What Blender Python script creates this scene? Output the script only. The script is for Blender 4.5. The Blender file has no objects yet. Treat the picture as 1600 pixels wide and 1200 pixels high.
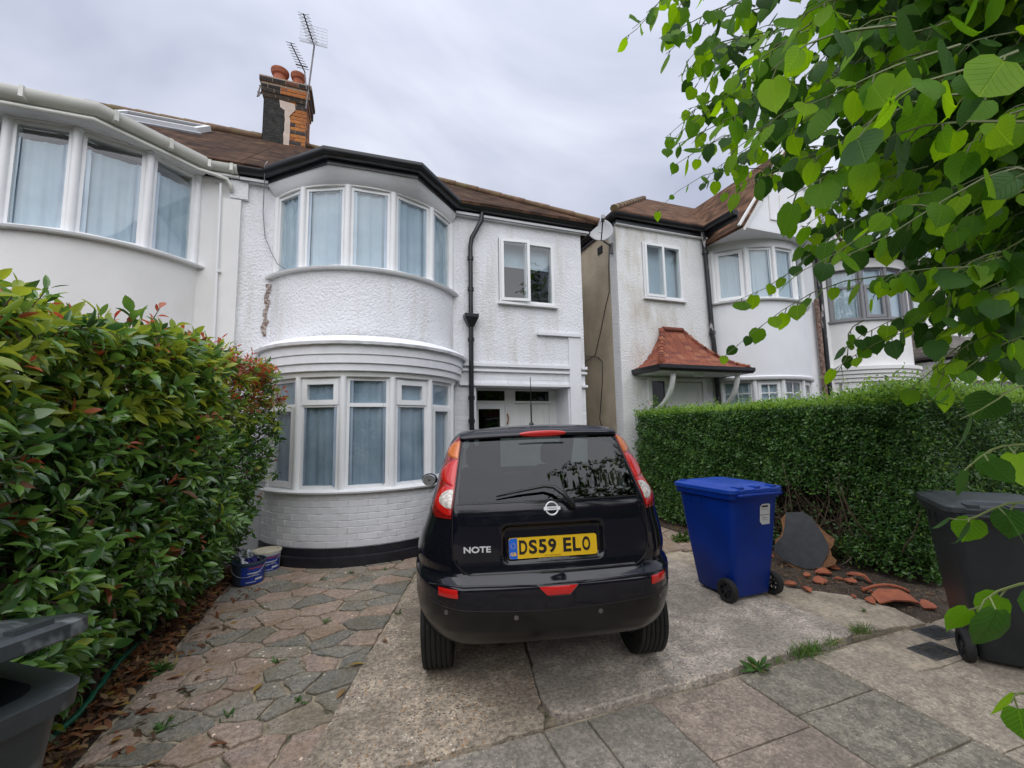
import bpy, bmesh, math, random
import numpy as np
from mathutils import Vector, Matrix
random.seed(7); RNG = np.random.default_rng(7)
sc = bpy.context.scene
# ------------------------------------------------------------------ camera
FPX = 660.0; CAM_H = 1.53
_p, _r, _y = math.radians(6.0), math.radians(1.0), math.radians(19.7)
_fw0 = np.array([math.sin(_y), math.cos(_y), 0.]); _r0 = np.array([math.cos(_y), -math.sin(_y), 0.]); _u0 = np.array([0, 0, 1.])
CF = _fw0 * math.cos(_p) + _u0 * math.sin(_p); _u = _u0 * math.cos(_p) - _fw0 * math.sin(_p)
CR = _r0 * math.cos(_r) - _u * math.sin(_r); CU = _u * math.cos(_r) + _r0 * math.sin(_r)
CC = np.array([0, 0, CAM_H])
cam = bpy.data.cameras.new('camera'); cam.sensor_width = 36; cam.lens = FPX / 1600 * 36; cam.clip_end = 3000; cam.clip_start = .02
camo = bpy.data.objects.new('camera', cam); sc.collection.objects.link(camo)
M = Matrix([[CR[i], CU[i], -CF[i], CC[i]] for i in range(3)] + [[0, 0, 0, 1]])
camo.matrix_world = M; sc.camera = camo
# ------------------------------------------------------------------ sky, sun, exposure
SUN_EL, SUN_AZ = math.radians(55), math.radians(200)     # azimuth measured from +Y clockwise: behind the camera, slightly left
world = bpy.data.worlds.new('World'); sc.world = world; world.use_nodes = True
nt = world.node_tree; nt.nodes.clear()
N = nt.nodes.new; L = nt.links.new
out = N('ShaderNodeOutputWorld'); sky = N('ShaderNodeTexSky'); sky.sky_type = 'NISHITA'; sky.sun_disc = False
sky.sun_elevation = SUN_EL; sky.sun_rotation = SUN_AZ
bg1 = N('ShaderNodeBackground'); bg1.inputs[1].default_value = .06; L(sky.outputs[0], bg1.inputs[0])
tc = N('ShaderNodeTexCoord'); sep = N('ShaderNodeSeparateXYZ'); L(tc.outputs['Generated'], sep.inputs[0])
zc = N('ShaderNodeMath'); zc.operation = 'MAXIMUM'; zc.inputs[1].default_value = 0.0; L(sep.outputs[2], zc.inputs[0])
za = N('ShaderNodeMath'); za.operation = 'ADD'; za.inputs[1].default_value = .25; L(zc.outputs[0], za.inputs[0])
dx = N('ShaderNodeMath'); dx.operation = 'DIVIDE'; L(sep.outputs[0], dx.inputs[0]); L(za.outputs[0], dx.inputs[1])
dy = N('ShaderNodeMath'); dy.operation = 'DIVIDE'; L(sep.outputs[1], dy.inputs[0]); L(za.outputs[0], dy.inputs[1])
cmb = N('ShaderNodeCombineXYZ'); L(dx.outputs[0], cmb.inputs[0]); L(dy.outputs[0], cmb.inputs[1])
n1 = N('ShaderNodeTexNoise'); n1.inputs['Scale'].default_value = 1.1; n1.inputs['Detail'].default_value = 5; n1.inputs['Roughness'].default_value = .52; n1.inputs['Distortion'].default_value = .6
L(cmb.outputs[0], n1.inputs[0])
cr = N('ShaderNodeValToRGB'); e = cr.color_ramp.elements
e[0].position = .36; e[0].color = (.40, .43, .545, 1); e[1].position = .64; e[1].color = (.73, .76, .85, 1)
L(n1.outputs[0], cr.inputs[0])
# overcast dome: brighter overhead than at the horizon (about 1 : 2)
gz_ = N('ShaderNodeMath'); gz_.operation = 'MULTIPLY_ADD'; gz_.inputs[1].default_value = .46; gz_.inputs[2].default_value = .44; L(zc.outputs[0], gz_.inputs[0])
bg2 = N('ShaderNodeBackground'); L(cr.outputs[0], bg2.inputs[0]); L(gz_.outputs[0], bg2.inputs[1])
mx = N('ShaderNodeMixShader'); mx.inputs[0].default_value = .9; L(bg1.outputs[0], mx.inputs[1]); L(bg2.outputs[0], mx.inputs[2]); L(mx.outputs[0], out.inputs[0])
sl = bpy.data.lights.new('sun', 'SUN'); sl.energy = 1.5; sl.angle = math.radians(95); sl.color = (1, .98, .96)
so = bpy.data.objects.new('sun', sl); sc.collection.objects.link(so); so.location = (0, -5, 20)
sd = Vector((math.sin(SUN_AZ) * math.cos(SUN_EL), math.cos(SUN_AZ) * math.cos(SUN_EL), math.sin(SUN_EL)))
so.rotation_euler = sd.to_track_quat('Z', 'Y').to_euler()
sc.view_settings.view_transform = 'Standard'; sc.view_settings.look = 'None'; sc.view_settings.gamma = 1
sc.view_settings.exposure = .94; sc.view_settings.use_curve_mapping = False
sc.render.resolution_x, sc.render.resolution_y = 1024, 768
sc.cycles.max_bounces = 7; sc.cycles.diffuse_bounces = 3; sc.cycles.glossy_bounces = 4; sc.cycles.transparent_max_bounces = 10; sc.cycles.caustics_reflective = False; sc.cycles.caustics_refractive = False
# ------------------------------------------------------------------ helpers: pixels of the 1600x1200 photo -> places
def ray(x, y): return CF + CR * (x - 800) / FPX - CU * (y - 600) / FPX
def gz(x, y, z=0.): d = ray(x, y); return CC + d * ((z - CAM_H) / d[2])
def gy(x, y, Y): d = ray(x, y); return CC + d * (Y / d[1])
def gx(x, y, X): d = ray(x, y); return CC + d * (X / d[0])
def pxd(x, y, dist): d = ray(x, y); return CC + d / np.linalg.norm(d) * dist
def pj(P):
    d = np.asarray(P, float) - CC; k = d @ CF
    return 800 + FPX * (d @ CR) / k, 600 - FPX * (d @ CU) / k, k
def V3(p): return Vector((float(p[0]), float(p[1]), float(p[2])))
col = sc.collection
def link(o, parent=None):
    col.objects.link(o)
    if parent is not None: o.parent = parent
    return o
def tag(o, label, cat, group=None, kind=None):
    if label: o['label'] = label
    if cat: o['category'] = cat
    if group: o['group'] = group
    if kind: o['kind'] = kind
    return o
def thing(name, label, cat, loc=(0, 0, 0), rz=0, group=None):
    o = bpy.data.objects.new(name, None); o.empty_display_size = .1; link(o)
    o.location = loc; o.rotation_euler = (0, 0, rz); return tag(o, label, cat, group)
class MB:
    def __init__(s): s.v = []; s.f = []; s.m = []; s.cur = 0
    def add(s, vs, fs):
        b = len(s.v); s.v += [tuple(map(float, p)) for p in vs]; s.f += [tuple(i + b for i in f) for f in fs]; s.m += [s.cur] * len(fs); return s
    def box(s, x0, x1, y0, y1, z0, z1):
        return s.add([(x0,y0,z0),(x1,y0,z0),(x1,y1,z0),(x0,y1,z0),(x0,y0,z1),(x1,y0,z1),(x1,y1,z1),(x0,y1,z1)],
                     [(0,3,2,1),(4,5,6,7),(0,1,5,4),(1,2,6,5),(2,3,7,6),(3,0,4,7)])
    def obox(s, o, ux, uy, uz, x0, x1, y0, y1, z0, z1):
        o, ux, uy, uz = map(np.asarray, (o, ux, uy, uz)); P = lambda a, b, c: o + ux * a + uy * b + uz * c
        return s.add([P(x0,y0,z0),P(x1,y0,z0),P(x1,y1,z0),P(x0,y1,z0),P(x0,y0,z1),P(x1,y0,z1),P(x1,y1,z1),P(x0,y1,z1)],
                     [(0,3,2,1),(4,5,6,7),(0,1,5,4),(1,2,6,5),(2,3,7,6),(3,0,4,7)])
    def cbox(s, x0, x1, y0, y1, z0, z1, c):      # chamfered along the -Y face edges (brick face)
        return s.add([(x0,y0+c,z0),(x1,y0+c,z0),(x1,y1,z0),(x0,y1,z0),(x0,y0+c,z1),(x1,y0+c,z1),(x1,y1,z1),(x0,y1,z1),
                      (x0+c,y0,z0+c),(x1-c,y0,z0+c),(x1-c,y0,z1-c),(x0+c,y0,z1-c)],
                     [(0,3,2,1),(4,5,6,7),(1,2,6,5),(2,3,7,6),(3,0,4,7),(8,9,10,11),(0,1,9,8),(1,5,10,9),(5,4,11,10),(4,0,8,11)])
    def prism(s, poly, z0, z1, bevel=0.0, inset=None):
        n = len(poly); a = sum(poly[i][0]*poly[(i+1)%n][1]-poly[(i+1)%n][0]*poly[i][1] for i in range(n))
        if a < 0: poly = poly[::-1]
        c = (sum(p[0] for p in poly)/n, sum(p[1] for p in poly)/n)
        vs = [(p[0],p[1],z0) for p in poly] + [(p[0],p[1],z1-bevel) for p in poly]; fs = [tuple(range(n))[::-1]]
        fs += [(i,(i+1)%n,n+(i+1)%n,n+i) for i in range(n)]
        if bevel:
            t = []
            for p in poly:
                d = math.hypot(p[0]-c[0], p[1]-c[1]) or 1; k = max(0, 1 - bevel*1.2/d); t.append((c[0]+(p[0]-c[0])*k, c[1]+(p[1]-c[1])*k, z1))
            vs += t; fs += [(n+i,n+(i+1)%n,2*n+(i+1)%n,2*n+i) for i in range(n)]; fs.append(tuple(range(2*n,3*n)))
        else: fs.append(tuple(range(n,2*n)))
        return s.add(vs, fs)
    def tube(s, pts, r, n=8, cap=True):
        pts = [Vector(tuple(map(float,p))) for p in pts]; rs = r if hasattr(r, '__len__') else [r]*len(pts)
        vs = []; fs = []; up = None
        for i, p in enumerate(pts):
            t = (pts[min(i+1,len(pts)-1)] - pts[max(i-1,0)]).normalized()
            if up is None: up = t.orthogonal().normalized()
            up = (up - t*up.dot(t)); up = up.normalized() if up.length > 1e-6 else t.orthogonal().normalized()
            w = t.cross(up)
            for k in range(n):
                a = 2*math.pi*k/n; vs.append(p + (up*math.cos(a) + w*math.sin(a))*rs[i])
        for i in range(len(pts)-1):
            for k in range(n): fs.append((i*n+k, i*n+(k+1)%n, (i+1)*n+(k+1)%n, (i+1)*n+k))
        if cap: fs.append(tuple(range(n))[::-1]); fs.append(tuple(range((len(pts)-1)*n, len(pts)*n)))
        return s.add(vs, fs)
    def lathe(s, prof, n=24, o=(0,0,0), ax=2, a0=0, a1=2*math.pi):
        full = abs(a1-a0-2*math.pi) < 1e-6; m = n if full else n+1; vs = []; fs = []
        for r, z in prof:
            for k in range(m):
                a = a0 + (a1-a0)*k/n; p = (r*math.cos(a), r*math.sin(a), z)
                if ax == 0: p = (p[2], p[0], p[1])
                if ax == 1: p = (p[0], p[2], p[1])
                vs.append((p[0]+o[0], p[1]+o[1], p[2]+o[2]))
        for i in range(len(prof)-1):
            for k in range(m if full else m-1):
                k2 = (k+1) % m; fs.append((i*m+k, i*m+k2, (i+1)*m+k2, (i+1)*m+k))
        return s.add(vs, fs)
    def arc(s, c, prof, a0, a1, n, closed=True):   # profile (r,z) swept round plan centre c; angle 0 faces -Y, positive to +X
        vs = []; fs = []; m = len(prof)
        for k in range(n+1):
            a = math.radians(a0 + (a1-a0)*k/n)
            for r, z in prof: vs.append((c[0]+r*math.sin(a), c[1]-r*math.cos(a), z))
        for k in range(n):
            for i in range(m if closed else m-1):
                j = (i+1) % m; fs.append((k*m+i, (k+1)*m+i, (k+1)*m+j, k*m+j))
        if closed: fs.append(tuple(range(m))); fs.append(tuple(range(n*m, n*m+m))[::-1])
        return s.add(vs, fs)
    def grid(s, P, nu, nv, flip=False):            # P[(i,j)] rows nu x nv
        vs = [P(i, j) for i in range(nu) for j in range(nv)]; fs = []
        for i in range(nu-1):
            for j in range(nv-1):
                q = (i*nv+j, (i+1)*nv+j, (i+1)*nv+j+1, i*nv+j+1); fs.append(q[::-1] if flip else q)
        return s.add(vs, fs)
    def mesh(s, name, smooth=False):
        me = bpy.data.meshes.new(name); me.from_pydata(s.v, [], s.f); me.update()
        if any(s.m): me.polygons.foreach_set('material_index', s.m)
        if smooth:
            try: me.shade_smooth()
            except Exception: me.polygons.foreach_set('use_smooth', [True]*len(me.polygons))
        return me
    def build(s, name, mats, parent=None, smooth=False, angle=None, fix=True):
        me = s.mesh(name, smooth)
        if fix:
            bm = bmesh.new(); bm.from_mesh(me); bmesh.ops.recalc_face_normals(bm, faces=bm.faces); bm.to_mesh(me); bm.free()
        if angle is not None: 
            me.shade_smooth(); me.set_sharp_from_angle(angle=math.radians(angle))
        for m_ in (mats if isinstance(mats, (list, tuple)) else [mats]): me.materials.append(m_)
        return link(bpy.data.objects.new(name, me), parent)
def inst(name, me, parent, loc, rot=(0,0,0), scale=(1,1,1)):
    o = bpy.data.objects.new(name, me); link(o, parent); o.location = loc; o.rotation_euler = rot; o.scale = scale; return o
def copy_tree(o, parent=None):
    c = o.copy(); col.objects.link(c); c.parent = parent
    for ch in list(o.children): copy_tree(ch, c)
    return c
def text_mesh(txt, size, ext, name, material, parent, loc, rot, align='CENTER', font_bold=False, sx=1., offset=0.):
    cu = bpy.data.curves.new(name, 'FONT'); cu.body = txt; cu.size = size; cu.extrude = ext; cu.align_x = align; cu.align_y = 'CENTER'; cu.offset = offset
    to = bpy.data.objects.new('tmp', cu); col.objects.link(to); bpy.context.view_layer.update()
    me = bpy.data.meshes.new_from_object(to.evaluated_get(bpy.context.evaluated_depsgraph_get())); me.name = name
    bpy.data.objects.remove(to); me.materials.clear(); me.materials.append(material)
    o = bpy.data.objects.new(name, me); link(o, parent); o.location = loc; o.rotation_euler = rot; o.scale = (sx, 1, 1); return o
# ------------------------------------------------------------------ materials
def mat(name, c, rough=.6, var=0., vs=4., bump=0., bs=30., spec=.5, metal=0., c2=None, rnd=0., detail=3, coat=0., dirt=None, bdist=.01, speck=None, grain=None):
    m = bpy.data.materials.new(name); m.use_nodes = True; n = m.node_tree; b = n.nodes['Principled BSDF']
    b.inputs['Base Color'].default_value = (*c, 1); b.inputs['Roughness'].default_value = rough; b.inputs['Metallic'].default_value = metal
    b.inputs['Specular IOR Level'].default_value = spec; b.inputs['Coat Weight'].default_value = coat
    A = n.nodes.new; K = n.links.new
    geo = A('ShaderNodeNewGeometry'); cur = None
    if var or c2:
        t = A('ShaderNodeTexNoise'); t.inputs['Scale'].default_value = vs; t.inputs['Detail'].default_value = detail; K(geo.outputs['Position'], t.inputs[0])
        r = A('ShaderNodeValToRGB'); r.color_ramp.elements[0].position = .35; r.color_ramp.elements[1].position = .65
        lo = c2 if c2 else tuple(x*(1-var) for x in c); hi = c if c2 else tuple(min(1, x*(1+var)) for x in c)
        r.color_ramp.elements[0].color = (*lo, 1); r.color_ramp.elements[1].color = (*hi, 1); K(t.outputs[0], r.inputs[0]); cur = r.outputs[0]
    def mixc(fac, a, bcol, mode='MIX'):
        x = A('ShaderNodeMix'); x.data_type = 'RGBA'; x.blend_type = mode
        if isinstance(fac, float): x.inputs[0].default_value = fac
        else: K(fac, x.inputs[0])
        if a is None: x.inputs[6].default_value = (*c, 1)
        else: K(a, x.inputs[6])
        if isinstance(bcol, tuple): x.inputs[7].default_value = (*bcol, 1)
        else: K(bcol, x.inputs[7])
        return x.outputs[2]
    if speck:      # (colour, scale, threshold)
        for sc_, (c3, ss, th) in enumerate(speck if isinstance(speck, list) else [speck]):
            t = A('ShaderNodeTexVoronoi'); t.inputs['Scale'].default_value = ss; K(geo.outputs['Position'], t.inputs[0])
            h = A('ShaderNodeSeparateColor'); K(t.outputs['Color'], h.inputs[0])
            g = A('ShaderNodeMath'); g.operation = 'GREATER_THAN'; g.inputs[1].default_value = th; K(h.outputs[sc_ % 3], g.inputs[0])
            d = A('ShaderNodeMath'); d.operation = 'LESS_THAN'; d.inputs[1].default_value = .35; K(t.outputs['Distance'], d.inputs[0])
            f = A('ShaderNodeMath'); f.operation = 'MULTIPLY'; K(g.outputs[0], f.inputs[0]); K(d.outputs[0], f.inputs[1])
            cur = mixc(f.outputs[0], cur, c3)
    if dirt:       # (colour, scale, lo, hi, stretch)
        mp = A('ShaderNodeMapping'); mp.inputs['Scale'].default_value = dirt[4]; K(geo.outputs['Position'], mp.inputs[0])
        t = A('ShaderNodeTexNoise'); t.inputs['Scale'].default_value = dirt[1]; t.inputs['Detail'].default_value = 4; t.inputs['Roughness'].default_value = .65; K(mp.outputs[0], t.inputs[0])
        r = A('ShaderNodeMapRange'); r.inputs[1].default_value = dirt[2]; r.inputs[2].default_value = dirt[3]; K(t.outputs[0], r.inputs[0])
        cur = mixc(r.outputs[0], cur, dirt[0])
    if grain:
        t = A('ShaderNodeTexNoise'); t.inputs['Scale'].default_value = grain[0]; t.inputs['Detail'].default_value = 3; t.inputs['Roughness'].default_value = .7; K(geo.outputs['Position'], t.inputs[0])
        r = A('ShaderNodeValToRGB'); a_ = grain[1]; r.color_ramp.elements[0].position = .36; r.color_ramp.elements[1].position = .64; r.color_ramp.elements[0].color = (1-a_,1-a_,1-a_,1); r.color_ramp.elements[1].color = (1+a_*.9,1+a_*.86,1+a_*.8,1); K(t.outputs[0], r.inputs[0]); cur = mixc(1.0, cur, r.outputs[0], 'MULTIPLY')
    if rnd:
        oi = A('ShaderNodeObjectInfo'); h = A('ShaderNodeHueSaturation'); mr = A('ShaderNodeMapRange'); mr.inputs[3].default_value = 1-rnd; mr.inputs[4].default_value = 1+rnd
        K(oi.outputs['Random'], mr.inputs[0]); K(mr.outputs[0], h.inputs['Value'])
        if cur is None: h.inputs['Color'].default_value = (*c, 1)
        else: K(cur, h.inputs['Color'])
        cur = h.outputs[0]
    if cur is not None: K(cur, b.inputs['Base Color'])
    if bump:
        t = A('ShaderNodeTexNoise'); t.inputs['Scale'].default_value = bs; t.inputs['Detail'].default_value = 3; K(geo.outputs['Position'], t.inputs[0])
        bp = A('ShaderNodeBump'); bp.inputs['Strength'].default_value = bump; bp.inputs['Distance'].default_value = bdist; K(t.outputs[0], bp.inputs['Height']); K(bp.outputs[0], b.inputs['Normal'])
    return m
def ramp_random(m, stops):        # base colour from a per-object random ramp multiplied by the material's own noise
    n = m.node_tree; b = n.nodes['Principled BSDF']; A = n.nodes.new; K = n.links.new
    oi = A('ShaderNodeObjectInfo'); r = A('ShaderNodeValToRGB'); r.color_ramp.interpolation = 'CONSTANT'
    for i, (p, c) in enumerate(stops):
        e = r.color_ramp.elements[i] if i < 2 else r.color_ramp.elements.new(p)
        e.position = p; e.color = (*c, 1)
    K(oi.outputs['Random'], r.inputs[0])
    x = A('ShaderNodeMix'); x.data_type = 'RGBA'; x.blend_type = 'MULTIPLY'; x.inputs[0].default_value = 1
    old = b.inputs['Base Color'].links[0].from_socket if b.inputs['Base Color'].links else None
    K(r.outputs[0], x.inputs[6])
    if old: K(old, x.inputs[7])
    else: x.inputs[7].default_value = (1, 1, 1, 1)
    K(x.outputs[2], b.inputs['Base Color']); return m
def glass_mat(name, tint=(1,1,1), rough=.0, ior=1.5, refl=1.0, dark=0.):
    m = bpy.data.materials.new(name); m.use_nodes = True; n = m.node_tree; n.nodes.clear(); A = n.nodes.new; K = n.links.new
    o = A('ShaderNodeOutputMaterial'); t = A('ShaderNodeBsdfTransparent'); t.inputs[0].default_value = (*tint, 1)
    g = A('ShaderNodeBsdfGlossy'); g.inputs['Roughness'].default_value = rough; g.inputs[0].default_value = (.95, .97, 1, 1)
    f = A('ShaderNodeFresnel'); f.inputs[0].default_value = ior; k = A('ShaderNodeMath'); k.operation = 'MULTIPLY'; k.use_clamp = True; k.inputs[1].default_value = refl; K(f.outputs[0], k.inputs[0])
    gb_ = A('ShaderNodeNewGeometry'); iv = A('ShaderNodeMath'); iv.operation = 'SUBTRACT'; iv.inputs[0].default_value = 1; K(gb_.outputs['Backfacing'], iv.inputs[1]); k2 = A('ShaderNodeMath'); k2.operation = 'MULTIPLY'; K(k.outputs[0], k2.inputs[0]); K(iv.outputs[0], k2.inputs[1])   # only the outer face mirrors
    bp = A('ShaderNodeBump'); tx = A('ShaderNodeTexNoise'); tx.inputs['Scale'].default_value = 1.3; tx.inputs['Detail'].default_value = 1; bp.inputs['Strength'].default_value = .06; bp.inputs['Distance'].default_value = .1
    ge = A('ShaderNodeNewGeometry'); K(ge.outputs['Position'], tx.inputs[0]); K(tx.outputs[0], bp.inputs['Height']); K(bp.outputs[0], g.inputs['Normal'])
    x = A('ShaderNodeMixShader'); K(k2.outputs[0], x.inputs[0]); K(t.outputs[0], x.inputs[1]); K(g.outputs[0], x.inputs[2]); K(x.outputs[0], o.inputs[0]); return m
def row_bump(m, pitch, axis=2, strength=1.0, dist=.03):     # courses of small roof tiles too fine to build
    n = m.node_tree; b = n.nodes['Principled BSDF']; A = n.nodes.new; K = n.links.new
    ge = A('ShaderNodeNewGeometry'); sp = A('ShaderNodeSeparateXYZ'); K(ge.outputs['Position'], sp.inputs[0])
    d = A('ShaderNodeMath'); d.operation = 'DIVIDE'; d.inputs[1].default_value = pitch; K(sp.outputs[axis], d.inputs[0])
    fr = A('ShaderNodeMath'); fr.operation = 'FRACT'; K(d.outputs[0], fr.inputs[0])
    bk = A('ShaderNodeTexBrick'); bk.inputs['Scale'].default_value = 1; bk.inputs['Brick Width'].default_value = .17; bk.inputs['Row Height'].default_value = pitch; bk.inputs['Mortar Size'].default_value = .006
    bk.inputs['Color1'].default_value = (.55,.55,.55,1); bk.inputs['Color2'].default_value = (1.6,1.5,1.35,1); bk.inputs['Mortar'].default_value = (.25,.25,.25,1)
    cb = A('ShaderNodeCombineXYZ'); ad = A('ShaderNodeMath'); ad.operation = 'ADD'; K(sp.outputs[0], ad.inputs[0]); K(sp.outputs[1], ad.inputs[1]); K(ad.outputs[0], cb.inputs[0]); K(sp.outputs[axis], cb.inputs[1]); K(cb.outputs[0], bk.inputs[0])
    x = A('ShaderNodeMix'); x.data_type = 'RGBA'; x.blend_type = 'MULTIPLY'; x.inputs[0].default_value = .85
    if b.inputs['Base Color'].links: K(b.inputs['Base Color'].links[0].from_socket, x.inputs[6])
    else: x.inputs[6].default_value = b.inputs['Base Color'].default_value
    K(bk.outputs[0], x.inputs[7]); K(x.outputs[2], b.inputs['Base Color'])
    bp = A('ShaderNodeBump'); bp.invert = True; bp.inputs['Strength'].default_value = strength; bp.inputs['Distance'].default_value = dist; K(fr.outputs[0], bp.inputs['Height']); K(bp.outputs[0], b.inputs['Normal']); return m
Z = (1, 1, 1)
M_ = {}
M_['rough'] = mat('roughcast_white', (.80,.81,.84), .85, .03, 3, .85, 34, bdist=.022, dirt=((.60,.58,.54), 1.5, .54, .82, (2.2,2.2,.3)))
M_['smoothwhite'] = mat('painted_render_white', (.79,.80,.83), .75, .03, 2, .25, 40, dirt=((.62,.61,.58), 1.6, .58, .9, (1,1,.5)))
M_['paintbrick'] = mat('painted_brick', (.79,.80,.83), .6, .04, 8, .5, 45, bdist=.006, dirt=((.60,.60,.58), 4, .58, .85, Z), rnd=.03)
M_['cream'] = mat('cream_render', (.77,.765,.755), .85, .03, 2, .3, 90, dirt=((.66,.64,.60), 1.5, .55, .9, (1,1,.4)))
M_['stained'] = mat('stained_roughcast', (.78,.78,.78), .9, .04, 3, .85, 30, bdist=.025, dirt=((.50,.45,.37), 1.0, .54, .76, (1.5,1.5,.5)))
M_['pebble'] = mat('bare_brown_render', (.56,.475,.35), .95, .25, 2.2, .9, 45, c2=(.43,.36,.26), bdist=.02)
M_['upvc'] = mat('white_upvc', (.82,.83,.84), .35, .015, 6, dirt=((.66,.64,.58), 3, .62, .9, (1,1,.3)))
M_['woodwhite'] = mat('white_gloss_paint', (.78,.78,.77), .4, .03, 5, .15, 30)
M_['greyframe'] = mat('grey_window_frame', (.22,.22,.23), .45, .05)
M_['blackpaint'] = mat('black_plinth_paint', (.018,.018,.024), .45, .3, 9, .3, 40)
M_['blackpvc'] = mat('black_pvc', (.012,.013,.016), .28, .2, 6)
M_['whitepvc'] = mat('aged_white_pvc', (.66,.66,.61), .4, .05, 3, dirt=((.45,.42,.34), 3, .6, .9, (1,1,.3)))
M_['glass'] = glass_mat('window_glass', (.93,.96,.96), refl=1.7)
M_['dglass'] = glass_mat('dark_fanlight_glass', (.16,.18,.19), refl=1.2)
M_['curtain'] = mat('net_curtain', (.56,.64,.73), .9, .1, 3, c2=(.45,.54,.64))
M_['curtain_low'] = mat('net_curtain_reflection_dark', (.37,.44,.53), .9, .1, 3, c2=(.27,.34,.43)); M_['curtain2'] = mat('pale_blind', (.5,.58,.66), .9, .04, 3)  # lower copy darkened: dark hedge reflections put into the curtain colour
M_['dark'] = mat('dark_room', (.02,.022,.025), .9)
M_['tile'] = row_bump(mat('brown_roof_tile', (.085,.050,.034), .95, .35, 3, c2=(.045,.028,.021), spec=.1, dirt=((.15,.12,.06), 2.5, .58, .85, Z)), .075)
M_['tile2'] = row_bump(mat('russet_roof_tile', (.115,.066,.044), .95, .3, 4, spec=.1, dirt=((.17,.13,.07), 3, .58, .85, Z)), .075)
M_['greytile'] = row_bump(mat('grey_roof_tile', (.12,.11,.10), .85, .2, 5), .09)
M_['redtile'] = ramp_random(mat('red_clay_tile', (.95,.95,.95), .8, .2, 30, .4, 60), [(0,(.24,.065,.035)),(.35,(.29,.085,.042)),(.7,(.19,.055,.035)),(.9,(.33,.12,.065))])
M_['ridge'] = mat('ridge_tile', (.15,.085,.05), .85, .25, 8, dirt=((.16,.13,.06), 5, .45, .65, Z))
M_['brick'] = ramp_random(mat('orange_brick', (.95,.95,.95), .85, .3, 25, .5, 60), [(0,(.46,.15,.03)),(.35,(.52,.19,.04)),(.68,(.35,.11,.035)),(.8,(.10,.055,.045)),(.93,(.05,.04,.04))])
M_['mortar'] = mat('mortar', (.36,.27,.2), .95, .2, 20, .4, 50)
M_['sootbrick'] = mat('sooty_render', (.02,.02,.019), .95, .6, 9, .8, 30, c2=(.045,.042,.037), bdist=.03)
M_['soot'] = ramp_random(mat('sooty_brick', (.95,.95,.95), .95, .3, 20, .6, 40), [(0,(.025,.022,.021)),(.4,(.04,.035,.03)),(.75,(.06,.045,.035)),(.92,(.17,.07,.04))])
M_['lead'] = mat('lead_flashing', (.42,.44,.48), .5, .1, 8, metal=.2)
M_['palepatch'] = mat('pale_patch_render', (.55,.45,.38), .9, .1, 9, .4, 40)
M_['terracotta'] = mat('terracotta', (.42,.13,.06), .8, .2, 14, .3, 60, c2=(.33,.10,.055))
M_['alu'] = mat('aluminium', (.38,.39,.41), .45, metal=.5)
M_['steel'] = mat('grey_steel', (.16,.15,.15), .5, .2, 10, metal=.5)
M_['dishgrey'] = mat('dish_grey', (.36,.37,.38), .5, .06, 8)
M_['cable'] = mat('cable', (.25,.25,.26), .6)
# ------------------------------------------------------------------ ground, pavement, driveway, paving, soil
M_['asphalt'] = mat('asphalt', (.055,.055,.058), .9, .2, 6, .5, 120)
M_['soil'] = mat('dry_soil', (.085,.06,.042), .95, .35, 12, .9, 30, c2=(.045,.034,.025), bdist=.03, speck=[((.20,.12,.06), 70, .80), ((.3,.27,.22), 90, .9)])
M_['bed'] = mat('sandy_mortar', (.34,.285,.205), .95, .2, 18, .6, 60, dirt=((.07,.07,.04), 6, .50, .66, Z)) if 1 else mat('x', (0.273,0.227,0.163), .95, .2, 18, .6, 60, dirt=((.06,.062,.035), 5, .5, .68, Z))
M_['concA'] = mat('exposed_aggregate', (.45,.375,.29), .92, .28, 7, .7, 120, dirt=((.25,.21,.165), 1.5, .42, .62, Z), speck=[((.42,.22,.09), 50, .80), ((.75,.70,.62), 60, .86), ((.12,.10,.085), 70, .78)], grain=(38, .42))
M_['concB'] = mat('worn_concrete', (.48,.42,.355), .92, .28, 7, .7, 130, dirt=((.29,.255,.215), 1.3, .42, .62, Z), speck=[((.72,.69,.63), 62, .82), ((.13,.12,.11), 75, .76), ((.4,.24,.13), 55, .93)], grain=(42, .34))
M_['concC'] = mat('smooth_concrete', (.42,.355,.27), .92, .15, 5, .3, 60, dirt=((.22,.19,.15), 2, .45, .65, Z), grain=(34,.25))
M_['stone'] = ramp_random(mat('paving_stone', (1.85,1.74,1.58), .88, .3, 9, .9, 60, dirt=((.95,.86,.72), 2.5, .46, .62, Z), speck=[((1.7,1.65,1.5), 130, .74), ((.5,.48,.45), 80, .78), ((3.0,3.0,2.8), 38, .986)], grain=(36,.30)),
    [(0,(.300,.243,.203)),(.2,(.208,.202,.178)),(.4,(.315,.252,.212)),(.55,(.178,.176,.158)),(.7,(.300,.236,.200)),(.85,(.250,.230,.198))])
def slabmat(n, c, **k): c = tuple(x*1.12 for x in c); return mat(n, c, .9, .25, 11, .8, 120, dirt=(tuple(x*.66 for x in c), 1.1, .40, .66, Z), speck=[(tuple(min(1,x*1.8) for x in c), 80, .80), (tuple(x*.45 for x in c), 85, .80)], grain=(44,.26), **k)
M_['slabpink'] = slabmat('slab_pinkish', (.31,.252,.205)); M_['slabdark'] = slabmat('slab_dark', (.245,.222,.175)); M_['slabgrey'] = slabmat('slab_grey', (.262,.236,.198))
M_['slablight'] = slabmat('slab_light', (.41,.352,.278))
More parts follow.
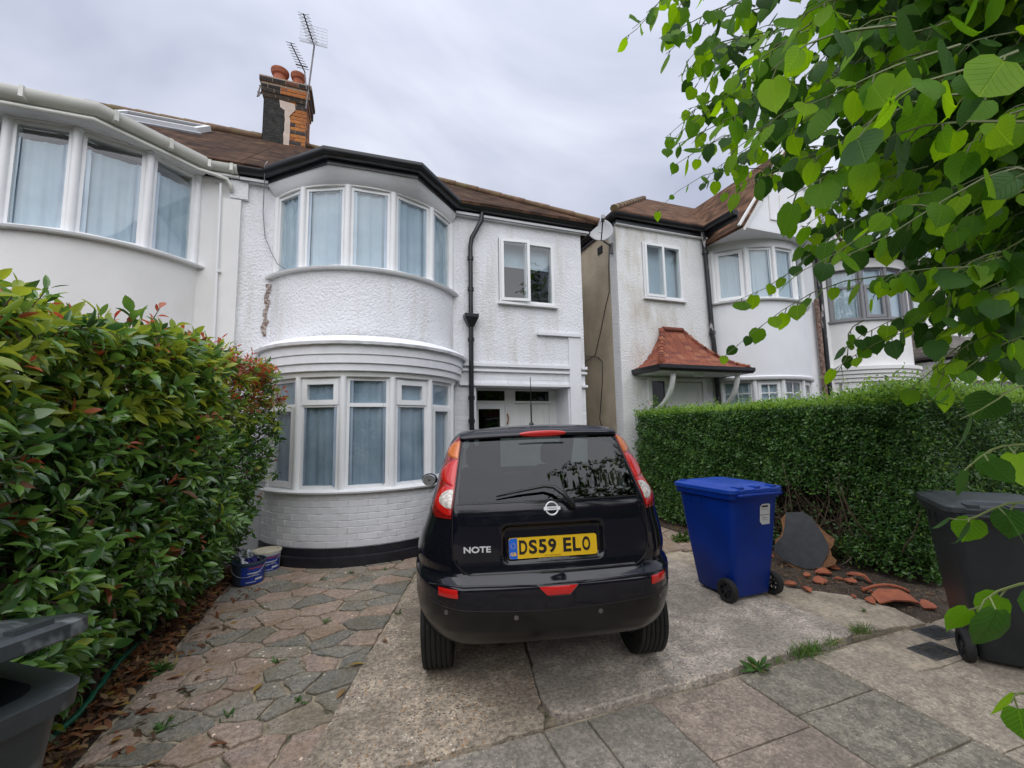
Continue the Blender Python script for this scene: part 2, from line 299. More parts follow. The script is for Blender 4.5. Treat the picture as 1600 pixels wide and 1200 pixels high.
def rough_poly(poly, amp=.006, step=.06):
    o = []; n = len(poly)
    for i in range(n):
        a = np.array(poly[i][:2], float); b = np.array(poly[(i+1)%n][:2], float); d = b-a; Ln = np.linalg.norm(d); k = max(1, int(Ln/step)); nn = np.array([-d[1], d[0]])/max(Ln,1e-6)
        for j in range(k): 
            q = a + d*j/k + (nn*random.uniform(-amp, amp) if j else 0); o.append((q[0], q[1]))
    return o
def clip(poly, p, nrm):            # keep points with (q-p).n <= 0
    o = []; n = len(poly)
    for i in range(n):
        a, b = poly[i], poly[(i+1)%n]; da = (a[0]-p[0])*nrm[0]+(a[1]-p[1])*nrm[1]; db = (b[0]-p[0])*nrm[0]+(b[1]-p[1])*nrm[1]
        if da <= 0: o.append(a)
        if (da < 0 < db) or (db < 0 < da): t = da/(da-db); o.append((a[0]+(b[0]-a[0])*t, a[1]+(b[1]-a[1])*t))
    return o
def inside(poly, x, y):
    c = False; n = len(poly); j = n-1
    for i in range(n):
        if (poly[i][1] > y) != (poly[j][1] > y) and x < (poly[j][0]-poly[i][0])*(y-poly[i][1])/(poly[j][1]-poly[i][1])+poly[i][0]: c = not c
        j = i
    return c
def area(poly): return abs(sum(poly[i][0]*poly[(i+1)%len(poly)][1]-poly[(i+1)%len(poly)][0]*poly[i][1] for i in range(len(poly))))/2
def crazy(region, n, gap, sy=1.5, rot=0., relax=1, seed=3):      # convex region cut into irregular stones
    rg = random.Random(seed); xs = [p[0] for p in region]; ys = [p[1] for p in region]; S = []
    best = None
    while len(S) < n:
        c = [(rg.uniform(min(xs),max(xs)), rg.uniform(min(ys),max(ys))) for _ in range(14)]; c = [q for q in c if inside(region, *q)]
        if not c: continue
        S.append(max(c, key=lambda q: min([(q[0]-s[0])**2+((q[1]-s[1])*sy)**2 for s in S] or [1]) * rg.uniform(.35,1)))
    cells = []
    for i, s in enumerate(S):
        P = list(region)
        for q in sorted(S, key=lambda q: (q[0]-s[0])**2+((q[1]-s[1])*sy)**2)[1:16]:
            nx, ny = (q[0]-s[0]), (q[1]-s[1])*sy*sy; l = math.hypot(nx, ny); nx, ny = nx/l, ny/l
            m = ((q[0]+s[0])/2 - nx*gap/2, (q[1]+s[1])/2 - ny*gap/2); P = clip(P, m, (nx, ny))
            if len(P) < 3: break
        if len(P) >= 3 and area(P) > .006: cells.append(P)
    return cells
def struct(o, name=None): o['kind'] = 'structure'; return o
b = MB(); b.grid(lambda i, j: (-900+i*1800, -900+j*1800, -.10), 2, 2, True); struct(b.build('ground', M_['asphalt'], fix=False))
# pavement
b = MB(); b.box(-6, 9, -1.4, 2.19, -.085, -.034); pav = struct(b.build('pavement', M_['bed']))
cols = [-3.6,-2.9,-2.2,-1.55,-.9,-.25,.34,.91,1.16,1.57,2.22,2.85]
crossj = {0:[1.9,1.1,.3],1:[1.6,.8,0],2:[1.9,1.1,.3],3:[1.65,.9,.1],4:[1.85,1.1,.4],5:[1.6,.8,0],6:[1.75,1.0,.2],7:[1.5,.7],8:[1.4,.6],9:[1.705,1.1,.5],10:[1.785,1.36,.7,.1]}
mats = ['slabgrey','slabpink','slabdark','slabgrey','slabpink','slabgrey','slabgrey','slabgrey','slabgrey','slabpink','slabdark']
for i in range(len(cols)-1):
    ys = [2.165] + crossj[i] + [-1.35]
    for j in range(len(ys)-1):
        g = .006; q = rough_poly([(cols[i]+g, ys[j+1]+g), (cols[i+1]-g, ys[j+1]+g), (cols[i+1]-g, ys[j]-g), (cols[i]+g, ys[j]-g)], .003, .09)
        b = MB(); b.prism(q, -.08, -.016-random.uniform(0,.004), .005)
        m_ = mats[i] if (j == 0 or random.random() < .5) else random.choice(['slabgrey','slabdark','slabpink'])
        if i == 9 and j == 1: m_ = 'slabpink'
        if i == 10 and j == 1: m_ = 'slabdark'
        b.build('paving_slab', M_[m_], pav)
lt = [[(2.857,1.265),(3.46,1.24),(3.46,1.77),(3.30,1.80),(3.30,2.155),(2.857,2.155)], [(2.857,1.255),(2.857,.4),(3.7,.4),(3.7,1.23)], [(3.47,1.235),(3.71,1.225),(4.7,1.22),(4.7,1.75),(4.27,1.78),(3.47,1.77)], [(3.71,.4),(4.7,.4),(4.7,1.205),(3.71,1.215)],[(4.28,1.79),(4.71,1.76),(4.71,2.15),(4.28,2.15)],
      [(4.72,.4),(6,.4),(6,2.15),(4.72,2.15)], [(2.857,-1.35),(6,-1.35),(6,.39),(2.857,.39)], [(6.01,-1.35),(8.9,-1.35),(8.9,2.15),(6.01,2.15)]]
for k, q in enumerate(lt):
    b = MB(); b.prism(rough_poly(q, .004, .1), -.08, -.017, .005); b.build('paving_slab', M_['slablight'], pav)
b = MB(); b.prism(rough_poly([(3.312,1.81),(3.475,1.785),(4.265,1.79),(4.268,2.15),(3.312,2.15)], .005, .06), -.08, -.019, .004); b.build('concrete_surround', M_['concC'], pav)
# concrete driveway
b = MB(); b.prism([(-.2,2.25),(3.4,2.25),(4.15,2.2),(4.3,3.0),(3.9,4.4),(1.9,6.2),(1.1,6.2)], -.09, -.035); drv = struct(b.build('concrete_driveway', M_['bed']))
A_ = [(-.24,2.195),(.3,2.175),(.915,2.165),(.955,2.24),(.93,2.31),(.985,2.36),(1.14,3.04),(1.83,6.25),(1.07,6.25),(.585,4.72),(.01,3.05),(-.225,2.31)]
B_ = [(.995,2.36),(1.00,2.28),(1.06,2.215),(1.2,2.20),(3.36,2.235),(3.445,2.26),(3.475,2.33),(3.44,2.95),(3.40,4.38),(1.44,4.38),(1.152,3.04)]
C_ = [(3.49,2.33),(3.56,2.25),(4.1,2.155),(4.2,2.4),(4.12,2.74),(3.82,3.05),(3.98,3.65),(3.72,4.38),(3.415,4.38),(3.455,2.95)]
P_ = [(.93,2.165),(1.05,2.19),(.99,2.27),(.97,2.24)]
for q, m_, zt in ((A_,'concA',0.0),(B_,'concB',.002),(C_,'concC',-.006)):
    b = MB(); b.prism(rough_poly(q, .010, .05), -.09, zt, .007); b.build('concrete_slab', M_[m_], drv)
# crazy paving left of the drive, pinkish slabs in front of the porch
b = MB(); b.prism([(-1.24,2.15),(-.25,2.15),(.58,4.70),(1.05,6.3),(-1.24,6.3)], -.09, -.013); cpv = struct(b.build('crazy_paving', M_['bed']))
reg = [(-1.21,2.16),(-.262,2.16),(-.03,3.05),(.545,4.72),(.98,6.0),(-1.21,6.0)]
reg = [(-1.21,2.16),(-.27,2.16),(.545,4.72),(.95,6.0),(-1.21,6.0)]
for q in crazy(reg, 112, .021, 1.35, seed=11):
    b = MB(); b.prism(rough_poly(q, .009, .04), -.05, random.uniform(-.004,.006), .005); b.build('paving_stone', M_['stone'], cpv)
b = MB(); b.prism([(1.45,4.40),(4.35,4.40),(4.35,6.3),(1.86,6.3)], -.09, -.012); cp2 = struct(b.build('porch_path', M_['bed']))
for q in crazy([(1.46,4.42),(4.33,4.42),(4.33,6.28),(1.87,6.28)], 26, .02, 1.2, seed=5):
    b = MB(); b.prism(rough_poly(q, .006, .06), -.05, random.uniform(-.004,.004), .006); b.build('paving_stone', M_['stone'], cp2)
# soil beds (gently uneven sheets)
def bed(name, poly_fn, nx, ny, z, amp, m):
    b = MB(); rg = np.random.default_rng(4)
    b.grid(lambda i, j: (*poly_fn(i/(nx-1), j/(ny-1)), z + amp*(math.sin(i*1.7+j*.9)*.4 + rg.uniform(-1,1)*.5) - (.05 if i in (0, nx-1) or j in (0, ny-1) else 0)), nx, ny, True); return struct(b.build(name, m, smooth=True, fix=False))
bed('soil_bed_beside_hedge', lambda u, v: (-3.2 + u*1.985, .9 + v*5.2), 24, 50, -.012, .014, M_['soil'])
def rb(u, v):
    y = 2.16 + v*4.1; xl = np.interp(y, [2.16,2.4,2.74,3.05,3.65,4.38,6.3], [4.10,4.20,4.12,3.82,3.98,4.36,4.36]); return (xl+.01) + u*(6.2-xl), y
bed('soil_bed_under_hedge', rb, 24, 60, -.006, .018, M_['soil'])
bed('front_garden', lambda u, v: (5.9 + u*16, 2.2 + v*4.6), 20, 12, -.03, .02, M_['soil'])
# ------------------------------------------------------------------ house building kit
def arcpt(c, R, a): a = math.radians(a); return np.array([c[0]+R*math.sin(a), c[1]-R*math.cos(a)])
def facet_window(root, A, B, z0, z1, lights, fm, gm, cm, post=.03, fw=.045, depth=.075, curtain=True, label=None, cur_top=None, glaze=None):
    """flat window light between plan points A and B; lights = [(z0,z1,casement)] bottom to top; window > pane, curtain"""
    A = np.array([A[0],A[1],0.]); B = np.array([B[0],B[1],0.]); W = np.linalg.norm(B-A); u = (B-A)/W; n = np.array([u[1],-u[0],0]); z = np.array([0,0,1.])
    b = MB(); bx = lambda *a: b.obox(A, u, n, z, *a)
    bx(post, post+fw, -depth, 0, z0, z1); bx(W-post-fw, W-post, -depth, 0, z0, z1)
    u0, u1 = post+fw, W-post-fw
    bx(u0, u1, -depth, 0, z0, z0+fw); bx(u0, u1, -depth, 0, z1-fw, z1)
    for k in range(len(lights)-1): bx(u0, u1, -depth, 0, lights[k][1]-fw*.5, lights[k][1]+fw*.5)
    holes = []
    for k, (a, c, cas) in enumerate(lights):
        lo = a + (fw if k == 0 else fw*.5); hi = c - (fw if k == len(lights)-1 else fw*.5); l, r = u0, u1
        if cas:
            e = .042; p = .016
            bx(l-.018, l+e, -.05, p, lo-.018, hi+.018); bx(r-e, r+.018, -.05, p, lo-.018, hi+.018); bx(l+e, r-e, -.05, p, lo-.018, lo+e); bx(l+e, r-e, -.05, p, hi-e, hi+.018)
            l += e; r -= e; lo += e; hi -= e
        holes.append((l, r, lo, hi))
    w = b.build('window', fm, root)
    if label: w['label'] = label
    for l, r, lo, hi in holes:
        g = MB(); g.obox(A, u, n, z, l-.004, r+.004, -.024, -.016, lo-.004, hi+.004); g.build('pane', gm, w)
        if glaze:
            g = MB(); nx_, nz_ = glaze
            for i in range(1, nx_): g.obox(A, u, n, z, l+(r-l)*i/nx_-.011, l+(r-l)*i/nx_+.011, -.0155, -.004, lo, hi)
            for i in range(1, nz_): g.obox(A, u, n, z, l, r, -.0152, -.0045, lo+(hi-lo)*i/nz_-.011, lo+(hi-lo)*i/nz_+.011)
            g.build('glazing_bar', fm, w)
    if curtain:
        ct = cur_top if cur_top else z1-.01; ph = random.uniform(0, 6); k = max(12, int(W*70)); fr = random.uniform(26, 40)
        g = MB()
        def P(i, j):
            s = i/(k-1)*(W+.20)-.10; t = j/7; amp = (.010+.014*(1-t)); d = -.052 + .55*amp*math.sin(s*fr+ph) + amp*.4*math.sin(s*fr*2.3+ph*2+t*1.5)
            return A + u*s + n*d + z*(z0+.03 + (ct-z0-.03)*t)
        g.grid(P, k, 8); g.build('curtain', cm, w, smooth=True, fix=False)
    return w
def sweep(path, prof, z=0.):
    """mitred sweep of profile (out, z) along a plan polyline, outside on the -Y side when going to +X"""
    path = [np.array(p[:2], float) for p in path]; b = MB(); m = len(prof); vs = []; fs = []
    for i, p in enumerate(path):
        d0 = path[i]-path[i-1] if i else path[1]-path[0]; d1 = path[i+1]-path[i] if i < len(path)-1 else d0
        d0 = d0/np.linalg.norm(d0); d1 = d1/np.linalg.norm(d1); n0 = np.array([d0[1],-d0[0]]); n1 = np.array([d1[1],-d1[0]]); q = n0+n1; q = q/np.linalg.norm(q); q = q/max(.3, q@n0)
        vs += [(p[0]+q[0]*o, p[1]+q[1]*o, zz+z) for o, zz in prof]
    for i in range(len(path)-1):
        for k in range(m): j = (k+1) % m; fs.append((i*m+k, (i+1)*m+k, (i+1)*m+j, i*m+j))
    fs += [tuple(range(m)), tuple(range((len(path)-1)*m, len(path)*m))[::-1]]
    return b.add(vs, fs)
GUT = [(0,.0),(.012,.0),(.012,-.012),(.095,-.012),(.095,.0),(.11,.0),(.112,-.03),(.10,-.07),(.07,-.10),(.02,-.105),(0,-.105)]
def coving(root, c, Ra, a0, a1, za, path, zb, m, name='coving'):
    # ruled underside from window-head arc to the eaves path
    path = [np.array(p, float) for p in path]; seg = [np.linalg.norm(path[i+1]-path[i]) for i in range(len(path)-1)]; T = sum(seg)
    def on(t):
        s = t*T
        for i, l in enumerate(seg):
            if s <= l+1e-9: return path[i]+(path[i+1]-path[i])*(s/l)
            s -= l
        return path[-1]
    n = 48; b = MB()
    def P(i, j):
        t = i/n; A = arcpt(c, Ra, a0+(a1-a0)*t); q = on(t); k = j/5; e = k**1.5
        xy = A*(1-k)+q*k; return (xy[0], xy[1], za*(1-e)+zb*e)
    b.grid(P, n+1, 6, True); return b.build(name, m, root, smooth=True, fix=False)
def roof_mesh(root, pts, faces, m, name='roof', th=.05):
    b = MB(); b.add(pts, faces); o = b.build(name, m, root)
    s = o.modifiers.new('s', 'SOLIDIFY'); s.thickness = th; s.offset = -1; return o
BRICK = {}
def brick_mesh(L_, H_, m, c=.004):
    k = (round(L_,3), round(H_,3), m.name)
    if k not in BRICK:
        b = MB(); b.cbox(-L_/2, L_/2, 0, .05, 0, H_, c); me = b.mesh('brick'); bm = bmesh.new(); bm.from_mesh(me); bmesh.ops.recalc_face_normals(bm, faces=bm.faces); bm.to_mesh(me); bm.free(); me.materials.append(m); BRICK[k] = me
    return BRICK[k]
def brick_field(root, x0, x1, z0, z1, Y, m, side=None):
    """courses of bricks on a flat wall; side=X puts them on a wall facing +X running along Y"""
    H = .075; r = 0; z = z0; soft = m is M_['paintbrick']; gap = .004 if soft else .009; pr_ = .0028 if soft else .008
    while z + H*.7 < z1:
        x = x0 - (.1125 if r % 2 else 0); hh = min(.0705 if soft else .066, z1-z-.006)
        while x < x1 - .01:
            a, c = max(x, x0), min(x+.225, x1)
            if c - a > .03:
                L_ = c-a-gap; me = brick_mesh(L_, hh, m); j = random.uniform(-.0015,.0015)*(.6 if soft else 1.3)
                if side is None: inst('brick', me, root, ((a+c)/2, Y-pr_+j, z+.004))
                else: inst('brick', me, root, (side+pr_+j, (a+c)/2, z+.004), (0,0,math.pi/2))
            x += .225
        z += H; r += 1
def downpipe(root, pts, r, m, name='downpipe', brackets=()):
    b = MB(); b.tube(pts, r, 12)
    for q in brackets: b.tube([np.array(q)-[0,0,.03], np.array(q)+[0,0,.03]], r*1.35, 12)
    return b.build(name, m, root, angle=35)
# ------------------------------------------------------------------ the white house in the middle
YF = 6.30
H1 = thing('white_house', 'white roughcast semi with curved bay and black gutter behind the parked car', 'house', (1.0, YF, 0))
def rel(root):      # children are modelled in world coordinates: keep the root's location out of them
    for c in root.children:
        c.matrix_parent_inverse = Matrix.Translation(-root.location)
UC, LC = (.07, 7.06), (.09, 6.70)
b = MB()
for q in [(-1.58,1.664,2.47,4.92),(1.664,3.58,2.47,3.54),(1.664,2.055,3.54,4.92),(3.048,3.58,3.54,4.92),(2.055,3.048,4.64,4.92)]: b.box(q[0], q[1], YF, YF+.25, q[2], q[3])
b.box(3.34, 3.58, YF+.25, 11.6, 0, 4.92); b.box(-1.58, 3.58, 11.6, 11.8, 0, 4.92)
b.build('wall', M_['rough'], H1)
b = MB(); b.box(-1.58, 1.664, YF+.002, YF+.25, 0, 2.47); b.box(1.664, 3.249, YF+.002, YF+.25, 2.2, 2.47); b.box(3.249, 3.578, YF+.002, YF+.25, 0, 2.47)
b.box(1.56, 1.664, YF+.25, YF+.5, 0, 2.2); b.box(3.25, 3.338, YF+.25, YF+.5, 0, 2.2); b.box(1.664, 3.25, YF+.25, YF+.5, 2.2, 2.3)
bw = b.build('lower_wall', M_['paintbrick'], H1)
brick_field(bw, 1.32, 1.66, 1.05, 2.2, YF, M_['paintbrick']); brick_field(bw, 3.25, 3.578, 1.05, 2.2, YF, M_['paintbrick']); brick_field(bw, 1.50, 3.27, 2.22, 2.46, YF, M_['paintbrick'])
# trims on the flat front
b = MB(); b.box(3.275, 3.49, YF-.035, YF-.001, 0, 3.05); b.build('pilaster', M_['smoothwhite'], H1)
b = MB(); b.box(2.70, 3.50, YF-.06, YF-.0005, 3.052, 3.10); b.build('ledge', M_['smoothwhite'], H1)
for x0, x1 in ((1.40, 3.27), (3.495, 3.60)):
    b = MB()
    for z0, z1, p in ((2.50,2.545,.055),(2.42,2.455,.04),(2.195,2.235,.05)): b.box(x0, x1, YF-p, YF-.0005, z0, z1)
    b.build('cornice', M_['smoothwhite'], H1)
# bay, ground floor
b = MB(); b.arc(LC, [(1.365,.115),(1.40,.105),(1.40,-.02),(1.2,-.02),(1.2,.20),(1.365,.20)], -68, 68, 48); b.build('plinth', M_['blackpaint'], H1, angle=40)
b = MB(); b.arc(LC, [(1.345,.195),(1.345,.83),(1.2,.83),(1.2,.195)], -68, 68, 48); bl = b.build('bay_wall', M_['paintbrick'], H1, angle=40)
r = 0; z = .205
while z < .80:
    da = math.degrees(.225/1.36); a = -66 + (da/2 if r % 2 else 0)
    while a < 66:
        p = arcpt(LC, 1.3495 + random.uniform(-.001,.001), a+da/2); inst('brick', brick_mesh(.2195, .0705, M_['paintbrick']), bl, (p[0], p[1], z), (0,0,math.radians(a+da/2)))
        a += da
    z += .0755; r += 1
b = MB(); b.arc(LC, [(1.27,.81),(1.40,.815),(1.405,.835),(1.36,.85),(1.27,.855)], -64, 64, 40); b.build('sill', M_['upvc'], H1, angle=40)
LA = [-63,-38,-13,12,35.5,60]
Lw = [arcpt(LC, 1.31, a) for a in LA]
for i in range(5):
    ts = 1.845; kind = [(False, True), (False, True), (False, False), (False, True), (True, False)][i]
    lights = [(.85, ts, i in (0, 4)), (ts, 2.185, i in (1, 3))]
    facet_window(H1, Lw[i], Lw[i+1], .85, 2.185, lights, M_['upvc'], M_['glass'], M_['curtain_low'], curtain=True)
for k, a in enumerate(LA):
    p = arcpt(LC, 1.305, a); b = MB(); b.tube([(p[0],p[1],.85),(p[0],p[1],2.19)], .042, 10); b.build('mullion', M_['upvc'], H1, angle=40)
b = MB(); b.arc(LC, [(1.2,2.185),(1.335,2.185),(1.345,2.245),(1.2,2.245)], -66, 66, 44); b.build('window_head', M_['woodwhite'], H1, angle=40)
for r1, z0, z1 in ((1.385,2.245,2.335),(1.41,2.335,2.44),(1.425,2.44,2.565)):
    b = MB(); b.arc(LC, [(1.2,z0),(r1-.012,z0),(r1,z0+.006),(r1,z1-.003),(1.2,z1-.003)], -72, 72, 52); b.build('moulding', M_['paintbrick'], H1, angle=40)
def ragged():
    b = MB(); n = 120
    def P(i, j):
        a = -73+146*i/n; j_ = random.uniform(0,.012); pr = [(1.2,2.563),(1.475+j_*.5,2.563-j_*.6),(1.485+j_*.5,2.592),(1.40,2.655),(1.27,2.70),(1.2,2.715)][j]
        p = arcpt((LC[0], LC[1]), pr[0], a); return (p[0], p[1], pr[1])
    b.grid(P, n+1, 6, True); return b
ragged().build('hood', M_['smoothwhite'], H1, angle=50)
# bay, first floor
b = MB(); b.arc(UC, [(1.455,2.60),(1.455,3.595),(1.2,3.595),(1.2,2.60)], -64, 64, 64); b.build('upper_bay_wall', M_['rough'], H1, angle=40)
b = MB(); b.arc(UC, [(1.38,3.585),(1.525,3.592),(1.535,3.615),(1.46,3.628),(1.38,3.635)], -61, 61, 40); b.build('sill', M_['upvc'], H1, angle=40)
UA = [-57.5,-36,-11.5,11.7,35.8,57.5]; Uw = [arcpt(UC, 1.43, a) for a in UA]
for i in range(5): facet_window(H1, Uw[i], Uw[i+1], 3.63, 4.74, [(3.63,4.74,False)], M_['upvc'], M_['glass'], M_['curtain'])
for a in UA:
    p = arcpt(UC, 1.425, a); b = MB(); b.tube([(p[0],p[1],3.63),(p[0],p[1],4.745)], .045, 10); b.build('mullion', M_['upvc'], H1, angle=40)
b = MB(); b.arc(UC, [(1.15,4.742),(1.44,4.742),(1.44,4.79),(1.15,4.79)], -60, 60, 40); b.build('window_head', M_['woodwhite'], H1, angle=40)
EAV = [(-1.27,6.22),(-.46,5.49),(.66,5.46),(1.36,6.22)]
coving(H1, UC, 1.425, -58.5, 58.5, 4.752, EAV, 4.925, M_['smoothwhite'])
b = sweep([(-1.585,6.22)]+EAV+[(3.74,6.22)], [(-.02,4.90),(.0,4.90),(.0,5.06),(-.02,5.06)]); b.build('fascia', M_['blackpvc'], H1)
b = sweep([(-1.585,6.22)]+EAV+[(3.74,6.22)], GUT, 5.065); b.build('gutter', M_['blackpvc'], H1, angle=40)
for q in ((-1.58,-1.2),(1.3,3.70)): b = MB(); b.box(q[0], q[1], 6.2, YF, 4.90, 4.935); b.build('soffit', M_['smoothwhite'], H1)
# joints in the gutter
for q in ((-.85,5.80),(.1,5.36),(.95,5.66),(1.9,6.11),(2.9,6.11)):
    pass
T38 = math.tan(math.radians(38)); RZ = 5.06 + (8.88-6.08)*T38
pts = [(-1.575,6.09,5.065),(3.84,6.09,5.065),(-1.05,8.88,RZ),(-1.575,8.88,RZ),(3.84,11.67,5.065),(-1.575,11.67,5.065)]
roof = roof_mesh(H1, pts, [(0,1,2,3),(1,4,2),(2,4,5,3)], M_['tile'])
be = [(-1.36,6.16,5.062),(-.50,5.40,5.062),(.70,5.37,5.062),(1.45,6.16,5.062)]; ap = (.1,7.3,5.98)
roof_mesh(H1, be+[ap], [(0,1,4),(1,2,4),(2,3,4)], M_['tile2'], 'bay_roof')
hp = [np.array([3.84,6.09,5.09]), np.array([-1.05,8.88,RZ+.03])]
for i in range(13):
    b = MB(); a = hp[0]+(hp[1]-hp[0])*i/13; c = hp[0]+(hp[1]-hp[0])*(i+1.04)/13; b.tube([a, c], [.06,.05], 8); b.build('hip_tile', M_['ridge'], roof, angle=50)
for i in range(1):
    b = MB(); x = -1.45; b.tube([(x,8.88,RZ+.02),(x+.37,8.88,RZ+.02)], [.09,.08], 8); b.build('ridge_tile', M_['ridge'], roof, angle=50)
# small first-floor window with its left casement ajar
def flat_window(root, x0, x1, z0, z1, Y, fm, gm, cm, ajar=False, vents=False, mull=.5):
    b = MB(); f = .05; xm = x0+(x1-x0)*mull
    b.box(x0, x0+f, Y-.02, Y+.06, z0, z1); b.box(x1-f, x1, Y-.02, Y+.06, z0, z1); b.box(x0+f, x1-f, Y-.02, Y+.06, z0, z0+f); b.box(x0+f, x1-f, Y-.02, Y+.06, z1-f, z1); b.box(xm-.028, xm+.028, Y-.02, Y+.06, z0+f, z1-f)
    if vents: b.box(x0+f+.06, xm-.1, Y-.032, Y-.0195, z1-f+.008, z1-.01)
    w = b.build('window', fm, root)
    g = MB(); g.box(xm+.024, x1-f+.004, Y+.012, Y+.02, z0+f-.004, z1-f+.004); g.build('pane', gm, w)
    s = MB(); e = .045; l, r_ = x0+.025, xm+.02
    piv = np.array([l, Y-.024, 0]); a = math.radians(-7 if ajar else 0); ux = np.array([math.cos(a), math.sin(a), 0]); uy = np.array([-math.sin(a), math.cos(a), 0]); W = r_-l; lo, hi = z0+.025, z1-.02
    s.obox(piv, ux, uy, (0,0,1), 0, e, -.03, .015, lo, hi); s.obox(piv, ux, uy, (0,0,1), W-e, W, -.03, .015, lo, hi); s.obox(piv, ux, uy, (0,0,1), e, W-e, -.03, .015, lo, lo+e); s.obox(piv, ux, uy, (0,0,1), e, W-e, -.03, .015, hi-e, hi)
    s.build('casement', fm, w)
    g = MB(); g.obox(piv, ux, uy, (0,0,1), e-.004, W-e+.004, -.012, -.004, lo+e-.004, hi-e+.004); g.build('pane', gm, w)
    g = MB(); g.box(x0+.02, x1-.02, Y+.16, Y+.17, z0+.02 if not ajar else z0+(z1-z0)*.62, z1-.02); g.build('blind', cm, w)
    g = MB(); g.box(x0-.0, x1+.0, Y+.55, Y+.57, z0-.2, z1+.1); g.build('room_back', M_['dark'], w)
    g = MB(); g.box(x0-.03, x1+.05, Y-.07, Y+.0, z0-.035, z0+.002); g.build('sill', fm, w); return w
flat_window(H1, 2.065, 3.04, 3.555, 4.63, YF-.005, M_['upvc'], M_['glass'], M_['curtain2'], ajar=True)
# porch doors
YD = 6.75
b = MB()
for q in ((1.665,1.80,0,2.19),(2.285,2.47,0,2.19),(3.10,3.249,0,2.19)): b.box(q[0], q[1], YD, YD+.06, q[2], q[3])
b.box(1.80, 2.285, YD, YD+.06, 2.165, 2.19); b.box(1.80, 2.285, YD, YD+.06, 1.95, 1.995); b.box(2.47, 3.10, YD, YD+.06, 2.165, 2.19); b.box(2.45, 3.12, YD-.03, YD+.06, 1.955, 1.99)
b.build('door_frame', M_['woodwhite'], H1)
b = MB(); b.box(1.665, 3.249, YD+.2, YD+.22, 0, 2.2); b.build('hall_back', M_['dark'], H1)
for x0, x1 in ((1.80,2.285),(2.47,3.10)):
    b = MB(); b.box(x0, x1, YD+.02, YD+.03, 1.99, 2.168); b.build('fanlight', M_['dglass'], H1)
b = MB(); x0, x1 = 1.803, 2.282
b.box(x0, x0+.02, YD+.004, YD+.05, 0, 1.948); b.box(x1-.085, x1, YD+.004, YD+.05, 0, 1.948); b.box(x0+.02, x1-.085, YD+.004, YD+.05, 1.86, 1.948); b.box(x0+.02, x1-.085, YD+.004, YD+.05, 0, .2)
dr = b.build('door', M_['upvc'], H1); dr['label'] = 'glazed white front door'
g = MB(); g.box(x0+.018, x1-.083, YD+.02, YD+.03, .198, 1.862); g.build('pane', M_['dglass'], dr)
g = MB(); g.tube([(2.312,YD-.02,1.60),(2.325,YD-.035,1.66),(2.33,YD-.035,1.72),(2.318,YD-.02,1.78)], .013, 8); g.build('door_pull', mat('copper_brown', (.30,.12,.05), .4, .2, 20), dr, smooth=True)
b = MB(); x0, x1 = 2.473, 3.097; b.box(x0, x1, YD+.012, YD+.05, 0, 1.952)
dr = b.build('door', M_['woodwhite'], H1); dr['label'] = 'panelled white front door'
for a, c in ((x0+.09,x0+.28),(x1-.28,x1-.09)):
    for z0, z1 in ((1.15,1.84),(.2,1.0)):
        g = MB(); t = .018
        g.box(a, a+t, YD+.002, YD+.0125, z0, z1); g.box(c-t, c, YD+.002, YD+.0125, z0, z1); g.box(a+t, c-t, YD+.002, YD+.0125, z1-t, z1); g.box(a+t, c-t, YD+.002, YD+.0125, z0, z0+t); g.box(a+.05, c-.05, YD+.004, YD+.0122, z0+.05, z1-.05); g.build('panel_moulding', M_['woodwhite'], dr)
# black downpipe with hopper
yp = 6.235
dp = [gy(753,331,6.19), gy(752,345,6.19), gy(737,372,yp), gy(735,385,yp)]
dp = [(p[0],p[1],p[2]) for p in dp]; xt = dp[-1][0]
downpipe(H1, dp+[(xt,yp,3.27)], .036, M_['blackpvc'], brackets=[(xt,yp,4.2),(xt,yp,3.7)])
b = MB(); b.add([(xt-.11,yp-.07,3.30),(xt+.11,yp-.07,3.30),(xt+.11,yp+.06,3.30),(xt-.11,yp+.06,3.30),(xt-.11,yp-.07,3.25),(xt+.11,yp-.07,3.25),(xt+.11,yp+.06,3.25),(xt-.11,yp+.06,3.25),(xt-.04,yp-.04,3.10),(xt+.04,yp-.04,3.10),(xt+.04,yp+.04,3.10),(xt-.04,yp+.04,3.10)],
    [(0,1,2,3),(0,4,5,1),(1,5,6,2),(2,6,7,3),(3,7,4,0),(4,8,9,5),(5,9,10,6),(6,10,11,7),(7,11,8,4)]); b.build('hopper', M_['blackpvc'], H1)
downpipe(H1, [(xt,yp,3.12),(xt,yp,2.0),(xt+.005,yp,0.05)], .038, M_['blackpvc'], brackets=[(xt,yp,2.9),(xt,yp,2.0),(xt,yp,1.65)])
# blown paint at the bay's left shoulder, loose cable
b = MB(); c0 = gy(418,478,YF-.012); rg = random.Random(2)
for k in range(16):
    z = c0[2]+.26-k*.045; w = .018+.016*rg.random(); x = c0[0]+.012*math.sin(k*1.3)-k*.002; b.prism([(x-w,0),(x+w*.8,0),(x+w,.0),(x-w*.7,0)], 0, 0) if 0 else b.box(x-w, x+w*rg.uniform(.5,1), YF-.012-.001*(k%3), YF+.01, z, z+.04+.02*rg.random())
b.build('blown_paint_patch', mat('exposed_brown_render', (.16,.09,.06), .95, .5, 40, .8, 60, c2=(.5,.45,.42)), H1)
q = [gy(418,252,6.07), gy(414,258,6.06), gy(413,290,6.2), gy(411,330,6.27), gy(414,370,6.27), gy(424,395,6.22), gy(433,412,6.15), gy(452,424,5.98)]
b = MB(); b.tube([tuple(p) for p in q], .006, 6); b.build('loose_cable', M_['cable'], H1, smooth=True)
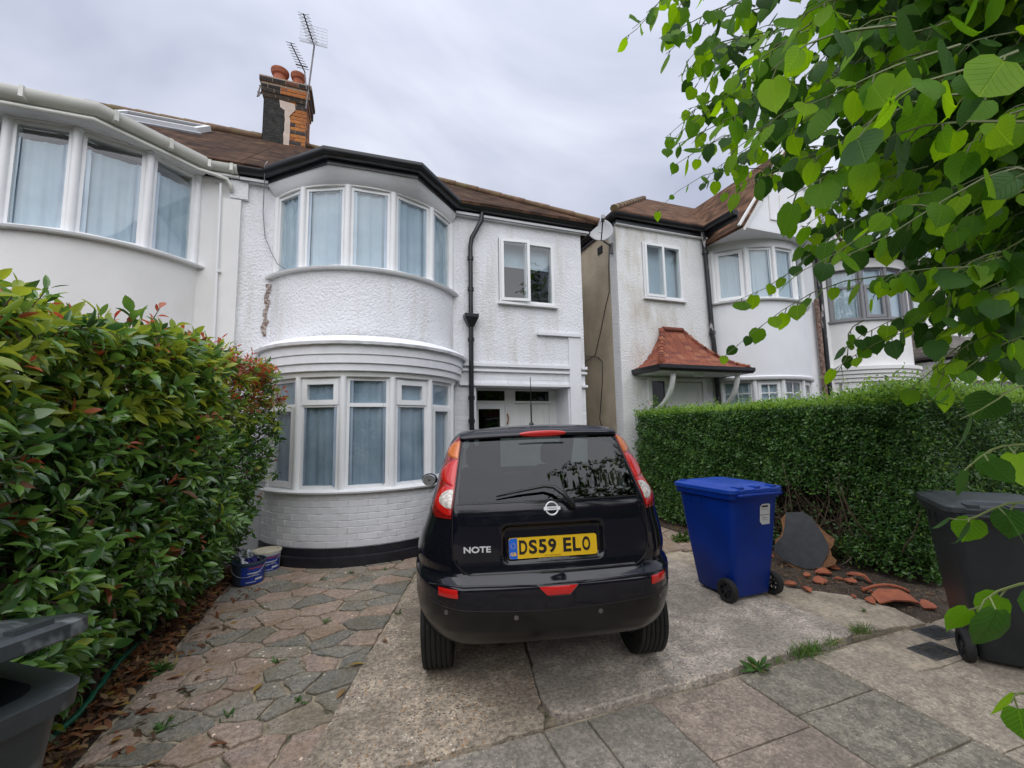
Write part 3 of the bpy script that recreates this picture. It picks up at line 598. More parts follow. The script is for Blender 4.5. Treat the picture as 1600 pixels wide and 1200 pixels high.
# chimney stack on the party wall
ch = MB(); cx0, cx1, cy0, cy1 = -1.88, -1.14, 8.70, 9.22
ch.box(cx0, cx1, cy0, cy1, 6.7, 8.02); ch.box(cx0-.03, cx1+.03, cy0-.03, cy1+.03, 8.02, 8.10); ch.box(cx0-.055, cx1+.055, cy0-.055, cy1+.055, 8.10, 8.30); ch.box(cx0-.085, cx1+.085, cy0-.085, cy1+.085, 8.30, 8.40)
chim = ch.build('chimney', M_['mortar'], H1)
b = MB(); xm = -1.50
def bumpy(x0, x1, z0, z1, y, nx=14, nz=26, amp=.018):
    rg = np.random.default_rng(8); g = MB(); g.grid(lambda i, j: (x0+(x1-x0)*i/(nx-1), y-rg.uniform(.006,amp), z0+(z1-z0)*j/(nz-1)), nx, nz, True); return g
bumpy(cx0, xm, 6.9, 8.0, cy0).build('sooty_render', M_['sootbrick'], chim, smooth=True, fix=False)
g = MB(); g.grid(lambda i, j: (cx0-.012, cy0+(cy1-cy0)*(1-i/5), 6.9+1.1*j/9), 6, 10, True); g.build('sooty_render', M_['sootbrick'], chim, fix=False)
rg = random.Random(5); poly = [(xm-.02,7.06),(xm+.075,7.05)] + [(xm+.075+rg.uniform(-.012,.012), 7.1+.1*k) for k in range(7)] + [(xm+.17,7.86),(xm+.15,7.97),(xm-.12,8.0),(xm-.10,7.85),(xm-.02,7.80)] + [(xm-.02+rg.uniform(-.012,.012),7.7-.1*k) for k in range(6)]
g = MB(); n = len(poly); g.add([(p[0], cy0-.024, p[1]) for p in poly]+[(p[0], cy0+.01, p[1]) for p in poly], [tuple(range(n))]+[(i,(i+1)%n,n+(i+1)%n,n+i) for i in range(n)]); g.build('pale_render_patch', M_['palepatch'], chim)
brick_field(chim, xm+.06, cx1, 6.98, 8.02, cy0, M_['brick']); brick_field(chim, cy0, cy1, 6.98, 8.02, 0, M_['brick'], side=cx1)
brick_field(chim, cx0-.03, cx1+.03, 8.022, 8.10, cy0-.03, M_['soot'])
brick_field(chim, cx0-.055, xm-.1, 8.10, 8.30, cy0-.055, M_['soot']); brick_field(chim, xm-.1, cx1+.055, 8.10, 8.27, cy0-.055, M_['brick'])
brick_field(chim, cx0-.085, cx1+.085, 8.302, 8.40, cy0-.085, M_['soot']); brick_field(chim, cy0-.085, cy1+.085, 8.302, 8.40, 0, M_['soot'], side=cx1+.085); brick_field(chim, cy0-.055, cy1+.055, 8.10, 8.30, 0, M_['soot'], side=cx1+.055)
g = MB(); g.box(xm+.03, cx1+.05, cy0-.05, cy0-.012, 6.93, 7.06); g.build('flashing', M_['lead'], chim)
for px_, s_ in ((-1.66,1.0),(-1.33,.86)):
    g = MB(); g.lathe([(.13*s_,8.39),(.12*s_,8.46),(.115*s_,8.62),(.145*s_,8.65),(.145*s_,8.67),(.165*s_,8.70),(.165*s_,8.74),(.135*s_,8.74),(.10*s_,8.55)], 24, (px_, 8.86, 0)); g.build('chimney_pot', M_['terracotta'], chim, angle=40)
rel(H1)
for c in list(H1.children): pass
# ------------------------------------------------------------------ attached cream house on the left
H2 = thing('cream_house', 'cream rendered semi at the left edge with white gutter and wide bay', 'house', (-4.2, YF, 0))
b = MB(); b.box(-7.4, -1.585, YF+.001, YF+.25, 0, 4.92); b.box(-7.4, -7.2, YF+.25, 11.6, 0, 4.92); b.box(-7.4, -1.59, 11.6, 11.8, 0, 4.92); b.build('wall', M_['cream'], H2)
U2 = (-3.27, 7.06)
b = MB(); b.arc(U2, [(1.455,0),(1.455,3.655),(1.2,3.655),(1.2,0)], -64, 64, 64); b.build('bay_wall', M_['cream'], H2, angle=40)
b = MB(); b.box(-1.83, -1.565, YF-.05, YF+.02, 0, 4.63); b.build('party_pilaster', M_['cream'], H2)
b = MB(); b.box(-1.70, -1.49, YF-.05, YF+.02, 4.65, 4.90); b.build('corbel', M_['rough'], H2)
b = MB(); b.arc(U2, [(1.38,3.645),(1.525,3.652),(1.535,3.675),(1.46,3.688),(1.38,3.695)], -61, 61, 40); b.build('sill', M_['upvc'], H2, angle=40)
A2 = [-57.5,-35.8,-11.7,11.5,36,57.5]; W2 = [arcpt(U2, 1.43, a) for a in A2]
for i in range(5): facet_window(H2, W2[i], W2[i+1], 3.69, 4.88, [(3.69,4.88,False)], M_['upvc'], M_['glass'], M_['curtain'], cur_top=4.70)
for a in A2:
    p = arcpt(U2, 1.425, a); b = MB(); b.tube([(p[0],p[1],3.69),(p[0],p[1],4.89)], .045, 10); b.build('mullion', M_['upvc'], H2, angle=40)
b = MB(); b.arc(U2, [(1.1,4.882),(1.44,4.882),(1.44,4.92),(1.1,4.92)], -60, 60, 40); b.build('window_head', M_['woodwhite'], H2, angle=40)
E2 = [(-4.56,6.22),(-3.86,5.46),(-2.74,5.49),(-1.95,6.22)]
coving(H2, U2, 1.425, -58.5, 58.5, 4.895, E2, 4.93, M_['smoothwhite'], 'soffit')
PT = [(-7.4,6.22)]+E2+[(-1.60,6.22)]
b = sweep(PT, [(-.02,4.92),(.0,4.92),(.0,5.06),(-.02,5.06)]); b.build('fascia', M_['whitepvc'], H2)
b = sweep(PT, GUT, 5.065); b.build('gutter', M_['whitepvc'], H2, angle=40)
b = MB(); b.box(-1.95, -1.59, 6.2, YF-.051, 4.915, 4.94); b.build('soffit', M_['woodwhite'], H2)
for x, y, a in ((-3.3,5.415,0),(-2.62,5.52,42),(-2.25,5.88,42),(-1.90,6.17,0),(-1.66,6.17,0)):
    g = MB(); ux = np.array([math.cos(math.radians(a)), math.sin(math.radians(a)), 0]); uy = np.array([-ux[1], ux[0], 0]); g.obox((x,y,0), ux, uy, (0,0,1), -.018, .018, -.068, .03, 4.952, 5.072); g.build('gutter_bracket', M_['whitepvc'], H2)
b = MB(); pth = [(-4.2,5.72,4.90),(-3.9,5.44,4.90),(-2.76,5.455,4.905),(-2.3,5.86,4.90),(-2.02,6.12,4.895),(-1.85,6.17,4.89),(-1.72,6.19,4.86),(-1.68,6.21,4.80),(-1.675,6.22,4.72)]; b.tube(pth, .024, 10); b.build('overflow_pipe', M_['whitepvc'], H2, smooth=True)
b = MB(); p0 = gy(345,287,6.225); p1 = gy(334,535,6.225); b.tube([tuple(p0), tuple(p1), (p1[0],6.225,.2)], .014, 8); p2 = gy(342,424,6.225); b.tube([tuple(p2-[0,0,.012]), tuple(p2+[0,0,.012])], .022, 8); b.build('conduit', M_['upvc'], H2, angle=40)
pts = [(-7.6,6.09,5.065),(-1.585,6.09,5.065),(-1.585,8.88,RZ),(-7.6,8.88,RZ),(-1.585,11.67,5.065),(-7.6,11.67,5.065)]
rf2 = roof_mesh(H2, pts, [(0,1,2,3),(3,2,4,5)], M_['tile'])
be = [(-4.66,6.16,5.062),(-3.9,5.37,5.062),(-2.7,5.40,5.062),(-1.86,6.16,5.062)]; roof_mesh(H2, be+[(-3.3,7.3,5.98)], [(0,1,4),(1,2,4),(2,3,4)], M_['tile'], 'bay_roof')
for i in range(16):
    b = MB(); x = -7.5+i*.36; b.tube([(x,8.88,RZ+.02),(x+.37,8.88,RZ+.02)], [.09,.08], 8); b.build('ridge_tile', M_['ridge'], rf2, angle=50)
# roof window lying in the left slope
nz = np.array([0,-math.sin(math.radians(38)),math.cos(math.radians(38))]); us = np.array([0,math.cos(math.radians(38)),math.sin(math.radians(38))])
def onroof(x, y): return np.array([x, y, 5.065+(y-6.09)*T38])
o_ = onroof(-3.93, 8.0); b = MB()
for q in ((0,1.25,0,.07),(0,1.25,.71,.78),(0,.07,.07,.71),(1.18,1.25,.07,.71)): b.obox(o_, (1,0,0), us, nz, q[0], q[1], q[2], q[3], .0, .09)
rw = b.build('roof_window', M_['upvc'], H2); g = MB(); g.obox(o_, (1,0,0), us, nz, .06, 1.19, .06, .72, .05, .06); g.build('pane', M_['dglass'], rw)
b = MB(); b.obox(o_, (1,0,0), us, nz, -.06, 1.31, -.12, 0, .002, .03); b.build('flashing', M_['lead'], rw)
rel(H2)
# ------------------------------------------------------------------ neighbour with stained roughcast, beyond the alley
YN = 6.50
H3 = thing('stained_house', 'white house with stained roughcast, bare brown flank and red tiled porch', 'house', (7, YN, 0))
b = MB()
for q in [(4.46,6.75,0,3.95),(4.46,5.02,3.95,5.07),(5.95,6.75,3.95,5.07),(4.46,6.75,5.07,5.36)]: b.box(q[0], q[1], YN, YN+.25, q[2], q[3])
b.build('wall', M_['stained'], H3)
b = MB(); b.box(6.75, 9.72, YN+.001, YN+.25, 0, 5.3); b.build('bay_backing', M_['smoothwhite'], H3)
b = MB(); b.box(4.462, 4.7, YN+.25, 12.5, 0, 5.36); b.box(9.5, 9.72, YN+.25, 12.5, 0, 5.36); b.box(4.462, 9.72, 12.5, 12.7, 0, 5.36)
fl = b.build('flank_wall', M_['pebble'], H3); fl['label'] = 'bare brown rendered flank'
b = MB(); b.box(4.449, 4.463, YN-.001, YN+.09, .0, 5.36); b.box(4.445, 4.4615, YN-.002, YN+.16, 0, 2.95); b.build('corner_render', M_['stained'], H3)
flat_window(H3, 5.03, 5.94, 3.96, 5.06, YN-.005, M_['upvc'], M_['glass'], M_['curtain2'], vents=True)
C3u, C3l = (7.93, 7.26), (7.93, 7.05)
b = MB(); b.arc(C3u, [(1.455,2.45),(1.455,3.945),(1.2,3.945),(1.2,2.45)], -64, 64, 56); b.build('bay_wall', M_['smoothwhite'], H3, angle=40)
b = MB(); b.arc(C3u, [(1.38,3.935),(1.52,3.94),(1.53,3.965),(1.46,3.98),(1.38,3.985)], -61, 61, 40); b.build('sill', M_['upvc'], H3, angle=40)
A3 = [-56,-29,-9.5,9.5,29,56]; A3 = [-57,-33,-11,11,33,57]; W3 = [arcpt(C3u, 1.43, a) for a in A3]
for i in range(5): facet_window(H3, W3[i], W3[i+1], 3.98, 5.03, [(3.98,5.03, i in (0,4))], M_['upvc'], M_['glass'], M_['curtain2'], curtain=True)
for a in A3:
    p = arcpt(C3u, 1.425, a); b = MB(); b.tube([(p[0],p[1],3.98),(p[0],p[1],5.035)], .045, 10); b.build('mullion', M_['upvc'], H3, angle=40)
b = MB(); b.arc(C3u, [(1.1,5.032),(1.45,5.032),(1.46,5.10),(1.46,5.20),(1.1,5.20)], -62, 62, 40); b.build('window_head', M_['smoothwhite'], H3, angle=40)
b = MB(); b.arc(C3u, [(1.2,2.38),(1.47,2.38),(1.485,2.40),(1.485,2.44),(1.455,2.46),(1.2,2.46)], -64, 64, 48); b.build('moulding', M_['smoothwhite'], H3, angle=40)
W3 = [arcpt(C3u, 1.40, a) for a in A3]
for i in range(5): facet_window(H3, W3[i], W3[i+1], 1.35, 2.375, [(1.35,1.9,False),(1.9,2.375, i in (1,3))], M_['upvc'], M_['glass'], M_['curtain2'], glaze=(2,2), cur_top=2.3, curtain=(i in (0,1)))
for a in A3:
    p = arcpt(C3u, 1.40, a); b = MB(); b.tube([(p[0],p[1],1.35),(p[0],p[1],2.38)], .045, 10); b.build('mullion', M_['upvc'], H3, angle=40)
b = MB(); b.arc(C3u, [(1.41,0),(1.41,1.345),(1.2,1.345),(1.2,0)], -62, 62, 40); b.build('lower_bay_wall', M_['smoothwhite'], H3, angle=40)
# gable over the bay
gx0, gx1, gyf, ze, za = 6.62, 9.22, 5.62, 5.22, 6.95; gm_ = (gx0+gx1)/2
b = MB(); b.add([(gx0,gyf,ze),(gx1,gyf,ze),(gm_,gyf,za),(gx0,gyf+.12,ze),(gx1,gyf+.12,ze),(gm_,gyf+.12,za)], [(0,1,2),(3,5,4),(0,3,4,1),(1,4,5,2),(2,5,3,0)]); gb = b.build('gable', M_['smoothwhite'], H3)
for dx_ in (-.42,.42):
    g = MB(); t = .03; h_ = .55
    g.box(gm_+dx_-.16, gm_+dx_-.16+t, gyf-.022, gyf-.0005, ze+.22, ze+.22+h_); g.box(gm_+dx_+.16-t, gm_+dx_+.16, gyf-.022, gyf-.0005, ze+.22, ze+.22+h_); g.box(gm_+dx_-.16+t, gm_+dx_+.16-t, gyf-.022, gyf-.0005, ze+.22, ze+.22+t); g.build('gable_moulding', M_['woodwhite'], gb)
for s in (-1, 1):
    g = MB(); a = np.array([gm_+s*(gx1-gm_+.08), gyf-.03, ze-.06]); c = np.array([gm_, gyf-.03, za+.02]); d = (c-a)/np.linalg.norm(c-a); n_ = np.cross(d, (0,1,0)); n_ = n_*(1 if n_[2] > 0 else -1)
    g.obox(a, d, (0,1,0), n_, 0, np.linalg.norm(c-a), -.02, .028, -.10, .06); g.build('bargeboard', M_['woodwhite'], gb)
b = MB(); b.box(gx0, gx1, gyf, YN, ze-.03, ze-.002); b.build('soffit', M_['smoothwhite'], H3)
ov = .10; sl_ = (za-ze)/(gm_-gx0)
pts = [(gx0-ov,gyf-.08,ze+.08-ov*sl_),(gm_,gyf-.08,za+.08),(gx1+ov,gyf-.08,ze+.08-ov*sl_),(gx0-ov,9.2,ze+.08-ov*sl_),(gm_,9.2,za+.08),(gx1+ov,9.2,ze+.08-ov*sl_)]
roof_mesh(H3, pts, [(0,1,4,3),(1,2,5,4)], M_['tile2'], 'gable_roof')
ZN = 5.50; pts = [(4.30,6.30,ZN),(9.85,6.30,ZN),(9.85,9.6,ZN+3.3*T38),(7.6,9.6,ZN+3.3*T38),(4.30,12.9,ZN),(9.85,12.9,ZN)]
rf = roof_mesh(H3, pts, [(0,1,2,3),(0,3,4),(3,2,5,4)], M_['tile2'])
hp = [np.array([4.30,6.30,ZN+.02]), np.array([7.6,9.6,ZN+3.3*T38+.02])]
for i in range(11):
    b = MB(); a = hp[0]+(hp[1]-hp[0])*i/11; c = hp[0]+(hp[1]-hp[0])*(i+1.03)/11; b.tube([a, c], [.07,.058], 8); b.build('hip_tile', M_['ridge'], rf, angle=50)
b = sweep([(4.42,12.8),(4.42,6.42),(6.52,6.42),(6.52,5.62)], [(-.02,ZN-.17),(.0,ZN-.17),(.0,ZN),(-.02,ZN)]); b.build('fascia', M_['blackpvc'], H3)
b = sweep([(4.42,12.8),(4.42,6.42),(6.52,6.42),(6.52,5.62)], GUT, ZN+.01); b.build('gutter', M_['blackpvc'], H3, angle=40)
b = MB(); b.box(4.43, 6.6, 6.43, YN, ZN-.19, ZN-.16); b.build('soffit', M_['smoothwhite'], H3)
M_['peeling'] = mat('peeling_black_paint', (.015,.015,.018), .4, .2, 9, .3, 60, dirt=((.45,.42,.42), 9, .60, .66, (1,1,.3)))
p = [gy(1098,362,6.40), gy(1102,395,6.44), gy(1106,440,6.44), gy(1113,520,6.44), gy(1118,560,6.44)]
downpipe(H3, [tuple(q) for q in p]+[(p[-1][0]+.02,6.44,.0)], .045, M_['peeling'], brackets=[tuple(p[1]),tuple(p[3])])
downpipe(H3, [(9.78,6.42,5.3),(9.78,6.42,0)], .05, M_['peeling']); downpipe(H3, [(9.62,6.42,4.3),(9.62,6.42,0)], .05, mat('rusty_pipe', (.09,.05,.04), .7, .5, 20, c2=(.3,.2,.15)))
# porch hood: swept red tiled roof on curved brackets
PX0, PX1, PZ = 4.72, 6.72, 2.56
pr = thing('porch_roof_tmp', 'x', 'y'); bpy.data.objects.remove(pr)
ph = MB(); ph.box(PX0+.05, PX1-.05, 5.83, YN-.002, PZ-.10, PZ-.03); porch = ph.build('porch_hood', M_['woodwhite'], H3)
prof = lambda t: (t, .80*(.30*t + .70*t*t))      # 0 eaves -> 1 top : run fraction, height
apex0, apex1, yt = 5.40, 5.86, YN
NR = 13
def tile_me(w):
    b_ = MB(); b_.cbox(-w/2, w/2, -.007, .012, 0, .125, .003); me = b_.mesh('tile'); bm = bmesh.new(); bm.from_mesh(me); bmesh.ops.recalc_face_normals(bm, faces=bm.faces); bm.to_mesh(me); bm.free(); me.materials.append(M_['redtile']); return me
TM = tile_me(.155)
base = MB()
def S(t, side, s):     # point on slope: side 0 front, 1 left, 2 right ; s 0..1 across
    r_, h_ = prof(t); xl = PX0+(apex0-PX0)*r_; xr = PX1-(PX1-apex1)*r_; yf = 5.78+(yt-5.78)*r_; z = PZ+h_
    if side == 0: return np.array([xl+(xr-xl)*s, yf, z])
    if side == 1: return np.array([xl, yt+(yf-yt)*s, z])
    return np.array([xr, yf+(yt-yf)*s, z])
for sd_ in (0,1,2):
    base.grid(lambda i, j: S(j/NR, sd_, i/10)-np.array([0,0,.012]), 11, NR+1)
base.build('roof_deck', M_['dark'], porch, fix=False)
for sd_ in (0,1,2):
    for k in range(NR):
        t0, t1 = k/NR, (k+1)/NR; A, B = S(t0, sd_, 0), S(t0, sd_, 1); W = np.linalg.norm(B-A); n_ = max(1, round(W/.16)); u = (B-A)/W
        up = S(t1, sd_, .5)-S(t0, sd_, .5); up = up - u*(up@u); ln = np.linalg.norm(up); up = up/ln; nn = np.cross(u, up)
        for i in range(n_):
            c = A+u*(W*(i+.5+(.25 if k%2 else -.25)*(1 if n_>1 else 0))/n_)
            mm = Matrix([[u[q], -nn[q], up[q], c[q]+nn[q]*.006] for q in range(3)]+[[0,0,0,1]])
            o = bpy.data.objects.new('tile', TM); link(o, porch); o.matrix_local = mm @ Matrix.Rotation(random.uniform(-.03,.03)+.05, 4, 'X') @ Matrix.Diagonal((W/n_/.16*.985, 1, ln*1.18/.125, 1))
for sd_ in (0, 1):
    for k in range(NR):
        s_ = 0 if sd_ == 0 else 1
        q = [S(k/NR, 0, sd_), S((k+1.1)/NR if k < NR-1 else 1, 0, sd_)]; g = MB(); g.tube([q[0]+[0,0,.015], q[1]+[0,0,.01]], [.05,.04], 7); g.build('hip_tile', M_['ridge'] if 0 else M_['redtile'], porch, angle=50)
g = MB(); g.tube([S(1,0,0)+[0,-.02,.01], S(1,0,1)+[0,-.02,.01]], .05, 8); g.build('ridge_tile', M_['redtile'], porch, angle=50)
g = sweep([(PX0-.03,YN),(PX0-.03,5.74),(PX1+.03,5.74),(PX1+.03,YN)], [(-.05,PZ-.10),(.0,PZ-.10),(.03,PZ-.06),(.03,PZ+.0),(-.05,PZ+.0)]); g.build('porch_gutter', M_['blackpvc'], porch)
for x in (5.05, 6.5):
    g = MB(); pth = [(x, YN-.02+(-.62)*math.sin(a)*1., PZ-.75+.68*(1-math.cos(a))) for a in np.linspace(.12, 1.5, 9)]
    g.tube(pth, .045, 8); g.build('bracket', M_['woodwhite'], porch, smooth=True)
b = MB(); b.box(4.98, 5.06, YN-.05, YN-.001, 0, 2.42); b.box(6.25, 6.33, YN-.05, YN-.001, 0, 2.42); b.box(5.06, 6.25, YN-.05, YN-.001, 2.36, 2.42); b.box(5.36, 5.42, YN-.05, YN-.001, 0, 2.36); df = b.build('door_frame', M_['woodwhite'], H3)
b = MB(); b.box(5.062, 5.358, YN-.02, YN-.001, .1, 2.355); b.build('side_light', mat('black_glass', (.01,.012,.012), .06), H3)
b = MB(); b.box(5.422, 6.248, YN-.03, YN-.001, 0, 2.34); dr = b.build('door', M_['woodwhite'], H3)
for q in ((5.50,5.52,.3,2.22),(6.13,6.15,.3,2.22),(5.52,6.13,2.20,2.22)):
    g = MB(); g.box(q[0], q[1], YN-.04, YN-.0295, q[2], q[3]); g.build('panel_moulding', M_['woodwhite'], dr)
g = MB(); g.lathe([(0,0),(.17,0),(.17,.012)], 20, (5.83, YN-.045, 1.62), ax=1, a0=0, a1=math.pi); g.build('fan_window', M_['dglass'] if 0 else mat('fan_glass', (.012,.014,.014), .08), dr)
g = MB(); g.box(5.66, 5.80, 5.95, 6.05, PZ-.16, PZ-.10); g.build('porch_light', M_['upvc'], porch)
# flank details
g = MB(); q = gx(928,377,4.455); g.box(4.44, 4.4615, 6.98, 7.14, 4.98, 5.12); g.build('air_vent', M_['dark'], H3)
g = MB(); pth = [gx(952,380,4.45), gx(951,420,4.45), gx(952,455,4.45), gx(946,480,4.45), gx(938,520,4.45), gx(930,555,4.45), gx(912,566,4.45)]; g.tube([tuple(p) for p in pth], .007, 6)
pth = [gx(914,556,4.45), gx(934,558,4.45), gx(941,565,4.45), gx(941,600,4.45), gx(937,655,4.45), gx(941,668,4.45)]; g.tube([tuple(p) for p in pth], .007, 6); g.build('cable', M_['blackpvc'], H3, smooth=True)
rel(H3)
# ------------------------------------------------------------------ cream house with grey window frames
H4 = thing('grey_framed_house', 'cream house with grey window frames seen through the hanging leaves', 'house', (13, YN, 0))
b = MB(); b.box(9.95, 15.6, YN, YN+.25, 0, 5.45); b.box(9.95, 10.15, YN+.25, 12.5, 0, 5.45); b.box(15.4, 15.6, YN+.25, 12.5, 0, 5.45); b.box(9.95,15.6,12.5,12.7,0,5.45); b.build('wall', M_['cream'], H4)
C4 = (11.35, 7.26)
b = MB(); b.arc(C4, [(1.455,0),(1.455,3.80),(1.2,3.80),(1.2,0)], -64, 64, 48); b.build('bay_wall', M_['cream'], H4, angle=40)
for k, (r1, z0, z1) in enumerate(((1.49,2.42,2.50),(1.52,2.505,2.585),(1.55,2.59,2.67),(1.58,2.675,2.76))):
    b = MB(); b.arc(C4, [(1.2,z0),(r1-.01,z0),(r1,z0+.01),(r1,z1),(1.2,z1)], -66, 66, 44); b.build('moulding', M_['cream'], H4, angle=40)
b = MB(); b.arc(C4, [(1.38,3.79),(1.51,3.79),(1.51,3.83),(1.38,3.84)], -61, 61, 40); b.build('sill', M_['greyframe'], H4, angle=40)
W4 = [arcpt(C4, 1.43, a) for a in A3]
for i in range(5): facet_window(H4, W4[i], W4[i+1], 3.84, 5.0, [(3.84,4.6,i in (1,3)),(4.6,5.0,False)], M_['greyframe'], M_['glass'], M_['curtain2'])
W4 = [arcpt(C4, 1.47, a) for a in A3]
for i in range(5): facet_window(H4, W4[i], W4[i+1], 1.2, 2.41, [(1.2,2.41,i in (1,3))], M_['greyframe'], M_['glass'], M_['curtain2'])
for a in A3:
    p = arcpt(C4, 1.425, a); b = MB(); b.tube([(p[0],p[1],3.84),(p[0],p[1],5.05)], .045, 10); b.build('mullion', M_['greyframe'], H4, angle=40)
b = MB(); b.arc(C4, [(1.1,5.0),(1.48,5.0),(1.5,5.2),(1.1,5.2)], -62, 62, 36); b.build('window_head', M_['cream'], H4, angle=40)
b = sweep([(9.95,6.42),(10.1,6.2),(10.75,5.58),(11.95,5.58),(12.7,6.42),(15.7,6.42)], GUT, 5.42); b.build('gutter', M_['blackpvc'], H4, angle=40)
pts = [(9.9,6.30,5.44),(15.75,6.30,5.44),(12.95,9.1,5.44+2.8*T38),(9.9,9.1,5.44+2.8*T38),(15.75,11.9,5.44),(9.9,11.9,5.44)]
roof_mesh(H4, pts, [(0,1,2,3),(1,4,2),(2,4,5,3)], M_['greytile'])
be = [(9.98,6.4,5.43),(10.7,5.5,5.43),(12.0,5.5,5.43),(12.75,6.4,5.43)]; roof_mesh(H4, be+[(11.35,7.6,6.5)], [(0,1,4),(1,2,4),(2,3,4)], M_['greytile'], 'bay_roof')
flat_window(H4, 13.15, 14.1, 3.75, 4.85, YN-.005, M_['greyframe'], M_['glass'], M_['curtain2'])
pts = [(12.55,5.35,2.98),(15.7,5.35,2.98),(15.7,6.5,3.72),(12.9,6.5,3.72),(12.55,6.5,2.98)]
roof_mesh(H4, pts, [(0,1,2,3),(0,3,4)], M_['greytile'], 'porch_roof', .08)
b = MB(); b.box(12.75, 15.5, 5.5, 6.5, 2.45, 2.93); b.box(12.75, 13.0, 5.5, 5.75, 0, 2.45); b.box(15.25, 15.5, 5.5, 5.75, 0, 2.45); b.build('porch', M_['cream'], H4)
g = MB(); g.box(13.2, 14.9, 6.44, 6.499, 0, 2.3); g.build('door', M_['greyframe'], H4)
rel(H4)
# one more house down the row
H5 = thing('far_pale_house', 'pale house at the far right glimpsed under the branches', 'house', (19.5, YN, 0))
b = MB(); b.box(16.0, 23, YN, 12, 0, 5.45); b.build('wall', M_['smoothwhite'], H5)
for x in (16.6, 18.6, 20.6): flat_window(H5, x, x+1.1, 3.7, 4.8, YN-.08, M_['upvc'], M_['glass'], M_['curtain2']); flat_window(H5, x, x+1.1, 1.0, 2.2, YN-.08, M_['upvc'], M_['glass'], M_['curtain2'])
pts = [(15.85,6.3,5.44),(23.2,6.3,5.44),(23.2,9.2,7.7),(18.6,9.2,7.7),(15.85,12.1,5.44),(23.2,12.1,5.44)]; roof_mesh(H5, pts, [(0,1,2,3),(0,3,4),(3,2,5,4)], M_['greytile'])
pts = [(16.2,5.2,2.95),(22.8,5.2,2.95),(22.8,6.49,3.75),(16.2,6.49,3.75)]; roof_mesh(H5, pts, [(0,1,2,3)], M_['greytile'], 'porch_roof', .08)
rel(H5)
# ------------------------------------------------------------------ aerials and dish
t = thing('tv_aerial', 'tall rooftop aerial with mesh reflector on its mast', 'aerial', (-1.12, 8.72, 8.0))
Yd = 8.72; ba, tp = gy(480,165,Yd-.1), gy(491,72,Yd-.1)
b = MB(); b.tube([tuple(gy(478,170,Yd-.1)), tuple(gy(491,72,Yd-.1))], .016, 8); b.build('mast', M_['steel'], t)
a, c = gy(491,72,Yd-.13), gy(474,21,Yd-.45); b = MB(); b.tube([tuple(a), tuple(c)], .013, 6); bo = b.build('boom', M_['blackpvc'], t)
for k in range(9):
    p = a+(c-a)*(.12+.85*k/8); g = MB(); w = .10
    g.tube([(p[0]-w,p[1],p[2]+.03),(p[0],p[1],p[2]),(p[0]+w,p[1],p[2]+.03)], .005, 5); g.tube([(p[0]-w,p[1],p[2]-.03),(p[0],p[1],p[2]),(p[0]+w,p[1],p[2]-.03)], .005, 5); g.build('element', M_['alu'], bo)
b = MB(); q0 = a+np.array([0,.0,.02])
for i in range(7): b.tube([(q0[0]-.26, q0[1], q0[2]+.02+i*.065), (q0[0]+.24, q0[1], q0[2]+.02+i*.065)], .0032, 4)
for i in range(6): b.tube([(q0[0]-.26+i*.1, q0[1], q0[2]+.02), (q0[0]-.26+i*.1, q0[1], q0[2]+.41)], .0032, 4)
for i in range(4): b.tube([(q0[0]-.26, q0[1]-.05*i-.03, q0[2]-.02-.02*i), (q0[0]+.24, q0[1]-.05*i-.03, q0[2]-.02-.02*i)], .0032, 4)
b.build('reflector', M_['alu'], t); rel(t)
t = thing('tv_aerial', 'thin comb aerial leaning left in front of the taller mast', 'aerial', (-1.2, 8.6, 8.2))
b = MB(); b.tube([tuple(gy(479,140,8.58)), tuple(gy(476,112,8.58))], .012, 6); b.build('mast', M_['steel'], t)
a, c = gy(477,114,8.58), gy(454,67,8.4); b = MB(); b.tube([tuple(a), tuple(c)], .011, 6); bo = b.build('boom', M_['blackpvc'], t)
for k in range(10):
    p = a+(c-a)*(.15+.85*k/9); g = MB(); w = .11-.03*k/9; g.tube([(p[0]-w,p[1],p[2]+.0),(p[0]+w,p[1],p[2])], .006 if k != 1 else .014, 5); g.build('element', M_['steel'], bo)
rel(t)
t = thing('tv_aerial', 'small short aerial on the dark left side of the chimney', 'aerial', (-2.0, 8.75, 8.1))
b = MB(); b.tube([tuple(gy(411,139,8.75)), tuple(gy(404,150,8.7))], .012, 6); b.tube([tuple(gy(405,133,8.72)), tuple(gy(413,137,8.75))], .012, 6); b.tube([tuple(gy(402,143,8.72)), tuple(gy(411,147,8.75))], .012, 6); b.tube([tuple(gy(407,133,8.72)), tuple(gy(402,151,8.72))], .014, 6); b.build('boom', M_['steel'], t); rel(t)
t = thing('satellite_dish', 'round grey satellite dish on the flank of the stained house', 'satellite dish', (4.4, 6.9, 4.9))
dc = gx(938,359,4.12); nrm = np.array([-.42,-.86,.28]); nrm = nrm/np.linalg.norm(nrm); ux = np.cross((0,0,1), nrm); ux /= np.linalg.norm(ux); uz = np.cross(nrm, ux)
b = MB(); RD = .245
vs = []; fs = []; nr_, na = 6, 28
for i in range(nr_+1):
    r_ = RD*i/nr_
    for k in range(na): a_ = 2*math.pi*k/na; vs.append(dc + ux*r_*math.cos(a_)*.95 + uz*r_*math.sin(a_)*1.05 + nrm*(.07*(r_/RD)**2-.07))
for i in range(nr_):
    for k in range(na): fs.append((i*na+k, i*na+(k+1)%na, (i+1)*na+(k+1)%na, (i+1)*na+k))
b.add(vs, fs); o = b.build('reflector', M_['dishgrey'], t, smooth=True, fix=False); o.modifiers.new('s','SOLIDIFY').thickness = .008
b = MB(); b.tube([dc-uz*.23-nrm*.01, dc-uz*.25+nrm*.05, dc+nrm*.30+ux*.02-uz*.02], .012, 6); b.build('arm', M_['blackpvc'], t)
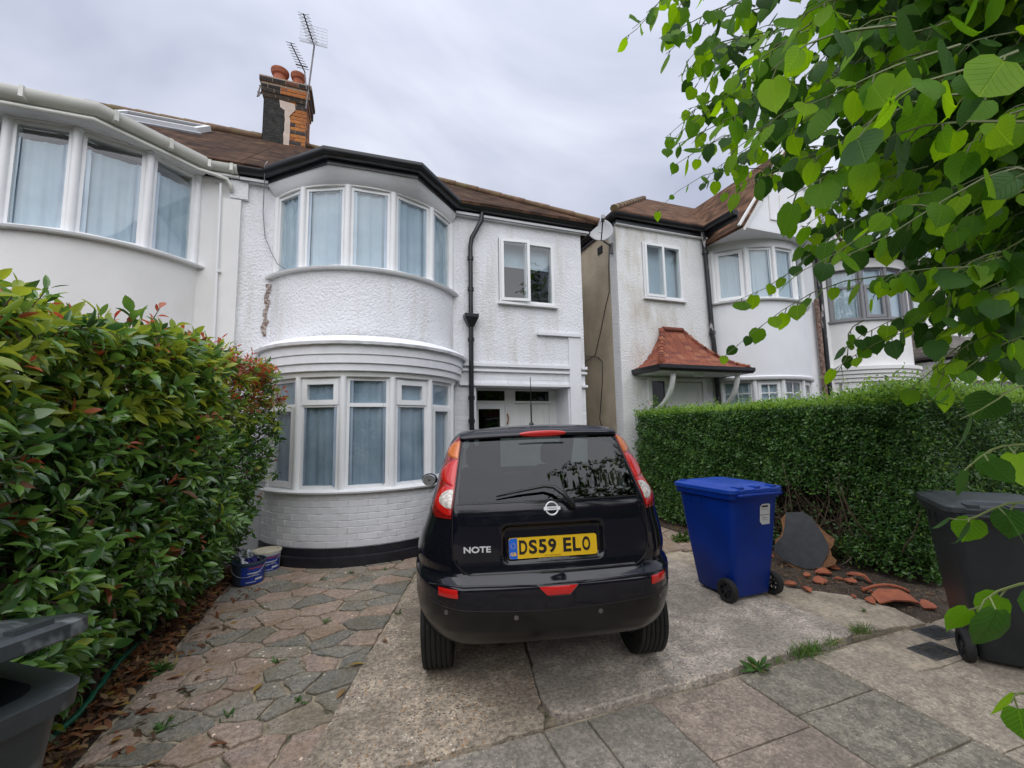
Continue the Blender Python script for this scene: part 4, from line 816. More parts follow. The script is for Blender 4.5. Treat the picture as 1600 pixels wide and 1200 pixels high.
b = MB(); p = dc+nrm*.30+ux*.02-uz*.02; b.obox(p, ux, uz, nrm, -.03, .03, -.035, .045, -.05, .05); b.build('receiver', M_['greyframe'], t)
b = MB(); b.tube([dc-nrm*.075, dc-nrm*.13-uz*.1, np.array([4.46, dc[1]+.15, dc[2]-.22])], .018, 8); b.tube([np.array([4.445, dc[1]+.15, dc[2]-.16]), np.array([4.445, dc[1]+.15, dc[2]-.36])], .03, 6); b.build('bracket', M_['steel'], t); rel(t)
# ------------------------------------------------------------------ the black hatchback
def carpaint():
    m = mat('black_car_paint', (.006,.006,.011), .12, spec=.5, coat=0.0); b = m.node_tree.nodes['Principled BSDF']; b.inputs['Coat Roughness'].default_value = .04
    n = m.node_tree; t = n.nodes.new('ShaderNodeTexNoise'); t.inputs['Scale'].default_value = 6; t.inputs['Detail'].default_value = 6; g = n.nodes.new('ShaderNodeNewGeometry'); n.links.new(g.outputs['Position'], t.inputs[0])
    r = n.nodes.new('ShaderNodeMapRange'); r.inputs[1].default_value = .45; r.inputs[2].default_value = .8; r.inputs[3].default_value = .06; r.inputs[4].default_value = .20; n.links.new(t.outputs[0], r.inputs[0]); n.links.new(r.outputs[0], b.inputs['Roughness']); return m
M_['paint'] = carpaint()
M_['satin'] = mat('dusty_black_bumper', (.008,.008,.009), .26, .4, 7, spec=.45, dirt=((.035,.031,.027), 3, .6, .9, Z))
M_['rubber'] = mat('tyre_rubber', (.012,.012,.012), .75, .3, 20, .3, 80)
M_['redlens'] = mat('red_lens', (.26,.006,.008), .10, .15, 40, spec=.6, coat=.8); M_['brightred'] = mat('red_reflector', (.55,.012,.010), .15, .1, 200, coat=.6)
M_['amber'] = mat('amber_lens', (.58,.14,.012), .15, .2, 90, coat=.7); M_['clearlens'] = mat('clear_lens', (.55,.50,.45), .15, .4, 60, coat=.8)
M_['chrome'] = mat('chrome', (.75,.75,.77), .18, metal=1.0); M_['silver'] = mat('silver_lettering', (.72,.72,.74), .35, metal=.25); M_['yellow'] = mat('plate_yellow', (.80,.50,.01), .45, .03, 20); M_['plateblue'] = mat('plate_blue', (.01,.12,.60), .45); M_['inkblack'] = mat('black_ink', (.012,.008,.008), .5)
M_['carglass'] = glass_mat('tinted_car_glass', (.12,.14,.137), refl=.85); M_['carglass2'] = glass_mat('clear_car_glass', (.75,.82,.8), refl=1.3)
M_['seat'] = mat('dark_seat_fabric', (.03,.03,.032), .9, .2, 30); M_['interior'] = mat('car_interior', (.02,.02,.021), .85)
CAR = thing('parked_car', 'black five-door hatchback parked nose to the house with its tail to us', 'car', (1.191-.004, 2.804+.001, 0), -math.radians(13.8)); CAR.rotation_euler[1] = -math.radians(1.05)
_zs = [.33,.36,.40,.46,.54,.62,.68,.700,.722,.745,.80,.90,1.0,1.06,1.10,1.13,1.20,1.30,1.40,1.47,1.50,1.52]
_yr = [-.49,-.56,-.605,-.645,-.668,-.682,-.686,-.682,-.640,-.612,-.605,-.603,-.600,-.594,-.583,-.566,-.508,-.428,-.346,-.284,-.262,-.225]
_hz = [.33,.36,.40,.46,.54,.70,.80,.90,.965,1.04,1.10,1.2,1.3,1.4,1.47,1.50,1.52]; _hw = [.775,.790,.800,.808,.818,.82,.808,.780,.752,.722,.702,.672,.64,.605,.570,.545,.515]
_fz = [.335,.5,.65,.75,.82,.88,.95,1.0,1.05,1.2,1.35,1.45,1.50,1.52]; _yf = [3.28,3.39,3.41,3.36,3.22,3.0,2.65,2.42,2.30,2.02,1.72,1.48,1.33,1.22]
def smooth_tab(xs, ys, w=.012):
    X = np.arange(xs[0]-.05, xs[-1]+.05, .002); Y = np.interp(X, xs, ys); k = int(w/.002); ker = np.hanning(2*k+3); ker /= ker.sum(); Yp = np.pad(Y, k+1, mode='edge'); return X, np.convolve(Yp, ker, 'valid')[:len(X)]
TYR = smooth_tab(_zs, _yr); THW = smooth_tab(_hz, _hw, .03); TYF = smooth_tab(_fz, _yf, .04)
def YR(z): return float(np.interp(z, *TYR))
def HW(z): return float(np.interp(z, *THW))
def YFc(z): return float(np.interp(z, *TYF))
def RX(z): return float(np.interp(z, [.36,.72,.8,1.0,1.1,1.3,1.5], [.37,.37,.31,.26,.20,.15,.10]))
def RY(z): return float(np.interp(z, [.36,.72,.8,1.0,1.1,1.3,1.5], [.64,.64,.54,.40,.32,.25,.16]))
KR = .10
def sstep(a, b, x): t = min(1, max(0, (x-a)/(b-a))); return t*t*(3-2*t)
def recess(x, z):
    d = max(abs(x)-.262, abs(z-.897)-.072); r_ = math.hypot(max(abs(x)-.252, 0), max(abs(z-.897)-.062, 0)); return .034*(1-sstep(.018, .042, r_))
def surf(x, z):      # rear surface of the hull
    x = abs(x); hw, rx, ry = HW(z), RX(z), RY(z); x0 = hw-rx; y = YR(z) + KR*min(x, x0)**2
    if x > x0: y += ry*(1-math.sqrt(max(0, 1-((min(x, hw)-x0)/rx)**2)))
    return y + recess(x, z)
def snorm(x, z):
    e = .004; dx_ = (surf(x+e, z)-surf(x-e, z))/(2*e); dz_ = (surf(x, z+e)-surf(x, z-e))/(2*e); n_ = Vector((dx_, -1, dz_)); return n_.normalized()
def sp(x, z, off=0.): n_ = snorm(x, z); return (x+n_.x*off, surf(x, z)+n_.y*off, z+n_.z*off)
zl = list(np.arange(.335, 1.5201, .0125)); NFc, NCo, NSd, NFr = 40, 14, 90, 20
def outline(z):
    hw, rx, ry = HW(z), RX(z), RY(z); x0 = hw-rx; P = []
    for i in range(NFc): x = x0*i/(NFc-1); P.append((x, surf(x, z)))
    for i in range(1, NCo): a = math.pi/2*i/(NCo-1); P.append((x0+rx*math.sin(a), YR(z)+KR*x0*x0+ry*(1-math.cos(a))))
    yc = P[-1][1]; yf = YFc(z); frx, fry = .48*hw/.84, .40; ye = max(yf-fry, yc+.2)
    for i in range(1, NSd):
        y = yc+(ye-yc)*i/(NSd-1); x = hw-.03*max(0, (y-2.2)/1.2)**2
        for yw in (0., 2.6):
            if math.hypot(y-yw, z-.31) < .345: x = hw-.22
        P.append((x, y))
    xe = P[-1][0]
    for i in range(1, NFr): a = math.pi/2*i/(NFr-1); P.append((xe*math.cos(a)**.55, ye+(yf-ye)*math.sin(a)))
    return P
rows = []
for z in zl: rows.append([(x, y, z) for x, y in outline(z)])
top = rows[-1]; ym = .55
for s in (.93, .8, .6, .35, .0):
    rows.append([(x*s, (y if s > .5 else y) * (s**.35 if s > 0 else 0) + (1-(s**.35 if s > 0 else 0))*min(max(y, .1), 1.0), 1.52+.034*(1-s**2.2)) for x, y, _ in top])
nh = len(rows[0]); full = [[(-x, y, z) for x, y, z in r[:0:-1]] + r for r in rows]; nf = len(full[0])
parts = {k: MB() for k in ('body','tailgate','bumper','bumper_skirt')}
def gwid(z): return float(np.interp(z, [1.12,1.48], [.522,.497]))
def linn(z): return float(np.interp(z, [.735,.76,.80,.86,1.045,1.48,1.53], [.45,.505,.545,.562,.560,.500,.49]))
VID = {k: {} for k in parts}
def fadd(k, idx):
    b = parts[k]; q = []
    for i, j in idx:
        if (i, j) not in VID[k]: VID[k][(i, j)] = len(b.v); b.v.append(full[i][j])
        q.append(VID[k][(i, j)])
    b.f.append(tuple(q)); b.m.append(0)
for i in range(len(full)-1):
    for j in range(nf-1):
        ids = [(i,j),(i,j+1),(i+1,j+1),(i+1,j)]; c = np.mean([full[a][b_] for a, b_ in ids], axis=0); u = abs(j+.5-(nh-1)); ax_ = abs(c[0])
        rear = u < NFc+NCo-1.5; side = NFc+NCo-1 <= u < NFc+NCo+NSd-2; front = u >= NFc+NCo+NSd-2
        if rear and 1.128 < c[2] < 1.474 and ax_ < gwid(c[2])-.006: continue
        if side and 1.03 < c[2] < 1.41 and .12 < c[1] < 2.05-(c[2]-1.03)*1.4: continue
        if front and 1.06 < c[2] < 1.47 and ax_ < HW(c[2])-.09: continue
        k = 'body'
        if c[2] < .735 and c[1] < -.05 and u < NFc+NCo+6: k = 'bumper_skirt' if c[2] < .565+.05*(ax_/.8)**2 else 'bumper'
        elif rear and ax_ < linn(c[2]) and c[2] < 1.50: k = 'tailgate'
        fadd(k, ids)
b = parts['body']; 
bot = [p for p in full[0]]; b.add(bot, [tuple(range(nf))])
for k, m_ in (('body','paint'),('tailgate','paint'),('bumper','paint'),('bumper_skirt','satin')): parts[k].build(k, M_[m_], CAR, smooth=True)
TG = [o for o in CAR.children if o.name.startswith('tailgate')][0]; BP = [o for o in CAR.children if o.name.startswith('bumper') and 'skirt' not in o.name][0]; BS = [o for o in CAR.children if 'skirt' in o.name][0]
def patch(xf0, xf1, z0, z1, off, nx=16, nz=16, bulge=0., skirt=.012):
    b = MB()
    def P(i, j):
        z = z0+(z1-z0)*j/(nz-1); a, c = xf0(z), xf1(z); t = i/(nx-1); x = a+(c-a)*t; e = bulge*(1-(2*t-1)**4)*(1-(2*j/(nz-1)-1)**4); return sp(x, z, off+e)
    b.grid(P, nx, nz)
    if skirt:       # edges folded back to the hull
        ring = [(i, 0) for i in range(nx)] + [(nx-1, j) for j in range(1, nz)] + [(i, nz-1) for i in range(nx-2, -1, -1)] + [(0, j) for j in range(nz-2, 0, -1)]
        vs = []
        for i, j in ring:
            z = z0+(z1-z0)*j/(nz-1); a, c = xf0(z), xf1(z); x = a+(c-a)*i/(nx-1); vs += [P(i, j), sp(x, z, off-skirt)]
        n = len(ring); b.add(vs, [(2*k, 2*((k+1)%n), 2*((k+1)%n)+1, 2*k+1) for k in range(n)])
    return b
patch(lambda z: -gwid(z), gwid, 1.122, 1.479, .002, 40, 14, 0, .012).build('rear_window', M_['carglass'], TG, smooth=True)
g = MB()
for s in (-1, 1): g.tube([sp(s*linn(z), z, .0008) for z in np.linspace(.745, 1.49, 60)], .003, 5)
g.tube([sp(x, .744, .0008) for x in np.linspace(-.47, .47, 60)], .0035, 5); g.tube([sp(x, 1.116, .0015) for x in np.linspace(-.535, .535, 40)], .003, 5)
g.build('shut_line', M_['inkblack'], TG)
# tail lamps
def lout(z): return float(np.interp(z, [1.04,1.07,1.12,1.17,1.22,1.28,1.34,1.39,1.44,1.485], [.655,.678,.674,.655,.643,.640,.607,.597,.575,.520]))
for s in (-1, 1):
    f0, f1 = (lambda z: linn(z)+.004), lout
    lo = lambda z: s*f0(z); hi = lambda z: s*f1(z)
    L_ = patch(lo, hi, 1.042, 1.487, .006, 14, 40, .006).build('tail_lamp', M_['redlens'], CAR, smooth=True)
    def half(zc, dz, pm): return lambda z: s*(f0(z)+(f1(z)-f0(z))*pm*math.sqrt(max(0.0, 1-((z-zc)/dz)**2))+.001)
    inn = lambda z: s*(f0(z)+.002)
    patch(inn, half(1.405,.052,.86), 1.354, 1.456, .0135, 10, 18, .004, .006).build('indicator_lens', M_['amber'], L_, smooth=True)
    patch(inn, half(1.275,.072,.82), 1.204, 1.346, .0135, 10, 18, .006, .006).build('brake_lens', M_['brightred'], L_, smooth=True)
    patch(inn, half(1.140,.082,.84), 1.060, 1.205, .0130, 10, 18, .004, .006).build('side_lens', M_['brightred'], L_, smooth=True)
    patch(inn, half(1.140,.046,.62), 1.096, 1.184, .0185, 10, 18, .004, .006).build('reversing_lens', M_['clearlens'], L_, smooth=True)
# bumper lamps
for s in (-1, 1):
    lo = lambda z: s*(.532+.02*(.695-z)/.05*-1+.02); hi = lambda z: s*.640
    patch(lambda z: s*(.535-.25*(z-.67)*-.3), hi, .648, .692, .004, 8, 6, .003, .008).build('reflector', M_['brightred'], BP, smooth=True)
patch(lambda z: -(.062+(z-.645)*.95), lambda z: .062+(z-.645)*.95, .645, .690, .005, 12, 6, .003, .01).build('fog_lamp', M_['brightred'], BP, smooth=True)
g = MB(); g.tube([sp(-.112, .694, .003)]+[sp(-(.066+(z-.645)*.95), z, .003) for z in np.linspace(.69,.641,6)]+[sp(x, .639, .003) for x in np.linspace(-.055,.055,8)]+[sp(.066+(z-.645)*.95, z, .003) for z in np.linspace(.641,.69,6)]+[sp(.112,.694,.003)], .004, 6); g.build('fog_lamp_trim', M_['paint'], BP, smooth=True)
for s in (-1, 1):
    g = MB(); g.tube([sp(s*x, z, .002) for x, z in [(.115,.696),(.3,.701),(.5,.703),(.62,.700),(.70,.690)]], [.005,.007,.008,.007,.003], 6); g.build('bumper_ridge', M_['paint'], BP, smooth=True)
g = MB(); g.tube([sp(x, .565+.05*(abs(x)/.8)**2, .0005) for x in np.linspace(-.72, .72, 50)], .003, 5); g.build('skirt_line', M_['inkblack'], BS)
for x, z in ((-.60,.565),(-.23,.535),(.23,.535),(.60,.565)):
    n_ = snorm(x, z); g = MB(); g.lathe([(.013,-.004),(.013,.003),(.010,.004),(.009,.002),(.0,.002)], 14); o = g.build('parking_sensor', M_['steel'], BS, smooth=False); o.location = sp(x, z, .0); o.rotation_euler = n_.to_track_quat('Z','Y').to_euler()
# stop lamp and spoiler lip
g = MB(); g.grid(lambda i, j: (.012+.15*math.cos(math.pi*i/20), -.326-.008*math.sin(math.pi*j/6), 1.494+.020*math.sin(math.pi*i/20)**.7*math.cos(math.pi*j/6)), 21, 7); g.build('high_brake_lamp', M_['brightred'], TG, smooth=True)
g = MB(); g.grid(lambda i, j: ((-1+2*i/40)*.515, surf((-1+2*i/40)*.5, 1.49)+[.0,-.03,-.034,-.02,.03][j], [1.481,1.477,1.49,1.508,1.522][j]-.012*(2*i/40-1)**2), 41, 5); g.build('spoiler', M_['paint'], TG, smooth=True)
# badge, name, plate
n_ = snorm(0, 1.076); q = n_.to_track_quat('Z','Y').to_euler(); bl_ = sp(0, 1.076, .002)
g = MB(); g.lathe([(.030,0),(.031,.005),(.035,.007),(.039,.005),(.040,0)], 32); g.box(-.047, .047, -.0095, .0095, 0, .0085)
bd = g.build('badge', M_['silver'], TG, angle=40); bd.location = bl_; bd.rotation_euler = (math.radians(90)-math.atan2(n_.z, -n_.y)*1, 0, 0)
text_mesh('NISSAN', .013, .0006, 'badge_lettering', M_['inkblack'], bd, (0,0,.0088), (0,0,0), sx=1.25)
text_mesh('NOTE', .044, .002, 'model_lettering', M_['silver'], TG, sp(-.427, .874, .003), (math.radians(90), 0, -.09), sx=1.28, offset=.0012)
PY = surf(0, .87)-.012; pl = MB()
def rrect(w, h, r, n=5):
    o = []
    for cx, cy, a0 in ((w-r,h-r,0),(-w+r,h-r,90),(-w+r,-h+r,180),(w-r,-h+r,270)):
        for k in range(n): a = math.radians(a0+90*k/(n-1)); o.append((cx+r*math.cos(a), cy+r*math.sin(a)))
    return o
def plate(poly, y0, y1): b_ = MB(); n = len(poly); b_.add([(p[0], y0, p[1]) for p in poly]+[(p[0], y1, p[1]) for p in poly], [tuple(range(n)), tuple(range(n,2*n))[::-1]]+[(i,n+i,n+(i+1)%n,(i+1)%n) for i in range(n)]); return b_
PLT = plate([(x, z) for x, z in rrect(.2505, .0555, .012)], -.004, .006).build('number_plate', M_['yellow'], TG); PLT.location = (0, PY-.002, .868); PLT.rotation_euler = (math.radians(-2), 0, 0)
plate([(x, z) for x, z in [(-.2503,-.045),(-.241,-.0545),(-.204,-.0550),(-.204,.0550),(-.241,.0545),(-.2503,.045)]], -.0052, -.0041).build('blue_band', M_['plateblue'], PLT)
R90 = (math.radians(90), 0, 0)
text_mesh('GB', .026, .0002, 'country_lettering', M_['yellow'], PLT, (-.227, -.0056, -.030), R90, offset=.0008)
g = MB()
for k in range(12):
    a = 2*math.pi*k/12; cx, cz = -.227+.013*math.cos(a), .015+.013*math.sin(a); g.add([(cx-.002,-.0056,cz-.002),(cx+.002,-.0056,cz-.002),(cx,-.0056,cz+.0025)], [(0,1,2)])
o = g.build('star_ring', M_['yellow'], PLT, fix=False); o['kind'] = 'stuff'
xs_ = -.171
for ch in 'DS59 ELO':
    if ch == ' ': xs_ += .031; continue
    o = text_mesh(ch, .098, .0003, 'registration_character', M_['inkblack'], PLT, (xs_, -.0052, .0035), R90, offset=.0032)
    d = o.dimensions if False else None
    bb = [v.co for v in o.data.vertices]; w = max(v.x for v in bb)-min(v.x for v in bb); h_ = max(v.y for v in bb)-min(v.y for v in bb); cxm = (max(v.x for v in bb)+min(v.x for v in bb))/2; cym = (max(v.y for v in bb)+min(v.y for v in bb))/2
    o.scale = (.046/w, .076/h_, 1); o.location = (xs_-cxm*.046/w, -.0052, .005-cym*.076/h_); xs_ += .0548
text_mesh('SK CAR SALES', .0125, .0002, 'dealer_lettering', mat('faint_brown_ink', (.25,.13,.02), .6), PLT, (-.005, -.0052, -.046), R90, sx=1.15)
text_mesh('SKCARSALES.COM 0208 3681319', .0125, .0002, 'holder_lettering', M_['upvc'], PLT, (.0, -.0005, -.0645), R90, sx=.98)
g = MB(); g.box(-.254, .254, .0062, .012, -.072, .058); g.build('plate_holder', M_['satin'], PLT)
# wiper
g = MB(); g.tube([sp(.115,1.075,.02), sp(.112,1.082,.045), sp(.07,1.125,.055), sp(.02,1.160,.05), sp(-.03,1.172,.04), sp(-.16,1.160,.03), sp(-.31,1.140,.02)], [.018,.017,.014,.011,.009,.008,.004], 8); g.build('wiper', M_['satin'], TG, smooth=True)
# antenna, mirrors, exhaust
g = MB(); g.lathe([(.022,0),(.018,.014),(.010,.024)], 14, (.05,.40,1.553)); g.build('aerial_base', M_['satin'], CAR, smooth=True)
g = MB(); g.tube([(.05,.40,1.57),(.05,.385,1.72)], .006, 8); g.tube([(.05,.385,1.72),(.05,.36,1.94)], .003, 6); g.build('aerial_rod', M_['inkblack'], CAR)
for s in (-1, 1):
    g = MB(); g.grid(lambda i, j: (s*(.90+.085*math.cos(2*math.pi*i/16)*math.sin(math.pi*j/8)), 1.82+.07*math.cos(math.pi*j/8), 1.0+.07*math.sin(2*math.pi*i/16)*math.sin(math.pi*j/8)), 17, 9); g.tube([(s*.78,1.84,.98),(s*.88,1.84,.985)], .025, 8); mi = g.build('door_mirror', M_['paint'], CAR, smooth=True)
    h_ = MB(); h_.lathe([(0,0),(.062,.0),(.068,.008)], 20, ax=1); o = h_.build('mirror_glass', M_['chrome'], mi); o.location = (s*.90, 1.752, 1.0); o.scale = (1.05, 1, .9)
g = MB(); g.lathe([(.026,-.10),(.026,.2),(.022,.2),(.022,-.10)], 16, (-.30,-.40,.345), ax=1); g.build('exhaust_pipe', mat('exhaust_steel', (.28,.25,.21), .4, .3, 30, metal=.8), CAR, angle=40)
g = MB(); g.box(-.70,.70,.42,2.2,.20,.42); g.box(-.5,.5,-.30,.42,.30,.45); g.box(-.55,.55,2.2,3.0,.22,.45); g.build('underbody', M_['interior'], CAR)
g = MB(); g.box(-.72,.72,-.36,-.33,.24,.55) if 0 else g.tube([(-.66,.0,.31),(.66,.0,.31)], .04, 8); g.build('rear_axle', M_['steel'], CAR)
# wheels
def wheel(x, y, s):
    g = MB(); W = .0925; R = .305; prof = [(R-.115,-W+.012),(R-.06,-W-.004),(R-.02,-W+.004)]
    for a in (-.075,-.045,-.015,.015,.045,.075): prof += [(R-.002,a-.012),(R,a-.010),(R,a+.010),(R-.002,a+.012),(R-.010,a+.0125),(R-.010,a+.0170)]
    prof += [(R-.02,W-.004),(R-.06,W+.004),(R-.115,W-.012)]
    g.lathe(prof, 56, ax=0); w = g.build('wheel', M_['rubber'], CAR, angle=50); w.location = (x, y, R-.0183*x)
    h_ = MB(); h_.lathe([(R-.115,-.07),(R-.13,-.05),(R-.13,.05),(R-.115,.075)], 40, ax=0); h_.lathe([(.0,.045),(.05,.05),(.06,.035),(R-.14,.05),(R-.115,.07)], 40, ax=0)
    h_.build('rim', M_['alu'], w, angle=40).scale = (s, 1, 1); return w
for x, y, s in ((-.685,0,-1),(.685,0,1),(-.685,2.6,-1),(.685,2.6,1)): wheel(x, y, s)
# glass and cabin
def sidepane(s):
    zz = np.linspace(1.02, 1.415, 10); g = MB(); g.grid(lambda i, j: (s*(HW(zz[j])+.001), .10+(1.97-(zz[j]-1.02)*1.4)*i/20, zz[j]), 21, 10); g.build('side_window', M_['carglass2'], CAR, smooth=True)
sidepane(-1); sidepane(1)
g = MB(); g.grid(lambda i, j: ((2*i/20-1)*(HW(1.05+.43*j/10)-.08), YFc(1.05+.43*j/10)-.10*abs(2*i/20-1)**3+.002, 1.05+.43*j/10), 21, 11); g.build('windscreen', M_['carglass2'], CAR, smooth=True)
def cushion(x, y, z, sx, sy, sz, lean, name, n=10):
    g = MB()
    def P(i, j):
        a, b_ = 2*math.pi*i/16, math.pi*j/n; f = lambda v: math.copysign(abs(v)**.45, v); px_, py_, pz_ = sx*f(math.cos(a))*abs(math.sin(b_))**.45, sy*f(math.sin(a))*abs(math.sin(b_))**.45, sz*f(math.cos(b_)); return (x+px_, y+py_-pz_*lean, z+pz_)
    g.grid(P, 17, n+1); return g.build(name, M_['seat'], CAR, smooth=True)
for x in (-.37, .37): cushion(x, .30, .80, .33, .09, .30, .25, 'rear_seat'); cushion(x, .22, 1.17, .13, .05, .085, .15, 'headrest')
for x in (-.36, .36): cushion(x, 1.20, .82, .25, .09, .36, .2, 'front_seat'); cushion(x, 1.10, 1.28, .13, .05, .10, .1, 'headrest')
g = MB(); g.box(-.74,.74,2.0,2.25,.6,1.0); g.build('dashboard', M_['interior'], CAR); g = MB(); g.box(-.72,.72,-.3,2.2,.42,.46); g.build('floor_pan', M_['interior'], CAR)
# ------------------------------------------------------------------ wheelie bins
def rr(w0, w1, y0, y1, r, n=5):
    o = []
    for cx, cy, a0 in ((w1-r,y1-r,0),(w0+r,y1-r,90),(w0+r,y0+r,180),(w1-r,y0+r,270)):
        for k in range(n): a = math.radians(a0+90*k/(n-1)); o.append((cx+r*math.cos(a), cy+r*math.sin(a)))
    return o
def loft(b, secs, capa=True, capb=True):
    n = len(secs[0][0]); vs = [(p[0], p[1], z) for poly, z in secs for p in poly]; fs = []
    for i in range(len(secs)-1):
        for k in range(n): fs.append((i*n+k, i*n+(k+1)%n, (i+1)*n+(k+1)%n, (i+1)*n+k))
    if capa: fs.append(tuple(range(n))[::-1])
    if capb: fs.append(tuple(range((len(secs)-1)*n, len(secs)*n)))
    return b.add(vs, fs)
def wheelie_bin(label, loc, rz, m, lidm, lid_open=0., hgt=.93, sticker=None, wide=1.0):
    t = thing('wheelie_bin', label, 'wheelie bin', loc, rz)
    P = lambda f, g=0.: rr(-(.215+.065*f)*wide-g, (.215+.065*f)*wide+g, -.20-.10*f-g, .24+.12*f+g, .045+.015*f)
    b = MB(); H = hgt-.05
    secs = [(P(0,-.01), .03), (P(0), .045), (P(.5), H*.5), (P(.93), H*.94), (P(1), H), (P(1,.022), H+.004), (P(1,.026), hgt), (P(1,.02), hgt+.004), (P(1,-.035), hgt+.004), (P(1,-.045), hgt-.02), (P(.4,-.03), H*.5), (P(0,-.02), .12)]
    loft(b, secs); body = b.build('body', m, t, angle=38)
    for x in (-.10, .10):
        g = MB(); g.box(x*wide-.008, x*wide+.008, .355, .372, H-.07, H+.0); g.build('rib', m, body)
    for s in (-1, 1):
        for yy in (.06, .2):
            g = MB(); xw = (.215+.065*.93)*wide; g.box(s*xw-.007, s*xw+.007, yy-.008, yy+.008, H-.075, H-.002); g.build('rib', m, body)
    hinge = Vector((0, -.315, hgt+.012)); R_ = Matrix.Rotation(lid_open, 4, 'X')
    lid = MB(); l2 = MB()
    loft(lid, [(P(1,.03), -.022), (P(1,.034), -.018), (P(1,.034), .012), (P(1,.022), .022), (P(1,-.02), .026), (P(1,-.035), .026), (P(1,-.055), .042), (P(1,-.075), .047), (P(.4,-.10), .050)])
    lo = lid.build('lid', lidm, t, angle=38)
    mv = Matrix.Translation(hinge) @ R_ @ Matrix.Translation((0, .315, .012))
    lo.matrix_local = mv
    for x in (-.19, 0, .19):
        g = MB(); g.tube([(x*wide-.035,-.315,.0),(x*wide+.035,-.315,.0)], .022, 10); g.box(x*wide-.03, x*wide+.03, -.33, -.22, .0, .034); g.build('hinge', lidm, lo, angle=40)
    g = MB(); g.tube([(-.24*wide,-.30,hgt-.02),(-.24*wide,-.355,hgt-.01),(-.20*wide,-.372,hgt-.005),(.20*wide,-.372,hgt-.005),(.24*wide,-.355,hgt-.01),(.24*wide,-.30,hgt-.02)], .014, 8); g.build('handle', m, t, smooth=True)
    for x in (-.20, .20):
        g = MB(); g.box(x-.035, x+.035, .335, .375, .018, .034); g.build('lid_grip', lidm, lo)
    g = MB(); g.tube([(-.27*wide,-.165,.10),(.27*wide,-.165,.10)], .011, 8); g.build('axle', M_['steel'], t)
    for s in (-1, 1):
        g = MB(); g.lathe([(.062,-.022),(.085,-.028),(.097,-.022),(.10,-.008),(.10,.008),(.097,.022),(.085,.028),(.062,.022)], 36, ax=0); w = g.build('wheel', M_['rubber'], t, angle=40); w.location = (s*.262*wide, -.175, .10)
        h_ = MB(); h_.lathe([(.064,-.02),(.064,.02),(.058,.02),(.056,.0)], 30, ax=0); h_.lathe([(.0,.022),(.018,.02),(.02,.0)], 16, ax=0)
        for k in range(7):
            a = 2*math.pi*k/7; h_.obox((0,0,0), (1,0,0), (0,math.cos(a),math.sin(a)), (0,-math.sin(a),math.cos(a)), -.004, .014, .012, .062, -.006, .006)
        o = h_.build('hub', M_['blackpvc'], w, angle=40); o.scale = (s, 1, 1)
    g = MB(); g.box(-.19*wide, .19*wide, -.195, -.10, .045, .15); g.build('axle_housing', m, body)
    return t, body, lo
M_['bluebin'] = mat('blue_bin_plastic', (.0008,.028,.25), .42, .12, 3, .12, 150, spec=.25, dirt=((.004,.026,.17), 3, .5, .8, (1,1,.6)))
M_['bluelid'] = mat('blue_lid_plastic', (.008,.06,.40), .38, .1, 4, .1, 120)
M_['blackbin'] = mat('black_bin_plastic', (.016,.020,.024), .42, .2, 3, .12, 150, dirt=((.03,.034,.036), 3, .5, .75, (1,1,.6)))
M_['blacklid'] = mat('scuffed_black_lid', (.045,.052,.056), .40, .25, 5, .12, 90, dirt=((.16,.17,.17), 4, .64, .74, (.25,1.2,1)))
M_['greybin'] = mat('scuffed_grey_bin', (.026,.032,.035), .40, .25, 5, .12, 90, dirt=((.20,.22,.22), 5, .58, .72, (.3,1.5,1)))
t, bd, ld = wheelie_bin('blue wheelie bin with a white sticker standing right of the car', (3.285, 3.165, 0), 0, M_['bluebin'], M_['bluelid'])
M_['sticker'] = mat('white_sticker', (.62,.64,.64), .5, .04, 30)
zc_ = .74; th_ = math.atan2(.10, .88)
g = MB(); pol = [(-.055,-.062),(-.03,-.09),(.06,-.09),(.06,.085),(.04,.092),(-.03,.092),(-.058,.07)]; n = len(pol)
g.add([(p[0],0,p[1]) for p in pol]+[(p[0],.002,p[1]) for p in pol], [tuple(range(n)), tuple(range(n,2*n))[::-1]]+[(i,n+i,n+(i+1)%n,(i+1)%n) for i in range(n)])
st = g.build('sticker', M_['sticker'], bd); st.location = (.105, -.2885, .735); st.rotation_euler = (-.113*-1, 0, 0)
st.rotation_euler = (.113, 0, 0)
for zz, ww, hh, m_ in ((.07,.036,.008,'inkblack'),(-.005,.052,.003,'steel'),(-.03,.026,.0025,'steel'),(.045,.04,.0015,'steel'),(-.05,.03,.0015,'steel')):
    g = MB(); g.box(-ww, ww, -.0008, -.0002, zz-hh, zz+hh); g.build('print_line', M_[m_], st)
wheelie_bin('black wheelie bin at the right edge beside the small covers in the pavement', (4.03, 1.665, -.017), math.radians(-50.7), M_['blackbin'], M_['blacklid'], hgt=.955)
wheelie_bin('scuffed dark wheelie bin with its lid ajar in the bottom left corner', (-1.115, 1.40, -.012), math.radians(-125.5), M_['greybin'], M_['greybin'], lid_open=math.radians(9.5), hgt=.935)
